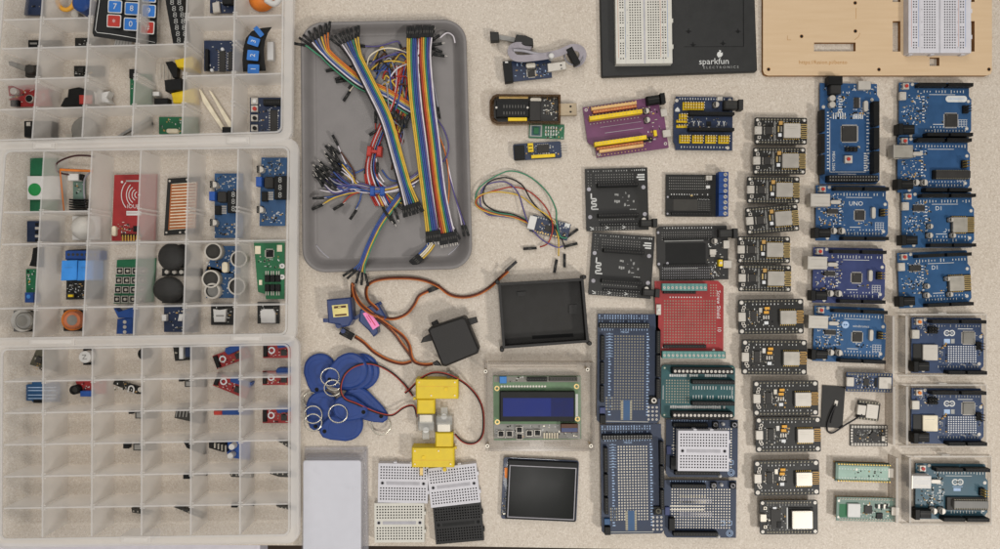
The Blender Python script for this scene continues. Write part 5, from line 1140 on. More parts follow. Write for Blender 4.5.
# ------------------------------------------------------------------ blue key fobs with rings
def fob(label, px, py, ang, z, ring, rr_, w=14.5, h=20):
    root = thing('key_fob', label, 'key fob', px, py, z + 3, 0, 'blue key fobs in a heap', z0=0); mb = MB(root, True); mb.turn(px, py, ang)
    pts = [(w * math.cos(math.radians(t)), -4 + w * math.sin(math.radians(t))) for t in range(180, 361, 15)] + [(w * .97, 2), (w * .62, h * .62), (w * .34, h * .88), (0, h * .95), (-w * .34, h * .88), (-w * .62, h * .62), (-w * .97, 2)]
    mb.prism(pts, z, z + 4.2, 'fob_blue', ch=1.2); mb.prism([(x * .72, -3 + (y + 3) * .66) for x, y in pts], z + 4.2, z + 4.45, 'fob_blue', ch=.2)
    mb.disc(0, h * .74, 2.1, z + 4.3, 'hole', 12); part(root, 'body', mb)
    n = 26; x, y, tz = ring; b = MB(root, True)
    b.tube([(x + rr_ * math.cos(2 * math.pi * i / n), y + rr_ * .96 * math.sin(2 * math.pi * i / n), z + 3 + tz + 1.6 * math.sin(2 * math.pi * i / n)) for i in range(n)], .5, 'keyring', 6, closed=True)
    b.tube([(x + (rr_ - .4) * math.cos(2 * math.pi * i / n), y + (rr_ - .4) * .96 * math.sin(2 * math.pi * i / n), z + 4.1 + tz + 1.6 * math.sin(2 * math.pi * i / n)) for i in range(n)], .42, 'keyring', 6, closed=True); part(root, 'ring', b)
    return root
fob('blue key fob lying uppermost left, rounded end up', 319, 373.4, 8, 1, (311, 400, 1), 8.4, 16, 22)
fob('blue key fob behind the heap, rounded end upper right, lowest of three stacked', 357, 373.6, 64, 1, (334, 383, 8), 8, 18.5, 27)
fob('blue key fob stacked on the right-hand pile, middle layer', 351, 373.4, 72, 5, (330, 377, 7), 9.4, 18.4, 26)
fob('blue key fob topmost of the right-hand pile', 346.4, 372, 66, 9.4, (332.6, 388, 5), 8.6, 17.6, 25)
fob('blue key fob with its narrow end pointing right towards the motor wires', 360, 404, -60, 5, (381, 425.4, -3), 9.8, 15, 33)
fob('blue key fob at the left of the heap under two crossing rings', 320.6, 411, 18, 4, (313, 414.6, 7), 9.2, 16, 22)
fob('blue key fob lowest in the heap, rounded end towards the card pack', 343, 426, 74, 10, (313, 422.4, 3), 9, 16, 26)
fob('blue key fob lying across the heap centre, with a large upright ring', 349, 409, -78, 15, (338, 413.6, 4), 9.6, 12.6, 20)
# ------------------------------------------------------------------ yellow gear motors
def motor(label, px, py, flip):
    root = thing('gear_motor', label, 'gear motor', px, py, 10, 0, 'yellow gear motors'); s = -1 if flip else 1
    def B(x0, y0, x1, y1, z0, z1, m, ch=.8):
        mb = MB(root, True); mb.turn(px, py, 180 if flip else 0); mb.box(x0, y0, x1, y1, z0, z1, m, ch=ch); mb.flat(); return mb
    gb = B(-21.6, -14, 21, 6, 1, 20, 'motor_yellow', 1.2); gb.turn(px, py, 180 if flip else 0)
    for x, y in ((-18, -10.6), (17.6, -10.6), (17.6, 2.6), (-6, 2.6)): gb.cyl(x, y, 1.5, 19.9, 20.5, 'yellow', n=12); gb.disc(x, y, .8, 20.6, 'dull_steel', 8)
    gb.line([(-20, -6.6), (19.6, -6.6)], .35, 20.06, 'amber'); part(root, 'gearbox', gb)
    m = B(-20.4, 6, -2.6, 21, 3, 18, 'motor_yellow', 1.4); part(root, 'motor_neck', m)
    m = MB(root, True); m.turn(px, py, 180 if flip else 0); m.prism(rrect(-19, 21, -3.6, 31, 1.5, 3), 4, 15.5, 'dull_steel', ch=1.2); m.prism(rrect(-19.4, 28, -3.4, 38, 1.5, 3), 4.5, 15.8, 'frosted', ch=1.2); m.box(-15, 38, -8, 46.4, 7, 12, 'frosted', ch=.5); m.cyl(-11.4, 37, 3, 5, 13, 'white', n=12); part(root, 'motor_can', m)
    m = MB(root, True); m.turn(px, py, 180 if flip else 0); m.prism([(-21, 21), (-19.2, 21), (-19.2, 38), (-21, 38)], 5, 14, 'clear_wall'); m.box(-3.4, 21, -1.6, 38, 5, 14, 'clear_wall'); part(root, 'strap', m)
    m = MB(root, True); m.turn(px, py, 180 if flip else 0); m.cyl(9, -4, 2, 20, 20.6, 'yellow', n=12); m.box(9.6, -22, 13, -14, 8, 11, 'grey' if not flip else 'brass', ch=.4); m.box(-24, 4.4, -21, 7, 9, 13, 'motor_yellow', ch=.4); m.cyl(-12, -16, 2, 8, 12, 'motor_yellow', n=10); part(root, 'axle', m)
    return root
ma = motor('yellow gear motor above, its clear end pointing down', 437.2, 393, False)
flatlead(ma, [(417, 417, 9), (415, 408, 10), (411, 405.4, 9), (403, 408, 8), (394, 414.4, 10), (386, 415, 12), (374, 411.6, 15), (356, 403.6, 21), (346, 399.6, 22), (341, 393, 22), (341, 384, 21), (345, 374, 19), (354, 366.6, 18), (366, 363.4, 12), (378, 365.4, 7), (392, 373, 5), (404, 384, 4), (413, 396, 6)], ('w_black', 'w_red'), .55)
mb_ = motor('yellow gear motor below, its clear end pointing up', 432.6, 453.6, True)
flatlead(mb_, [(455, 434, 10), (462, 441, 6), (470, 443.6, 3), (478, 441, 3), (483, 432, 3), (483, 412, 4), (478, 398, 5), (468, 386, 8), (456, 378, 20), (444, 373.4, 22), (432, 373, 21), (421, 378.4, 15), (411, 388, 8), (405, 393, 6)], ('w_black', 'w_red'), .55)
# ------------------------------------------------------------------ pack of white cards
def cards():
    root = thing('card_pack', 'pack of blank white cards in a clear plastic sleeve, crossing the bottom edge', 'card pack', 335, 500, 12); mb = MB(root, True)
    mb.prism(rrect(303, 460.4, 361, 575, 2.4, 3), 3, 15, 'card_white', ch=.5); part(root, 'card_stack', mb)
    mb = MB(root, True); out = [(304.6, 447), (367.6, 446.6), (368.6, 578), (300.6, 578)]
    mb.prism(out, .3, 2.2, 'sleeve'); mb.prism([(363.2, 452), (366.6, 451), (367.4, 577), (363.6, 577)], 2.2, 12, 'sleeve', ch=.8); mb.prism([(305.6, 455.4), (363, 455), (364, 458.6), (304.6, 459)], 2.2, 13, 'sleeve', ch=1)
    mb.tube([(305.4, 449.4, 3), (320, 448.4, 4), (345, 448.8, 3.4), (367, 448, 3)], .7, 'sleeve', 6, smooth=4); mb.tube([(365.4, 449, 3), (366.4, 480, 4), (367, 520, 3.4), (367.6, 570, 3)], .7, 'sleeve', 6, smooth=4); part(root, 'sleeve', mb)
    mb = MB(root, True); r = random.Random(8); nx, ny = 12, 18
    G = [[mb.pt(303.4 + 57.2 * i / nx, 461 + 112 * j / ny, 15.3 + r.random() * .5 + .9 * abs(math.sin(i * .5 + j * .33))) for i in range(nx + 1)] for j in range(ny + 1)]
    for j in range(ny):
        for i in range(nx): mb.face((G[j][i], G[j][i + 1], G[j + 1][i + 1], G[j + 1][i]), 'film', True)
    part(root, 'wrap_film', mb)
cards()
# ------------------------------------------------------------------ programmers and small modules, upper middle
def prog_usb():
    root = thing('usb_programmer', 'small navy programmer board with metal USB plug and grey ribbon cable', 'programmer', 528, 70.6, 3); t = 4.6
    mb = MB(root, True); mb.prism([(502.8, 62), (550.6, 58.4), (552, 77.4), (505, 82.6)], 2.6, t, 'pcb_navy'); smds(mb, 515, 63, 549, 77, 56, t, 101, 'silk_blue'); part(root, 'board', mb)
    mb = MB(root, True); mb.prism([(502.6, 61.4), (511.4, 60.6), (513.4, 81.4), (505, 82.8)], t, 12, 'black', ch=.5); mb.box(505, 61.6, 508, 63, 12, 12.2, 'white'); part(root, 'socket', mb)
    part(root, 'crystal', MB(root, True).turn(530.8, 65.4, -4).prism(rrect(-5, -2.6, 5, 2.6, 2, 4), t, 9, 'dull_steel', ch=.4)); part(root, 'controller_chip', qfp(MB(root, True).turn(531.4, 73, -5), -3.6, -3.6, 3.6, 3.6, t, 'chip', 7))
    mb = MB(root, True); mb.prism([(547.4, 63.6), (565.6, 61.4), (566.6, 69), (548, 72)], 3, 8, 'bright', ch=.4); mb.quad(560, 64.6, 562, 66, 8.1, 'hole'); mb.quad(560.6, 68, 562.4, 69, 8.1, 'hole'); part(root, 'usb_plug', mb)
    for i in range(9):
        o = (i - 4) * .95
        part(root, 'ribbon_wire', MB(root, True).tube(offset_path(spline([(531, 49, 6), (520, 45.6, 10), (512.6, 47.4, 13), (511, 52.6, 14), (515, 57.6, 13), (524, 58.6, 13), (536, 57.4, 13), (548, 55.6, 12), (560, 52.6, 12), (572, 47.6, 12), (580, 49, 10), (583, 55, 8), (580, 62, 6), (574, 64.4, 5)], 7), o * .8), .55, 'ribbon_grey', 5))
    part(root, 'ribbon_fold', MB(root, True).tube(spline([(513, 50, 15), (524, 51, 13), (536, 53.6, 12), (548, 54.6, 11)], 6), 1.4, 'mid_grey', 8))
    part(root, 'wire_tie', MB(root, True).cyl(551.4, 55.4, 2.8, 6, 16, 'white', n=10, ch=.8))
    for q, nm in (([(490, 31.4), (498.6, 32), (499.4, 40.4), (490.6, 41)], 'plug'), ([(516.4, 34.4), (525.6, 35.4), (533, 38.6), (533.4, 45.4), (525, 45.4), (514, 42.6)], 'plug')): part(root, nm, MB(root, True).prism(q, 2, 10, 'soft_black', ch=.6))
    part(root, 'plug', MB(root, True).turn(573.4, 56, 62).box(-9, -3.4, 9, 3.4, 6, 13.6, 'black', ch=.5)); part(root, 'lead', MB(root, True).turn(507, 38.6, 10).box(-9, -2.2, 9, 2.2, 3, 4.4, 'grey'))
    part(root, 'clear_ring', MB(root, True).tube([(574 + 9.4 * math.cos(t * .2618), 56 + 9 * math.sin(t * .2618), 8 + math.sin(t * .2618)) for t in range(24)], .7, 'w_grey', 6, closed=True))
prog_usb()
def prog_case():
    root = thing('usb_programmer', 'programmer stick in a smoky clear case with brown USB plug', 'programmer', 526, 109, 6); t = 5
    mb = MB(root, True); mb.prism([(494, 98.6), (498, 96), (558, 96), (558, 121), (498, 122), (494, 117)], 3, t, 'pcb_black'); smds(mb, 542, 97, 558, 120, 48, t, 103, 'silk'); part(root, 'board', mb)
    mb = MB(root, True); mb.box(496, 100.6, 529, 117, t, 11, 'black', ch=.6)
    for i in range(8): 
        for y in (105, 111.6): mb.quad(503.6 + i * 2.9, y, 504.2 + i * 2.9, y + 3, 11.1, 'grey_chip')
    for x in (496.4, 527.6): mb.disc(x, 107.6, 1.1, 11.15, 'bright', 10)
    part(root, 'chip_socket', mb); part(root, 'lever', MB(root, True).box(529.6, 101, 540.4, 121, t, 10, 'chip', ch=.5))
    mb = MB(root, True); mb.box(508, 117.6, 527, 121, t, 10, 'yellow', ch=.3); mb.box(520.6, 116, 526, 118, t, 9, 'yellow'); part(root, 'pin_block', mb)
    part(root, 'crystal', MB(root, True).prism(rrect(530, 97.6, 541.6, 101.6, 1.8, 4), t, 8, 'dull_steel', ch=.4)); part(root, 'pin_strip', MB(root, True).box(499, 96.6, 528, 98.6, t, 7, 'brass'))
    mb = MB(root, True); out = [(489.6, 101), (493, 95.6), (497, 94), (560.6, 94.6), (560.6, 123), (497, 124), (492, 121.6), (489.8, 116)]
    mb.prism(out, .4, 2.6, 'amber_clear')
    n = len(out); inn = [(525 + (x - 525) * .945, 109 + (y - 109) * .86) for x, y in out]
    a, b = [mb.pt(x, y, 2.6, 12) for x, y in out], [mb.pt(x, y, 12) for x, y in out]; c, d = [mb.pt(x, y, 12) for x, y in inn], [mb.pt(x, y, 2.6, 12) for x, y in inn]
    for i in range(n):
        j = (i + 1) % n
        for p, q in ((a, b), (b, c), (c, d)): mb.face((p[i], p[j], q[j], q[i]), 'amber_clear')
    part(root, 'case', mb); mb = MB(root, True); mb.prism([(558.6, 103.6), (576.6, 103), (577, 115), (558.6, 115.6)], 3, 8, 'warm_steel', ch=.4); mb.quad(569.6, 105.6, 571.6, 107.4, 8.1, 'hole'); mb.quad(569.6, 111, 571.6, 112.8, 8.1, 'hole'); part(root, 'usb_plug', mb)
prog_case()
def green_mod():
    root = thing('small_board', 'small green module with one square green coil block, below the programmer stick', 'circuit board', 546.6, 131.6, 2, 2); t = 2.2
    mb = MB(); mb.box(-17.6, -7.4, 17.6, 7, .4, t, 'pcb_green'); mb.box(-16.6, -6, -4.6, 5.4, t, t + .15, 'silk_dim'); mb.box(-15, -5, -6, 4.4, t, t + .3, 'pcb_teal')
    for i in range(5): 
        for j in range(3): mb.box(-1.4 + i * 2.6, -5 + j * 3.4, -.4 + i * 2.6, -2.8 + j * 3.4, t, t + .8, 'silk')
    smds(mb, -2, -6, 16, 6, 30, t, 105, 'silk'); part(root, 'board', mb); part(root, 'coil_block', MB().box(-13, -3.6, -8, 3, t, t + 1.6, 'green', ch=.3))
green_mod()
def dark_mod():
    root = thing('small_board', 'slim dark module with yellow pin strip and bare pins at its right end', 'circuit board', 537.4, 151.4, 3, -3.6); t = 3.6
    mb = MB(); mb.prism(rrect(-24, -8.6, 24, 8, 2, 3), 2, t, 'pcb_navy'); smds(mb, -12, -6, 22, 6, 36, t, 106, 'silk'); part(root, 'board', mb)
    part(root, 'socket', MB().box(-23, -6, -13, 8, t, 9, 'black', ch=.4)); part(root, 'serial_chip', soic(MB(), 0, -6, 11.6, 2, t, 6))
    m = MB(); m.box(-6.6, 4, 17, 7, t, 7, 'yellow', ch=.3); part(root, 'pin_strip', m); m = MB(); m.box(-9.4, -8, -4, .6, t, 7, 'yellow', ch=.3)
    for y in (-5.4, -2): m.box(-8.6, y, -5, y + .8, 7, 7.2, 'black')
    part(root, 'jumper_cap', m); m = MB()
    for i in range(4): m.box(23.6, -5.6 + i * 2.6, 30, -5 + i * 2.6, 4, 4.6, 'steel')
    part(root, 'pin', m)
dark_mod()
def wired_sensor():
    root = thing('sensor_module', 'small navy sensor board with white socket and a loop of coloured wires', 'sensor module', 548, 228, 4, 0); t = 4.6
    mb = MB(root, True); mb.turn(547.6, 227.6, 14.5); mb.box(-17, -9, 22, 8, 3, t, 'pcb_navy'); 
    for y in (-7.6, 6.6):
        for i in range(10): mb.quad(-12 + i * 2.7, y - .8, -10.6 + i * 2.7, y + .8, t + .1, 'brass' if y > 0 else 'silk_dim')
    mb.line([(-4, -10.4), (-1, -10.4), (6, -8), (6, -6)], 1, t + .2, 'brass'); mb.quad(16, -9, 21, -5, t + .1, 'silk'); smds(mb, -9, -6, 20, 6, 40, t, 107, 'silk'); part(root, 'board', mb)
    part(root, 'controller_chip', MB(root, True).turn(549, 228.6, 14.5).box(-4, -3, 6, 3, t, t + 1.4, 'chip', ch=.2)); m = MB(root, True); m.turn(533, 222.6, 14.5); m.box(-4.6, -6.6, 3, 7, t, 11, 'white', ch=.5); part(root, 'socket', m)
    for pts, c, (ex, ey, ea) in (([(529, 221, 8), (516, 215.6, 4), (498, 213, 3), (482, 208, 4), (475.6, 200, 5), (478, 190, 6), (486, 182, 6), (498, 175, 5), (510, 171, 5), (524, 174, 5), (537, 182, 5), (549, 195, 6), (556, 210, 7), (556.6, 222, 8), (560, 236, 8), (567, 238, 4)], 'w_green', (572.6, 233, -36)),
            ([(529, 222, 8), (514, 214.6, 4), (496, 211, 3), (485, 204, 4), (483, 194, 5), (487, 184, 6), (496, 179, 6), (508, 178, 5), (522, 185, 6), (531, 200, 7), (542, 213, 8), (553, 224, 9), (562, 240, 5), (565, 249, 3)], 'w_black', (564.6, 260.6, 90)),
            ([(529, 223, 8), (514, 217, 4), (496, 214, 3), (481, 208, 5), (476, 202, 6), (482, 195, 6), (497, 190, 5), (514, 187, 5), (530, 192, 6), (544, 205, 7), (551, 218, 9), (552.6, 230, 9), (548, 243, 6), (540, 247, 3)], 'w_red', (530, 248.4, 176)),
            ([(529, 224, 8), (515, 218, 4), (498, 215, 3), (482, 210, 4), (475.6, 204, 5), (478, 197, 6), (487, 193, 6), (500, 192, 5), (520, 196, 6), (536, 208, 8), (550, 218, 9), (558, 236, 6), (558.6, 256, 3)], 'w_yellow', (555.6, 266, 100)),
            ([(529, 225, 8), (518, 219, 4), (500, 216, 3), (487, 214, 3), (480, 202, 4), (484, 187, 5), (496, 182, 6), (508, 183, 6), (518, 193, 7), (523, 208, 8), (528, 222, 10), (540, 238, 8), (556, 247, 5), (563, 246, 3)], 'w_purple', (571, 245, -14))):
        part(root, 'wire', MB(root, True).tube(pts, .72, c, 6, smooth=7)); m = MB(root, True); conn(m, ex, ey, ea, 1, 13.5, 2.7, 'black', False); part(root, 'connector', m)
wired_sensor()
# ------------------------------------------------------------------ black open case, LCD in clear case, touch screen
def black_case():
    root = thing('plastic_case', 'empty smoky black case tray with corner posts', 'case', 543, 315, 0); out = [(498, 283), (583.6, 278), (589, 342.4), (502.6, 348.8)]
    mb = MB(root, True); mb.prism(out, .3, 2.4, 'case_floor'); mb.prism([(532, 335.6), (573, 333.4), (573.4, 336.8), (532.4, 339)], 2.4, 2.7, 'hole'); mb.prism([(569, 305), (577, 304.6), (577, 314), (569, 314)], 2.4, 4, 'case_black'); mb.prism([(517, 292), (526, 291.4), (525, 295.6), (518, 296.6)], 2.4, 4, 'case_black'); part(root, 'floor', mb)
    mb = MB(root, True); n = 4; cx, cy = 543.5, 313.5; inn = [(cx + (x - cx) * .94, cy + (y - cy) * .92) for x, y in out]; lo = [(cx + (x - cx) * .985, cy + (y - cy) * .985) for x, y in out]
    a, b, c, d = [mb.pt(x, y, 2.4, 19) for x, y in out], [mb.pt(x, y, 19) for x, y in out], [mb.pt(x, y, 19) for x, y in inn], [mb.pt(x, y, 2.4, 19) for x, y in inn]
    for i in range(4):
        j = (i + 1) % 4
        for p, q in ((a, b), (b, c), (c, d)): mb.face((p[i], p[j], q[j], q[i]), 'case_black')
    part(root, 'wall', mb)
    for x, y in out:
        sx = 1.6 if x > cx else -1.6; part(root, 'corner_post', MB(root, True).cyl(x + sx * .4, y + (1 if y > cy else -1), 2.3, .3, 20, 'case_black', n=12, ch=.6))
black_case()
def lcd():
    root = thing('display_case', 'blue character display board inside a clear acrylic case with corner screws', 'display', 540, 404, 0); t = 9
    mb = MB(root, True); mb.prism([(493, 376), (580.6, 376), (581.4, 439), (494, 440.6)], 4, t, 'pcb_lcd'); mb.quad(494, 424, 580, 438.6, t + .1, 'grey'); mb.quad(494, 376.6, 580, 382, t + .1, 'capsule_grey'); smds(mb, 496, 425, 580, 438, 60, t + .1, 110, 'silk'); smds(mb, 500, 377, 524, 381.6, 16, t + .1, 111, 'silk')
    for i in range(16): mb.disc(501.6 + i * 2.9, 386.4, 1.1, t + .15, 'bright', 8)
    for x, y in ((497, 388.4), (576.6, 386.4), (497.4, 422), (577.6, 419)): mb.annulus(x, y, 2.6, 1.4, t + .15, 'brass')
    mb.quad(575.6, 394, 578, 417, t + .15, 'silk'); part(root, 'board', mb)
    part(root, 'connector', strip(MB(root, True), 527, 377.4, 547, 381.4, t, 13, 8, 'black', 'gunmetal', 1)); part(root, 'connector', strip(MB(root, True), 549, 377, 577, 381, t, 12.4, 10, 'gunmetal', 'black', 1)); part(root, 'trimmer', MB(root, True).box(499.6, 376.6, 506.6, 383.4, t, 13, 'sky_blue', ch=.4))
    mb = MB(root, True); mb.box(499.6, 391.6, 575, 421.6, t, 17, 'black', ch=.8); mb.quad(503, 398, 573.4, 416.4, 17.1, 'lcd_blue'); mb.quad(551, 398.2, 573.2, 416.2, 17.15, 'lcd_shade')
    mb.line([(520, 389.6), (545, 389.6)], .5, t + .3, 'pcb_green'); part(root, 'display_panel', mb)
    for x, y in ((501, 434), (509.6, 434), (519.4, 430), (519.6, 436.6), (529.4, 433.4), (537.6, 433)):
        m = MB(root, True); m.box(x - 3.2, y - 3, x + 3.2, y + 3, t, 12, 'bright'); m.box(x - 2.6, y - 2.4, x + 2.6, y + 2.4, 12, 12.4, 'black'); m.cyl(x, y, 1.5, 12.4, 15, 'black', n=10); part(root, 'push_button', m)
    part(root, 'pin_header', MB(root, True).box(561, 424, 578, 432.6, t, 15, 'w_brown', ch=.3).box(561.4, 428, 577.6, 432, 15, 15.2, 'pcb_violet'))
    m = MB(root, True)
    for i in range(6): m.box(543.6 + i * 2.6, 433, 545 + i * 2.6, 438.6, t, 11, 'cream')
    part(root, 'pin_header', m)
    # acrylic: back plate, four posts, front plate with window
    m = MB(root, True); m.prism(rrect(484.4, 361.6, 594.6, 451.4, 3), .3, 2.4, 'acrylic'); part(root, 'back_plate', m)
    m = MB(root, True); X = [485, 493.4, 578, 595]; Y = [362.6, 375.6, 440, 451]; z0, z1 = 20, 22
    for q in ((X[0], Y[0], X[3], Y[1]), (X[0], Y[2], X[3], Y[3]), (X[0], Y[1], X[1], Y[2]), (X[2], Y[1], X[3], Y[2])): m.box(*q, z0, z1, 'acrylic')
    for q in ((490, 366.4, 577, 367.4), (490, 364, 577, 364.5), (496, 374, 576, 374.6), (504, 443, 530, 446.6), (544, 442.6, 570, 446.4)): m.box(*q, z1, z1 + .8, 'acrylic_edge')
    part(root, 'front_plate', m)
    m = MB(root, True)
    for q in ((485.4, 363, 487.2, 450.6), (592.4, 363, 594.4, 450.6), (488, 362.8, 592, 364.4), (488, 449.4, 592, 451)): m.box(*q, 2.4, 19.9, 'acrylic_edge')
    part(root, 'side_wall', m)
    for x, y in ((485.6, 371.4), (587.6, 369.6), (487.4, 446), (591, 446)):
        m = MB(root, True); m.cyl(x, y, 1.9, 22, 24.4, 'dull_steel', n=12); m.disc(x, y, .9, 24.5, 'hole', 6); m.cyl(x, y, 1.3, 2.4, 20, 'brass', n=10); part(root, 'screw', m)
lcd()
def tft():
    root = thing('touch_screen', 'small dark touch screen module with a pale frame line, lying flat', 'screen module', 541, 491, 8, 2.6); t = 5
    mb = MB(); mb.prism(rrect(-38.4, -31, 36.6, 30, 2.4, 4), 3, t, 'pcb_navy'); smds(mb, -37.6, -18, -34, 26, 22, t, 115, 'silk_dim'); part(root, 'board', mb)
    m = MB(); m.box(-34, -29.6, 35.4, 28.8, t, 8.6, 'black', ch=.6); m.box(-32.2, -24.6, 34, 27, 8.6, 9, 'mid_grey'); m.box(-31.3, -23.7, 33.1, 26.1, 9, 9.3, 'screen'); part(root, 'glass', m)
    part(root, 'flex_cable', MB().prism([(-37, -21), (-33.4, -21), (-33.4, -10), (-36.4, -11.4)], t, 6.4, 'orange')); m = MB()
    for sy in (-1, 1): m.box(-24, sy * 27 - 1, 24, sy * 27 + 1, .2, 3, 'black')
    part(root, 'header_socket', m)
tft()
# ------------------------------------------------------------------ translucent organiser boxes
HB = 43.0
def organiser(label, C, us, rows, latches):
    TL, TR, BR, BL = [unproj(x, y, HB) for x, y in C]
    def Q(u, v):
        x = (TL[0] * (1 - u) + TR[0] * u) * (1 - v) + (BL[0] * (1 - u) + BR[0] * u) * v
        y = (TL[1] * (1 - u) + TR[1] * u) * (1 - v) + (BL[1] * (1 - u) + BR[1] * u) * v
        return x, y
    Wn = (TR[0] - TL[0] + BR[0] - BL[0]) / 2; Hn = (BL[1] - TL[1] + BR[1] - TR[1]) / 2
    root = thing('organiser_box', label, 'organiser box', sum(c[0] for c in C) / 4, sum(c[1] for c in C) / 4, 0, 0, 'translucent organiser boxes'); ox, oy = root['_px']
    def N(x, y):                      # nominal px (0..Wn, 0..Hn) -> local
        a, b = Q(x / Wn, y / Hn); return a - ox, b - oy
    def loops(mb, specs, m):
        rings = []
        for ins, r, z in specs: rings.append([mb.pt(*N(x, y), z) for x, y in rrect(ins, ins, Wn - ins, Hn - ins, r, 4)])
        n = len(rings[0])
        for a, b in zip(rings, rings[1:]):
            for i in range(n): j = (i + 1) % n; mb.face((a[i], a[j], b[j], b[i]), m)
        return rings
    mb = MB(); r = loops(mb, [(0, 5, 3), (0, 5, .4)], 'milky_floor'); mb.face(r[0], 'milky_floor'); mb.face(r[1][::-1], 'milky_floor'); part(root, 'floor', mb)
    mb = MB(); loops(mb, [(-1.6, 6, 3), (-1.6, 6, HB), (0, 5, HB), (0, 5, 3.02), (-1.6, 6, 3)], 'milky_clear')
    part(root, 'outer_wall', mb)
    mb = MB(); loops(mb, [(-1.6, 6, HB - 3.4), (-8.4, 10, HB - 3.4), (-8.4, 10, HB - 6.5), (-9.6, 11, HB - 6.5), (-9.6, 11, HB - 1.6), (-7.6, 10, HB - 1), (-1.65, 6, HB - 1), (-1.65, 6, HB - 3.4)], 'milky'); loops(mb, [(-1.4, 6, HB), (-1.4, 6, HB + .8), (.2, 5, HB + .8), (.2, 5, HB)], 'milky_rim'); part(root, 'rim', mb)
    def wall(mb, x0, y0, x1, y1, z0, z1, m, top):
        pts = [(x0, y0), (x1, y0), (x1, y1), (x0, y1)]; lo = [mb.pt(*N(*p), z0) for p in pts]; hi = [mb.pt(*N(*p), z1) for p in pts]
        for i in range(4): mb.face((lo[i], lo[(i + 1) % 4], hi[(i + 1) % 4], hi[i]), m)
        mb.face(hi, top)
    allv = sorted({v for rr in rows for v in rr})
    for u in us[1:-1]:
        mb = MB(); x = u * Wn; wall(mb, x - .75, .3, x + .75, Hn - .3, 3.05, HB - .4, 'milky', 'milky_rim')
        for v in allv:
            for s in (-1, 1):
                for d in (-1.9, 1.9):
                    xx = x + s * 1.4; wall(mb, xx - .75, v * Hn + d - .6, xx + .7, v * Hn + d + .6, 3.05, HB - 1.5, 'milky', 'milky_rim')
        part(root, 'long_divider', mb)
    for i, rr in enumerate(rows):
        for v in rr:
            mb = MB(); wall(mb, us[i] * Wn + .9, v * Hn - .7, us[i + 1] * Wn - .9, v * Hn + .7, 3.05, HB - 1, 'milky', 'milky_rim'); part(root, 'cross_divider', mb)
    for x0, y0, x1, y1 in latches:
        mb = MB(root, True); mb.box(x0, y0, x1, y1, 22, HB + 1.2, 'milky', ch=.8); mb.box(x0 + 3, y0 + 1.5, x1 - 3, y1 - 1.5, HB + 1.25, HB + 2, 'milky', ch=.4); part(root, 'latch', mb)
    return root
organiser('translucent organiser box cut by the top edge, holding the keypads', [(11, -84), (283.5, -90), (281, 131.5), (-8, 140)], [0, .138, .311, .484, .657, .829, 1],
          [[.463, .592, .73, .865]] * 2 + [[.592, .865]] * 2 + [[.473, .737]] * 2, [(32, 142, 54, 149), (226, 136.4, 249, 143.6)])
organiser('translucent organiser box in the middle, holding red reader board and speakers', [(6, 152), (288, 148), (285.5, 333.5), (-6, 338)], [0, .134, .304, .478, .648, .823, 1],
          [[.324, .497, .843]] * 2 + [[.497, .843]] * 4, [(230, 335, 262, 341.4), (28, 338.4, 74, 345)])
organiser('translucent organiser box at the bottom with many small, nearly empty compartments', [(3, 350), (288.5, 345), (288.5, 534), (2, 538.5)], [0, .14, .312, .486, .658, .83, 1],
          [[.169, .337, .505, .674, .842]] * 6, [(120, 536, 150, 543)])

# ------------------------------------------------------------------ what lies in the boxes
def I(name, label, cat, px, py, parts, group=None, zr=6):
    root = thing(name, label, cat, px, py, zr, 0, group)
    for nm, fn in parts:
        mb = MB(root, True); fn(mb); part(root, nm, mb)
    return root
Z = 3.2    # top of a box floor
def brd(pts, m, h=1.6, z=Z + 2, sd=None, n=20, silk='silk'):
    def f(mb):
        mb.prism(pts, z, z + h, m)
        if sd:
            xs = [p[0] for p in pts]; ys = [p[1] for p in pts]; smds(mb, min(xs) + 2, min(ys) + 2, max(xs) - 2, max(ys) - 2, n, z + h, sd, silk)
    return f
def rc(x0, y0, x1, y1): return [(x0, y0), (x1, y0), (x1, y1), (x0, y1)]
def bx(x0, y0, x1, y1, h, m, ch=.4, z=Z + 3.6, top=None): return lambda mb: mb.box(x0, y0, x1, y1, z, z + h, m, top, ch)
def cy(x, y, r, h, m, top=None, z=Z + 3.6, n=18, ch=.4): return lambda mb: mb.cyl(x, y, r, z, z + h, m, top, n, ch)
def many(*fs):
    def f(mb):
        for g in fs: g(mb); mb.flat()
    return f
# --- top box
I('sensor_module', 'dark blue module standing upright in the top left compartment', 'module', 33, 8, [('board', brd([(28, -16), (43, -16), (43, 15), (24, 15)], 'pcb_navy', 3, Z, 201, 8, 'silk_dim'))])
I('knob', 'blue knob with gold ring and chrome foot, cut by the top edge', 'knob', 76, 6, [('cap', lambda mb: mb.cyl(80, 2, 9, Z, 26, 'deep_blue', n=22, ch=2)), ('gold_ring', lambda mb: mb.tube([(66 + 9 * math.cos(t * .3), -2 + 12 * math.sin(t * .3), 14) for t in range(21)], 2.2, 'amber', 8, closed=True)), ('foot', lambda mb: mb.cyl(74, 14, 4, Z, 14, 'bright', n=16, ch=.8))])
I('sensor_module', 'small black module with printed label, in the second compartment row', 'module', 33, 43, [('board', bx(28, 40, 60, 47.4, 3, 'black', z=Z)), ('label_strip', lambda mb: mb.quad(30, 42.6, 37, 44.4, Z + 3.2, 'grey'))])
I('sensor_module', 'small black module with white parts in the second column, second row', 'module', 81, 42, [('board', brd(rc(75, 38, 106, 47), 'pcb_black', 1.6, Z, 203, 20))])
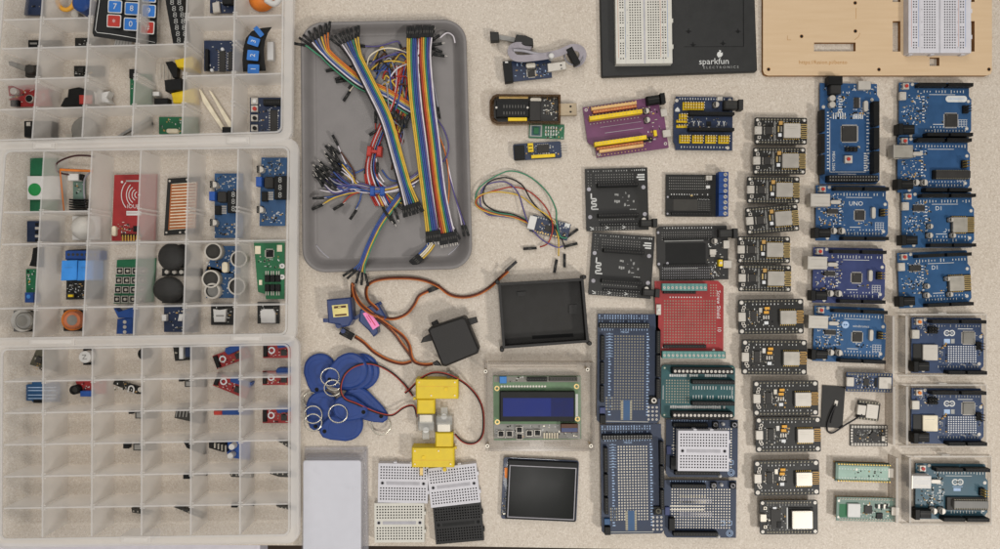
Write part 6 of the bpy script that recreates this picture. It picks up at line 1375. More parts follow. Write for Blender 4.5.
def keypad():
    root = thing('keypad', 'curved membrane keypad showing keys 7, 8, star and 0', 'keypad', 115, 18, 20)
    def zz(x): return 40 - 22 * (x - 93) / 64
    mb = MB(root, True); ys = [-30, 0, 20, 36, 43]; n = 8
    g = [[mb.pt(x0 + (x1 - x0) * i / n, y + (9 if y > 30 else 0) * (i / n), zz(x0 + (x1 - x0) * i / n)) for i in range(n + 1)] for y, x0, x1 in ((-30, 98, 158), (0, 97, 158), (20, 94, 157), (33, 92.4, 157), (36.6, 94, 156))]
    for a, b in zip(g, g[1:]):
        for i in range(n): mb.face((a[i], a[i + 1], b[i + 1], b[i]), 'black', True)
    g2 = [[len(mb.v) for _ in (mb.pt(mb.v[q][0] + root['_px'][0], 0, 0),)] for q in ()]
    part(root, 'membrane', mb)
    mb = MB(root, True)
    mb.tube([(x, y, zz(x) + .3) for x, y in ((100.5, -30), (99.3, 2), (96.7, 20), (95.4, 30), (97, 32.6), (110, 34), (126, 36.6), (137, 38.6), (155, 42.6))], .32, 'silk', 5); part(root, 'border', mb)
    for x, y, t, m in ((114.8, 6.6, '7', 'key_blue'), (131.6, 8.6, '8', 'key_blue'), (113.8, 21, '*', 'wire_red'), (130.6, 24.2, '0', 'key_blue'), (132, -6, '5', 'key_blue'), (116, -8, '4', 'key_blue'), (148.6, 11, '9', 'key_blue'), (147.2, 27.6, '#', 'wire_red'), (149, -4, '6', 'key_blue')):
        k = MB(root, True); k.turn(x, y, 3); zk = zz(x) + 1.6; k.prism(rrect(-7, -6.4, 7, 6.4, 1.2, 2), zk, zk + .8, 'silk'); k.prism(rrect(-6.1, -5.5, 6.1, 5.5, 1, 2), zk + .8, zk + 1.1, m); kk = part(root, 'key', k); k = MB(root, True); k.turn(x, y, 3); k.text(t, 0, 0 if t != '*' else 1.6, zk + 1.2, 8.2, 'silk'); part(kk, 'legend', k)
    k = MB(root, True); k.prism([(116, 38.6), (132, 40.6), (131, 46), (114, 45)], 10, 10.6, 'white')
    for i in range(5): k.line([(117.4 + i * 3, 39.4), (115.8 + i * 3, 45.4)], .5, 10.7, 'grey')
    part(root, 'ribbon_tail', k)
keypad()
def seg_strip():
    root = thing('digit_display', 'long black eight-digit display strip standing slanted in the top box', 'digit display', 175, 18, 20); mb = MB(root, True)
    mb.prism([(160, -50), (179, -50), (184, 42.6), (173, 43.6), (166, 4)], Z, 18, 'black'); part(root, 'body', mb); mb = MB(root, True)
    for i in range(7):
        for j in range(2): mb.text('8', 173 + i * .95 + j * 7.2 - (i < 1) * 1, 2.6 + i * 6.3, 18.2, 7.6, 'silk_dim', 0, 1.2)
    for i in range(3): mb.text('8', 170 + i * -1.2, -3.7 - i * 6.3, 18.2, 7.6, 'silk_dim', 0, 1.2)
    part(root, 'digits', mb)
seg_strip()
I('rotary_switch', 'grey-green lever switch with a round hub, third row of the top box', 'switch', 22, 68, [('lever', lambda mb: mb.prism([(7.6, 61), (11, 61), (26, 66), (24, 71), (8.6, 65)], 10, 16, 'capsule_grey', ch=1)), ('hub', cy(29, 69, 4.6, 9, 'gunmetal')), ('body', bx(25, 65, 37, 76.6, 6, 'gunmetal', z=Z))])
I('sensor_module', 'small black square module with white contacts in the third row', 'module', 80, 71, [('board', brd(rc(74, 66, 104, 76.4), 'pcb_black', 1.6, Z, 205, 26)), ('chip', bx(78, 68, 83, 73, 1.6, 'chip'))])
I('sensor_module', 'narrow black and green module half hidden by a divider', 'module', 132, 88, [('board', brd(rc(130, 74, 152, 105), 'pcb_green', 1.6, Z, 206, 10)), ('connector', bx(129, 69, 134.6, 78, 6, 'black'))])
I('plug_cluster', 'clump of black and yellow plugs with bare pins', 'plugs', 170, 82, [('yellow_plug', lambda mb: mb.prism([(174, 60), (192, 56), (194, 69), (177, 67)], Z, 20, 'yellow', ch=.8)), ('yellow_plug', lambda mb: mb.prism([(171, 93), (194, 88), (196, 103), (173, 103)], Z, 12, 'yellow', ch=.8)),
   ('black_plug', lambda mb: mb.prism([(164, 80), (181, 78), (182, 90), (165, 91)], Z, 16, 'black', ch=.8)), ('black_plug', bx(154, 98, 168, 104, 8, 'black', z=Z)), ('white_plug', bx(152.6, 91.6, 159, 95.8, 6, 'white', z=Z)),
   ('pin', lambda mb: [mb.box(160 + i * 3.4, 64, 161 + i * 3.4, 79, 12, 13, 'dull_steel') for i in range(5)]), ('black_plug', lambda mb: mb.prism([(165, 62), (172, 61), (178, 66), (177, 78), (173, 78)], 8, 14, 'black', ch=.5))])
I('sensor_module', 'two red modules with black parts lying crossed in the fourth row', 'module', 22, 96, [('board', brd([(8, 86), (52, 84), (52, 92), (9, 96)], 'pcb_red', 1.6, Z, 207, 16)), ('board', brd([(9, 99), (48, 89), (52, 106), (14, 107)], 'pcb_red', 1.6, Z + 3, 208, 16)), ('capacitor', cy(13, 91, 3.4, 5, 'bright')), ('capacitor', cy(29, 98.6, 4, 5, 'bright', 'black')), ('connector', bx(10, 100, 18, 106, 4, 'black', z=Z + 5))])
I('push_switch', 'black switch block with red edge in the fourth row', 'switch', 73, 98, [('body', lambda mb: mb.prism([(60, 106), (64, 98), (67, 97), (68, 89), (78, 87), (94, 91), (96, 105)], Z, 14, 'black', ch=1)), ('rocker', bx(79, 95, 92, 104, 8, 'wire_red', z=Z + 4))])
I('white_connector', 'white star-shaped plastic connector behind a milky divider', 'connector', 99, 96, [('body', lambda mb: mb.prism([(92, 90), (96, 93), (99, 86), (102, 92), (109, 91), (106, 97), (110, 103), (101, 102), (94, 105), (94, 98)], Z, 14, 'white', ch=1))])
I('buzzer', 'black block with a silver contact at the lower left of the top box', 'buzzer', 28, 130, [('body', bx(24, 121, 52, 137, 10, 'black', z=Z)), ('contact', bx(26, 122, 30, 126, 1, 'bright', z=Z + 10))])
I('buzzer', 'round grey disc leaning against a divider in the top box', 'disc sensor', 75, 131, [('body', cy(84, 130, 13, 5, 'capsule_grey', z=Z)), ('pin', lambda mb: mb.box(66, 134, 72, 137, Z, 8, 'dull_steel'))])
I('probe', 'two thin grey probe sticks lying together near the front of the top box', 'probe', 126, 131, [('stick', lambda mb: mb.prism([(117, 136), (121, 136), (150, 119), (149, 116)], Z, 7, 'grey')), ('stick', lambda mb: mb.prism([(124, 136.6), (127, 136.6), (152, 124), (151, 121)], Z, 7, 'capsule_grey'))])
I('sensor_module', 'green module with a white capsule in the front row of the top box', 'module', 170, 126, [('board', brd(rc(159, 117, 198, 134), 'pcb_green', 1.6, Z, 209, 26)), ('capsule', lambda mb: mb.prism(rrect(166, 128.6, 178, 133, 2, 4), Z + 1.6, 9, 'cream', ch=.6))])
I('moisture_probe', 'two-pronged pale moisture probe with a black end', 'probe', 215, 110, [('prong', lambda mb: mb.prism([(198.6, 88), (201.6, 91), (224, 127), (222, 130), (203, 102)], 6, 8.4, 'cream')), ('prong', lambda mb: mb.prism([(208.6, 90), (211.6, 92), (231, 122), (231, 129), (228, 126)], 6, 8.4, 'cream')), ('connector', bx(222, 127, 231, 132.6, 7, 'black', z=Z))])
I('sensor_module', 'teal module with silver parts, cut by the top edge', 'module', 221, 4, [('board', brd(rc(210, -16, 234, 13), 'pcb_navy', 1.6, Z, 210, 30)), ('shield', lambda mb: mb.prism([(212, 3), (219, 1), (220, 12), (213, 13)], Z + 3, 9, 'bright', ch=.5)), ('connector', bx(222, -6, 232, 4, 6, 'black'))])
I('coil', 'orange rolled part with a white strap at the top right of the top box', 'coil', 265, 4, [('roll', lambda mb: mb.dome(262, 0, 13, Z, 10, 'orange', 20, 5, 12)), ('strap', lambda mb: mb.tube([(266, 0, 16), (274, 4, 17), (280, -1, 16), (283, -8, 14)], 3, 'white', 8, smooth=5))])
I('driver_board', 'blue driver board with long black chip and two white lights', 'circuit board', 218, 56, [('board', brd(rc(204, 40.6, 246, 71), 'pcb_navy', 1.6, Z + 2, 211, 40)), ('chip', lambda mb: soic(mb, 219, 51, 225, 71.6, Z + 3.6, 8)), ('chip', lambda mb: soic(mb, 228, 52, 231.6, 70, Z + 3.6, 7)), ('light', cy(222, 49, 1.6, 3, 'led_white')), ('light', cy(211.4, 70, 1.6, 3, 'led_white')), ('connector', bx(205, 49, 208, 70, 5, 'black'))])
def strip_pad():
    root = thing('keypad', 'curved strip keypad with blue keys 3, 2 and 1', 'keypad', 257, 50, 26); mb = MB(root, True); n = 10
    L = [(243, 72), (242.4, 60), (243.4, 48), (246, 38), (252, 31), (262, 28)]; Rr = [(266, 71), (264.4, 60), (264, 50), (265, 41), (268, 33), (272, 27)]
    a = [mb.pt(*p, 20 + i * 1.4) for i, p in enumerate(L)]; b = [mb.pt(*p, 20 + i * 1.4) for i, p in enumerate(Rr)]
    for i in range(5): mb.face((a[i], b[i], b[i + 1], a[i + 1]), 'black', True)
    part(root, 'membrane', mb)
    for x, y, t, ang, sy in ((253.4, 69, '1', -88, 5.6), (252.8, 55.4, '2', -84, 6.2), (253.6, 41.4, '3', -72, 5), (258.6, 31.6, '', -40, 3)):
        k = MB(root, True); k.turn(x, y, ang + 90); k.prism(rrect(-5.7, -sy * .82, 5.7, sy * .82, .8, 2), 27, 27.5, 'key_blue'); k.flat()
        kk = part(root, 'key', k)
        if t: k = MB(root, True); k.text(t, x, y, 27.6, 7, 'silk', ang); part(kk, 'legend', k)
    part(root, 'socket', MB(root, True).box(267, 41.6, 273.4, 60, 8, 14, 'white', ch=.5))
strip_pad()
I('sensor_module', 'blue board with four round switches and long black chip, front right of top box', 'circuit board', 266, 114, [('board', brd(rc(250, 97.6, 281, 132.6), 'pcb_navy', 1.6, Z + 1, 212, 40)), ('chip', lambda mb: soic(mb, 270, 110, 277, 131, Z + 2.6, 9)), ('pin_header', lambda mb: strip(mb, 263, 99, 280, 105, Z + 2.6, 12, 7, 'black', 'gunmetal', 1))] +
  [('push_button', (lambda yy, c: lambda mb: (mb.box(251, yy - 3.2, 257.6, yy + 3.2, Z + 2.6, 8, 'bright'), mb.cyl(254.3, yy, 2, 8, 10, c, n=12)))(yy, c)) for yy, c in ((101, 'white'), (108.6, 'wire_red'), (118, 'black'), (128, 'black'))])
# --- middle box
I('sensor_module', 'green module with a white square carrying a green dot', 'module', 36, 186, [('board', brd(rc(30, 158, 58, 212), 'pcb_green', 1.6, Z, 220, 8)), ('plate', bx(27, 176, 60, 199.6, 4, 'white', z=Z + 1.6)), ('dot', lambda mb: mb.disc(34.6, 189.6, 6.4, Z + 5.8, 'leaf_green', 24))])
I('sensor_module', 'grey-green module with white plug, black fins and a loop of maroon wire', 'module', 76, 184, [('board', brd(rc(73, 180, 85, 206), 'pcb_mint', 1.6, Z, 221, 14)), ('plug', bx(67.6, 173.6, 78, 180.4, 8, 'white')), ('heat_sink', lambda mb: [mb.box(69, 199 + i * 2.4, 85, 200.4 + i * 2.4, Z, 12, 'black') for i in range(5)]), ('plug', bx(78.6, 174, 81.6, 180, 6, 'black')),
   ('wire', lambda mb: mb.tube([(70, 175, 14), (58, 172, 18), (56, 165, 22), (62, 160, 26), (74, 156, 28), (86, 155.6, 28), (95, 157, 24)], .9, 'w_maroon', 6, smooth=6)), ('wire', lambda mb: mb.tube([(60, 169.6, 20), (76, 170.4, 18), (93, 171, 16)], 1.3, 'orange', 6, smooth=5)), ('wire', lambda mb: mb.tube([(60, 170, 20), (62, 190, 14), (64, 211, 8)], .7, 'w_orange', 6, smooth=5)), ('wire', lambda mb: mb.tube([(92, 171, 16), (85, 178, 12), (84, 192, 8), (86, 208, 8)], .9, 'w_grey', 6, smooth=5))])
I('sensor_module', 'navy module with a row of pins beside the white dome', 'module', 33, 232, [('board', brd(rc(27, 221, 58, 242), 'pcb_navy', 1.6, Z)), ('pin_header', lambda mb: [mb.box(35, 223 + i * 4, 39, 225.4 + i * 4, Z + 1.6, 9, 'bright' if i % 2 else 'black') for i in range(5)])])
I('motion_sensor', 'white faceted dome of a motion sensor', 'sensor', 80, 229, [('base', bx(72, 216, 100, 240, 3, 'white', z=Z)), ('dome', lambda mb: mb.dome(84, 228, 12, Z + 3, 11, 'dirty_white', 10, 4, 12.6))])
def reader():
    root = thing('reader_board', 'red reader board with printed radio waves and a row of gold pins', 'circuit board', 128, 208, 8); t = 7; mb = MB(root, True)
    mb.prism([(114.4, 175), (157, 174), (155, 240), (111.6, 241)], t - 1.6, t, 'pcb_red')
    for r, a in ((20, 40), (15, 44), (9.6, 55), (6.4, 60), (3.6, 70)): mb.annulus(141 if r > 12 else 138, 195, r, r - .8, t + .1, 'silk', 16, 180 - a, 180 + a)
    mb.disc(122, 182, 1.2, t + .1, 'silk'); mb.line([(126, 181), (139, 181)], 1.6, t + .1, 'silk_dim'); mb.line([(138, 195), (141, 195)], 1, t + .1, 'silk')
    mb.text('IOUR', 133.4, 206.6, t + .12, 5.6, 'silk', 0, .95); mb.quad(126.4, 211, 141, 215.4, t + .1, 'silk'); mb.line([(127, 213), (140, 213)], .5, t + .14, 'pcb_red'); smds(mb, 118, 222, 132, 233, 26, t, 225); part(root, 'board', mb)
    part(root, 'crystal', MB(root, True).prism(rrect(111.6, 226, 115.6, 236, 1.8, 4), t, 11, 'cream', ch=.4)); part(root, 'chip', MB(root, True).box(133, 226, 139, 231.6, t, 8.4, 'black', ch=.2)); m = MB(root, True)
    m.box(121, 234, 141, 236.6, t, 9, 'black')
    for i in range(7): m.box(122 + i * 2.8, 235, 123.2 + i * 2.8, 241, 8, 9.2, 'gold')
    part(root, 'pin_header', m)
reader()
def rain():
    root = thing('rain_sensor', 'black rain sensor plate with a copper comb pattern', 'sensor', 178, 206, 6); mb = MB(root, True); t = 6
    mb.prism([(167.6, 178.6), (200, 176.6), (198, 233), (164, 235.4)], 4.4, t, 'pcb_black'); mb.prism([(171.4, 184), (197, 182), (195, 228), (168.6, 230)], t, t + .15, 'cream')
    for i in range(15): mb.line([(171 - i * .17, 185.6 + i * 3.05), (196 - i * .15, 184.2 + i * 3.05)], 2.0, t + .25, 'copper')
    mb.line([(171.4, 184), (168.8, 230)], 1.1, t + .3, 'copper'); mb.line([(197, 182), (195, 228)], 1.1, t + .3, 'copper')
    for x, y in ((169.6, 181), (187, 179.6), (166.4, 232.6), (180, 232.4), (185.6, 232)): mb.disc(x, y, 1.1, t + .3, 'bright')
    part(root, 'plate', mb)
rain()
def buck(label, x0, y0, x1, y1, lean, sd):
    root = thing('converter_board', label, 'circuit board', (x0 + x1) / 2, (y0 + y1) / 2, 8, 0, 'blue converter boards with digit displays'); t = 7; h = y1 - y0; mb = MB(root, True)
    mb.prism([(x0 + 5, y0), (x1, y0), (x1 - lean, y1), (x0 + 5 - lean, y1)], t - 1.6, t, 'pcb_blue'); smds(mb, x0 + 6, y0 + 2, x1 - 3, y0 + h * .25, 40, t, sd); smds(mb, x0 + 5, y1 - h * .22, x1 - 4, y1 - 3, 40, t, sd + 1); part(root, 'board', mb)
    for yy in (y0 + h * .17, y1 - h * .24): part(root, 'capacitor', ecap(MB(root, True), x0 + 3.6, yy, 3.4, t, 9))
    part(root, 'trimmer', MB(root, True).box(x0 - .6, y0 + h * .28, x0 + 5, y0 + h * .42, t, 16, 'blue', ch=.4)); part(root, 'coil', MB(root, True).prism(rrect(x0 + 7.6, y0 + h * .28, x0 + 17, y0 + h * .45, 2, 3), t, 13, 'chip', ch=.8))
    part(root, 'regulator', MB(root, True).box(x0 + 5, y0 + h * .5, x0 + 11, y0 + h * .64, t, 11, 'black', ch=.4)); m = MB(root, True)
    for i in range(3):
        for j in range(4): m.box(x0 + 11.6 + i * 1.9, y0 + h * .5 + j * 2.2, x0 + 12.8 + i * 1.9, y0 + h * .5 + 1.6 + j * 2.2, t, t + 1, 'bright')
    part(root, 'resistor', m)
    m = MB(root, True); m.box(x0 + 17.6, y0 + h * .27, x1 + 1, y0 + h * .61, t, 13, 'black', ch=.4)
    for i in range(3): m.text('8', x0 + 23.6, y0 + h * .33 + i * h * .11, 13.2, 8, 'silk_dim', 0, 1.0)
    part(root, 'digit_display', m)
buck('blue converter board with digit display, half behind the fourth divider', 209.6, 173.4, 243, 238, 0, 230)
buck('blue converter board with digit display fully visible in the right column', 256.4, 157.6, 287, 226, 2, 232)
I('sensor_module', 'narrow green module with black plug above and blue trimmer below', 'module', 31, 280, [('board', brd(rc(26, 269, 36, 300), 'pcb_green', 1.6, Z, 234, 18)), ('plug', lambda mb: mb.prism([(33, 248), (37.6, 247), (37, 267), (29, 266), (31, 260)], Z, 14, 'black', ch=.6)), ('trimmer', lambda mb: (mb.box(24.6, 292.6, 33, 302.6, Z, 15, 'deep_blue', ch=.4), mb.cyl(28.4, 296.6, 2, 15, 15.6, 'sky_blue', n=12)))])
def relay():
    root = thing('relay_board', 'relay board with two bright blue relays and a blue terminal row', 'circuit board', 75, 275, 8); t = 6; mb = MB(root, True)
    mb.prism([(67, 250), (104, 248), (102, 299), (66, 299.6)], 4.4, t, 'pcb_black'); smds(mb, 67, 283, 84, 298, 40, t, 236); part(root, 'board', mb)
    for x0, x1 in ((60.6, 76.6), (77, 93)): m = MB(root, True); m.prism([(x0 + 1, 260.6), (x1 + .4, 260), (x1, 280), (x0, 280.6)], t, 24, 'relay_blue', ch=.6); m.quad(x0 + 4, 267, x1 - 4, 268, 24.1, 'sky_blue'); part(root, 'relay', m)
    m = MB(root, True); m.box(65, 250.6, 100, 259.6, t, 19, 'deep_blue', ch=.6)
    for i in range(7): m.cyl(68.6 + i * 4.4, 254.6, 1.5, 19, 19.2, 'gunmetal', n=10)
    part(root, 'screw_terminal', m); m = MB(root, True); m.box(66.4, 293, 74, 298.6, t, 10, 'gunmetal'); m.box(68, 294.6, 72.6, 297, 10, 12, 'yellow'); part(root, 'jumper_cap', m)
relay()
def matrix():
    root = thing('button_board', 'green button board with a grid of black push buttons', 'circuit board', 125, 282, 8); t = 6; mb = MB(root, True); mb.prism([(117, 260), (156, 258), (153, 302), (113.6, 303.6)], 4.4, t, 'pcb_green'); part(root, 'board', mb)
    for j in range(4):
        for i in range(4):
            x, y = 119.4 + i * 8 - j * .9, 271 + j * 9.4; m = MB(root, True); m.box(x - 3.3, y - 3.4, x + 3.3, y + 3.4, t, 9, 'bright'); m.box(x - 2.7, y - 2.8, x + 2.7, y + 2.8, 9, 9.4, 'black'); m.cyl(x, y, 1.5, 9.4, 12, 'dull_steel', n=10); part(root, 'push_button', m)
matrix()
I('joystick', 'pair of stacked black joystick caps, the upper rear one with board contacts below', 'joystick', 172, 258, [('cap', lambda mb: mb.dome(171.6, 257, 13.4, 14, 6, 'soft_black', 24, 5, 14)), ('cap', lambda mb: mb.dome(182, 256, 9, 10, 5, 'black', 20, 5, 12)), ('board', brd(rc(162, 268.6, 202, 276), 'pcb_black', 1.6, Z)), ('contact', lambda mb: [mb.cyl(x, 272, 2, Z + 1.6, 8, 'bright', n=12) for x in (166.6, 174, 181)])])
I('joystick', 'single wide black joystick cap nearer the front', 'joystick', 168, 290, [('cap', lambda mb: mb.dome(168.6, 289.4, 15.6, 14, 6, 'soft_black', 24, 5, 13.2)), ('board', brd(rc(162, 290, 200, 303), 'pcb_black', 1.6, Z))])
def sonar(label, rings, bp, sd):
    root = thing('distance_sensor', label, 'sensor', sum(p[0] for p in bp) / len(bp), sum(p[1] for p in bp) / len(bp), 8, 0, 'ultrasonic distance sensors'); mb = MB(root, True); mb.prism(bp, 4.4, 6, 'pcb_blue'); smds(mb, min(p[0] for p in bp) + 2, min(p[1] for p in bp) + 4, max(p[0] for p in bp) - 3, max(p[1] for p in bp) - 3, 30, 6, sd); part(root, 'board', mb)
    for x, y, r in rings: m = MB(root, True); m.tubewall(x, y, r, r * .84, 6, 15, 'dull_steel', 'gunmetal', 24, 11, 'gunmetal'); m.annulus(x, y, r, r * .83, 15.1, 'bright', 24); part(root, 'emitter', m)
sonar('ultrasonic distance sensor towards the back with two silver cylinders', [(213, 251.4, 8.8), (238.6, 259, 8.4)], [(216, 246), (240, 246), (240, 274), (205, 272)], 240)
sonar('ultrasonic distance sensor nearer the front with two silver cylinders', [(210.6, 279, 9), (236.6, 286.4, 8.8)], [(207, 266), (233, 272), (238, 298), (206, 298)], 242)
I('crystal', 'oval silver crystal can standing between the distance sensors', 'crystal', 224, 267, [('can', lambda mb: mb.prism(rrect(221.6, 262, 227.4, 272.6, 2.6, 4), 8, 14, 'cream', ch=.5))])
I('receiver_capsule', 'half hidden silver cylinder below the front distance sensor', 'capsule', 212, 293, [('can', lambda mb: mb.tubewall(212, 291, 8, 6.2, Z, 13, 'bright', 'gunmetal', 24, 9, 'grey'))])
def bms():
    root = thing('power_board', 'large green board with black power chips and white pads', 'circuit board', 269, 270, 8); t = 6; mb = MB(root, True); mb.prism([(253.6, 240), (284.6, 239.6), (284, 299), (266, 299), (265, 294), (258, 292)], 4.4, t, 'green')
    for q in (rc(255, 246, 260.6, 254), rc(277, 245, 282, 251.6), rc(259, 280, 262, 285)): mb.prism(q, t, t + .3, 'cream')
    smds(mb, 258, 256, 280, 268, 24, t, 245); part(root, 'board', mb); part(root, 'chip', qfp(MB(root, True), 266, 250, 273, 257, t, 'black', 6))
    m = MB(root, True)
    for y in (275, 284.4):
        for i in range(3):
            x = 264.6 + i * 5.4; m.box(x, y, x + 4.6, y + 7, t, 9, 'black', ch=.3)
            for k in range(2): m.box(x + .8 + k * 2.2, y - 4 if y < 280 else y + 7, x + 1.8 + k * 2.2, y if y < 280 else y + 11, t, t + .8, 'bright')
    part(root, 'power_chip', m)
    for y in (266, 277): part(root, 'terminal_pad', MB(root, True).cyl(282, y, 2.6, t, t + 1.4, 'white', n=14).disc(282, y, 1, t + 1.5, 'grey', 10))
bms()
for lb, x, y, r, m, c in (('gas sensor with a grey metal cap', 21.6, 320.6, 11, 'capsule_grey', 'dirty_white'), ('gas sensor with an orange-brown cap', 71.6, 320, 10.6, 'terracotta', 'orange')):
    I('gas_sensor', lb + ', front row of the middle box', 'gas sensor', x, y, [('board', brd(rc(x - 8, y - 10, x + 11, y + 11), 'pcb_black', 1.6, Z)), ('base_ring', cy(x, y, r, 5, c, z=Z + 1.6, n=26)), ('cap', cy(x + (1.6 if m == 'capsule_grey' else -.6), y + .4, r * .82, 10, m, 'grey' if m == 'capsule_grey' else 'terracotta', z=Z + 6, n=26, ch=1.2)), ('mesh', lambda mb, x=x, y=y, r=r, m=m: mb.disc(x + .4, y + .2, r * .5, Z + 16.2, 'capsule_grey', 18))], 'gas sensors')
I('screw_terminal', 'blue screw terminals jumbled in the front row of the middle box', 'terminal', 123, 321, [('body', lambda mb: mb.prism([(113, 308), (118, 312), (133, 307), (133, 318), (118, 318)], Z, 16, 'deep_blue', ch=.8)), ('body', lambda mb: mb.prism([(117, 319), (133, 317), (132, 334), (116, 334)], Z, 12, 'deep_blue', ch=.8)), ('screw', lambda mb: [mb.cyl(124.6, 322 + i * 5, 1.8, 12, 12.5, 'bright', n=10) for i in range(3)])])
I('sensor_module', 'navy board with two white side plugs in the front row of the middle box', 'circuit board', 173, 319, [('board', brd(rc(164, 305, 198, 332), 'pcb_navy', 1.6, Z + 1, 250, 40)), ('plug', bx(161.6, 314.6, 166, 321, 5, 'white')), ('plug', lambda mb: mb.prism([(179, 314), (183, 314), (182, 321), (177.6, 321)], Z + 2.6, 9, 'white', ch=.4))])
for lb, x0, y0, q in (('card reader module with its metal slot lettered across the middle', 211, 303.4, [(213, 309), (219, 310), (226, 309), (225, 322), (214, 322)]), ('card reader module at the right with a plain white metal slot', 257.4, 302, [(260, 311), (263, 309), (273, 309), (275, 313), (275, 323), (261, 323)])):
    I('card_reader', lb, 'card reader', x0 + 11, y0 + 11, [('board', brd(rc(x0, y0, x0 + 22, y0 + 21.6), 'pcb_black', 1.6, Z, 255, 26)), ('slot', lambda mb, q=q: mb.prism(q, Z + 1.6, 8.6, 'white', ch=.4))] + ([('print', lambda mb: mb.quad(216, 315, 224, 316.6, 8.8, 'grey'))] if x0 < 230 else [('pin_header', lambda mb: strip(mb, 261, 302.6, 277, 305.4, Z + 1.6, 10, 6, 'black', 'gunmetal', .9))]))
# --- bottom box
def key_sensor(label, x, y, a, w=25, blue=True):
    root = thing('sensor_module', label, 'sensor module', x, y, 6, 0, 'red sensor modules'); mb = MB(root, True); mb.turn(x, y, a); mb.box(-w / 2, -7, w / 2, 7, Z + 1, Z + 2.6, 'pcb_red'); smds(mb, -w / 2 + 1, -6, w / 2 - 1, 6, 26, Z + 2.6, int(x * 7 + y), 'silk'); mb.box(6 - 2.6, -1, 6 + 3, 4.6, Z + 2.6, Z + 4.6, 'chip'); part(root, 'board', mb)
    m = MB(root, True); m.turn(x, y, a); m.annulus(-w / 2 + 8.6, -.6, 3.5, 2.1, Z + 3.2, 'led_white', 20); m.cyl(-w / 2 + 8.6, -.6, 2.1, Z + 2.6, Z + 3.1, 'pcb_red', n=12); part(root, 'ring_mark', m)
    m = MB(root, True); m.turn(x, y, a); m.box(-w / 2, -6, -w / 2 + 3.4, 6, Z + 2.6, Z + 7, 'black', ch=.3); part(root, 'pin_header', m)
    m = MB(root, True); m.turn(x, y, a); m.prism([(-w / 2 + 13, -7), (-w / 2 + 15, -10), (w / 2 - 1, -10), (w / 2 - 1, -4.6), (-w / 2 + 15, -2.6)], Z + 2.6, Z + 13, 'deep_blue', ch=.5); part(root, 'trimmer', m)
    return root
key_sensor('red sensor module turned anticlockwise in the back row, fifth column', 231.6, 356.4, -20, 36)
key_sensor('red sensor module lying straight in the back right compartment', 277.5, 351, 0, 29)
key_sensor('red sensor module turned clockwise in the second row, fifth column', 232, 385.6, 22, 36)
key_sensor('red sensor module pushed against the rear divider in the second row, right column', 277.5, 378, 0, 30)
key_sensor('red sensor module in the third row, right column', 277.5, 416, 0, 30)
I('trimmer', 'blue trimmer with red end lying alone in the third row', 'trimmer', 226, 412, [('body', bx(222, 408.6, 250, 415, 8, 'deep_blue', z=Z)), ('end', bx(213.6, 411, 222, 415, 4, 'wire_red', z=Z))])
I('sensor_module', 'brown and green module tilted in the back left compartment', 'module', 37, 360, [('board', brd([(36, 350), (56, 350), (58, 372), (29.6, 364.6)], 'pcb_olive', 1.6, Z + 1, 260, 24, 'tan')), ('chip', lambda mb: mb.prism([(37, 356), (42, 358), (40, 364), (34, 362)], Z + 2.6, 8, 'gunmetal', ch=.3))])
I('switch_module', 'white round cap on a black base in the back row', 'switch', 85, 356, [('base', bx(83, 349, 93, 365, 4, 'black', z=Z)), ('cap', cy(84.6, 357, 6, 9, 'white')), ('mark', lambda mb: mb.line([(82, 355), (86, 355), (82.6, 359), (87, 359)], .8, Z + 12.8, 'grey'))])
I('buzzer', 'black round buzzer half hidden in the third compartment of the back row', 'buzzer', 141, 354, [('body', cy(143, 354, 5.6, 9, 'black', z=Z))])
I('sensor_module', 'black module with white block and blue corner in the back row', 'module', 181, 353, [('board', brd([(173, 346), (204, 346), (204, 359), (175, 361)], 'pcb_black', 1.6, Z + 1, 262, 18)), ('block', bx(179, 347, 183, 359, 5, 'white')), ('plug', bx(185, 346, 191, 357, 6, 'pcb_navy'))])
I('sensor_module', 'small blue board with pale printed lines in the second row, left column', 'module', 35, 392, [('board', brd([(32, 382), (58, 382), (60, 384), (60, 402), (32, 402), (32, 400.6), (26, 400.6), (26, 384.6), (32, 384)], 'pcb_lake', 1.8, Z + 1)), ('print', lambda mb: [mb.quad(28, y, 56, y + .9, Z + 3, 'silk_blue') for y in (387, 390, 394.6, 398)]), ('pin_header', bx(33, 400, 43, 403, 5, 'black', z=Z))])
I('buzzer', 'tiny black round capsule standing in the second row', 'capsule', 74, 390, [('body', lambda mb: mb.tubewall(74, 390, 4.7, 3.4, Z, 12, 'black', 'black', 18, 9, 'gunmetal'))])
I('sensor_module', 'red module with a blue block in the second row, second column', 'module', 84, 389, [('board', brd([(75, 380), (106, 380), (106, 394), (80, 393)], 'pcb_red', 1.6, Z, 264, 24)), ('trimmer', bx(80, 391, 92, 396.6, 7, 'blue', z=Z))])
I('sensor_module', 'long black module with two white loops, slanting in the second row', 'module', 127, 387, [('board', brd([(112.6, 384), (116, 379), (141, 387), (141, 394), (137, 394)], 'pcb_black', 1.6, Z + 1, 266, 24)), ('loop', lambda mb: mb.tube([(128, 392, 8), (129, 387, 9), (132, 386, 9), (134, 389, 9), (133, 393, 8)], .8, 'white', 6, smooth=4)), ('loop', cy(140, 389.6, 2.6, 4, 'bright'))])
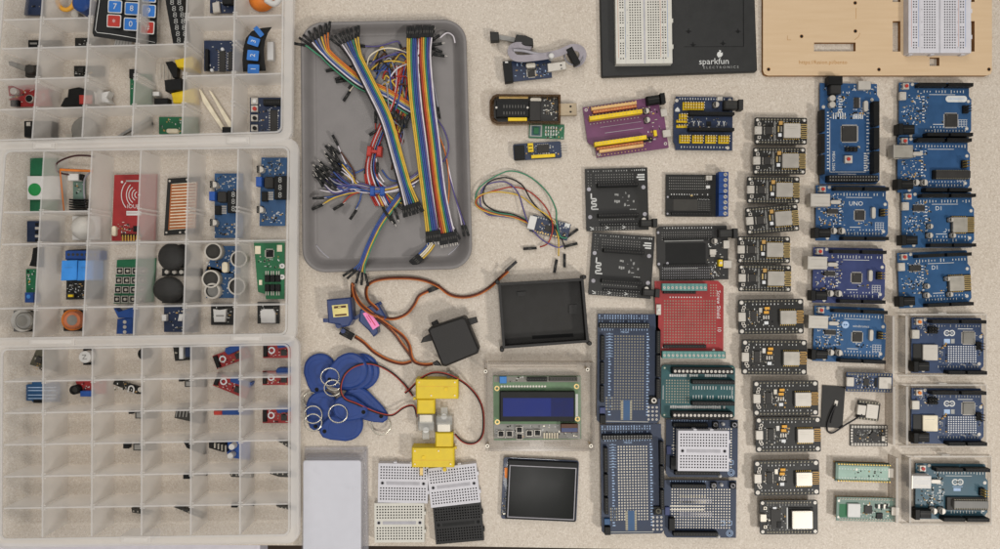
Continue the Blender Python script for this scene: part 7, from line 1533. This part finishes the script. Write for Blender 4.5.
for lb, q in (('tiny black block and grey contact in the second row, fourth column', ((178.6, 378, 182.4, 381.6, 'black'), (184.6, 380, 190, 387, 'gunmetal'))), ('tiny black block and grey contact in the third row, third column', ((128.4, 410.6, 132, 414, 'black'), (135, 411, 140, 418.6, 'gunmetal'))), ('two small black blocks in the fourth row, third column', ((123, 443.4, 128.6, 448.6, 'black'), (133, 443, 139.4, 450.6, 'gunmetal'))),
              ('tiny dark plug in the fifth row, fourth column', ((183, 474, 190, 479, 'black'), (187, 473.6, 191, 476, 'gunmetal'))), ('tiny dark plug at the back of the last row, fifth column', ((231, 504, 237, 507.6, 'black'), (236, 503, 239, 506, 'gunmetal')))):
    I('tiny_block', lb, 'electronic part', q[0][0] + 4, q[0][1] + 3, [('block', bx(*q[0][:4], 6, q[0][4], .3, Z)), ('contact', lambda mb, q=q: (mb.box(q[1][0], q[1][1], q[1][2] + 15, q[1][3], Z, Z + 5, q[1][4], ch=.3), mb.box(q[1][0] + 1.4, q[1][1] + 1.6, q[1][2] + 6, q[1][3] - 1, Z + 5, Z + 5.4, 'grey')))])
I('pin_connector', 'grey and black slotted connector in the third row, fourth column', 'connector', 182, 416, [('body', lambda mb: mb.prism([(176, 409), (200, 408), (203, 414), (201, 424), (174, 418)], Z, 13, 'gunmetal', ch=.6)), ('slot', lambda mb: [mb.line([(177 + i * 3.4, 411), (176 + i * 3.4, 417)], 1.1, Z + 10, 'grey') for i in range(4)])])
I('pin_connector', 'dark triangular plug edge in the fourth row, fourth column', 'connector', 187, 446, [('body', lambda mb: mb.prism([(183, 441.4), (202, 441), (204, 455), (186.6, 448)], Z, 10, 'black', ch=.4))])
I('power_module', 'black pin strip and blue board with two white capacitors, fourth row', 'module', 224, 450, [('strip', lambda mb: mb.prism([(208.6, 442), (225, 441), (227, 452), (222, 452), (208.6, 448)], Z, 11, 'black', ch=.5)), ('pin', lambda mb: [mb.box(214 + i * 3.6, 443 + i * .8, 215.4 + i * 3.6, 448 + i * 1.3, 11, 13, 'dull_steel') for i in range(4)]), ('board', brd([(227, 441), (250, 441), (250, 460), (234, 458), (227, 454)], 'blue', 1.6, Z + 1)), ('capacitor', cy(231.4, 447, 3, 9, 'white')), ('capacitor', cy(230, 456, 3, 9, 'white'))])
for lb, q in (('dark comb-like pin row slanting in the fourth row, right column', [(276, 440), (280, 439), (288.6, 447), (288.6, 452)]), ('dark pin row in the fifth row, right column', [(269.6, 471), (276, 471), (287, 474), (287, 477.6), (279, 477), (270, 474)]), ('small pale and dark pin row in the fifth row, fifth column', [(229, 473), (239, 473), (239, 478), (231, 477)]),
              ('thin dark stick slanting in the last row, fourth column', [(173.6, 507), (180, 506.6), (189.6, 511), (189, 514.6)]), ('small dark pins at the back right corner of the last row', [(275.6, 504.6), (287, 504), (287, 508), (284, 507), (277, 507)]), ('short dark stub at the back of the last row, third column', [(131, 508), (138.6, 508.6), (136, 511), (132, 512.6)])):
    mx = max(p[0] for p in q); q = [(min(295, p[0] + (13 if p[0] > mx - 4 else 0)), p[1] + (4 if p[0] > mx - 4 and p[1] > 500 else 0)) for p in q]
    xs = [p[0] for p in q]; ys = [p[1] for p in q]
    I('pin_strip', lb, 'pin strip', sum(xs) / len(xs), sum(ys) / len(ys), [('body', lambda mb, q=q: mb.prism(q, Z, 9, 'gunmetal', ch=.4)), ('pin', lambda mb, xs=xs, ys=ys: [mb.box(min(xs) + 2 + i * (max(xs) - min(xs) - 4) / 4, sum(ys) / len(ys) - .8 + (i - 2) * (max(ys) - min(ys) - 3) / 8, min(xs) + 3 + i * (max(xs) - min(xs) - 4) / 4, sum(ys) / len(ys) + .8 + (i - 2) * (max(ys) - min(ys) - 3) / 8, 9, 9.6, 'dull_steel') for i in range(5)])])
# ------------------------------------------------------------------ table, floor, light, camera
def structure(name, mb):
    o = mb.build(name); o['kind'] = 'structure'; return o
class A(MB):
    def __init__(s): super().__init__(); s.photo = False
    def pt(s, x, y, z, zk=None): s.v.append((x - CX, y - CY, z)); return len(s.v) - 1
a = A(); pts = [(-400, -400), (1400, -400), (1400, 562), (480, 546.5), (300, 545.4), (-400, 541)]
a.prism(pts, -34, 0, 'table_edge', 'table'); structure('table_top', a)
a = A(); a.box(-900, -900, 1900, 1500, -724, -720, 'floor_brown'); structure('floor', a)
a = A(); a.box(-420, 553, 246, 640, -70, -42, 'pale_panel', ch=2); o = a.build('stool'); tag(o, 'pale seat edge just below the front of the table at the lower left', 'stool')
def area(name, x, y, z, size, power, col, target):
    l = bpy.data.lights.new(name, 'AREA'); l.shape = 'DISK'; l.size = size * S; l.energy = power; l.color = col
    o = bpy.data.objects.new(name, l); COL.objects.link(o); o.location = ((x - CX) * S, -(y - CY) * S, z * S)
    d = Vector(((target[0] - CX) * S, -(target[1] - CY) * S, 0)) - o.location; o.rotation_euler = d.to_track_quat('-Z', 'Y').to_euler(); return o
area('ceiling_lamp', 1860, 1340, 1800, 260, 23.5, (1, .97, .935), (520, 270))
area('second_lamp', 612, 948, 1750, 200, 8, (1, .97, .93), (520, 270))
area('top_fill', 250, -900, 1500, 1300, 9, (1, .97, .95), (500, 250))  # added fill, no known window; brightens the far side of the table
area('overhead_fill', 380, 120, 2600, 1500, 13.3, (1, .98, .96), (400, 250))  # added broad fill overhead to brighten the organiser floors, no known fitting
w = bpy.data.worlds.new('World'); sc.world = w; w.use_nodes = True
w.node_tree.nodes['Background'].inputs['Color'].default_value = (1, .98, .96, 1); w.node_tree.nodes['Background'].inputs['Strength'].default_value = .18
cam = bpy.data.cameras.new('camera'); cam.sensor_width = 36; cam.lens = 36 * H / 1000; cam.clip_start = .01; cam.clip_end = 50
co = bpy.data.objects.new('camera', cam); COL.objects.link(co); co.location = (0, 0, H * S); co.rotation_euler = (0, 0, 0); sc.camera = co
for o in bpy.data.objects:
    if '_px' in o: del o['_px']
sc.view_settings.view_transform = 'Standard'; sc.view_settings.look = 'None'; sc.view_settings.exposure = 0; sc.view_settings.gamma = 1
sc.render.engine = 'CYCLES'; sc.cycles.use_denoising = True; sc.cycles.max_bounces = 16; sc.cycles.diffuse_bounces = 10; sc.cycles.transmission_bounces = 12; sc.cycles.transparent_max_bounces = 32; sc.cycles.caustics_reflective = False; sc.cycles.caustics_refractive = False
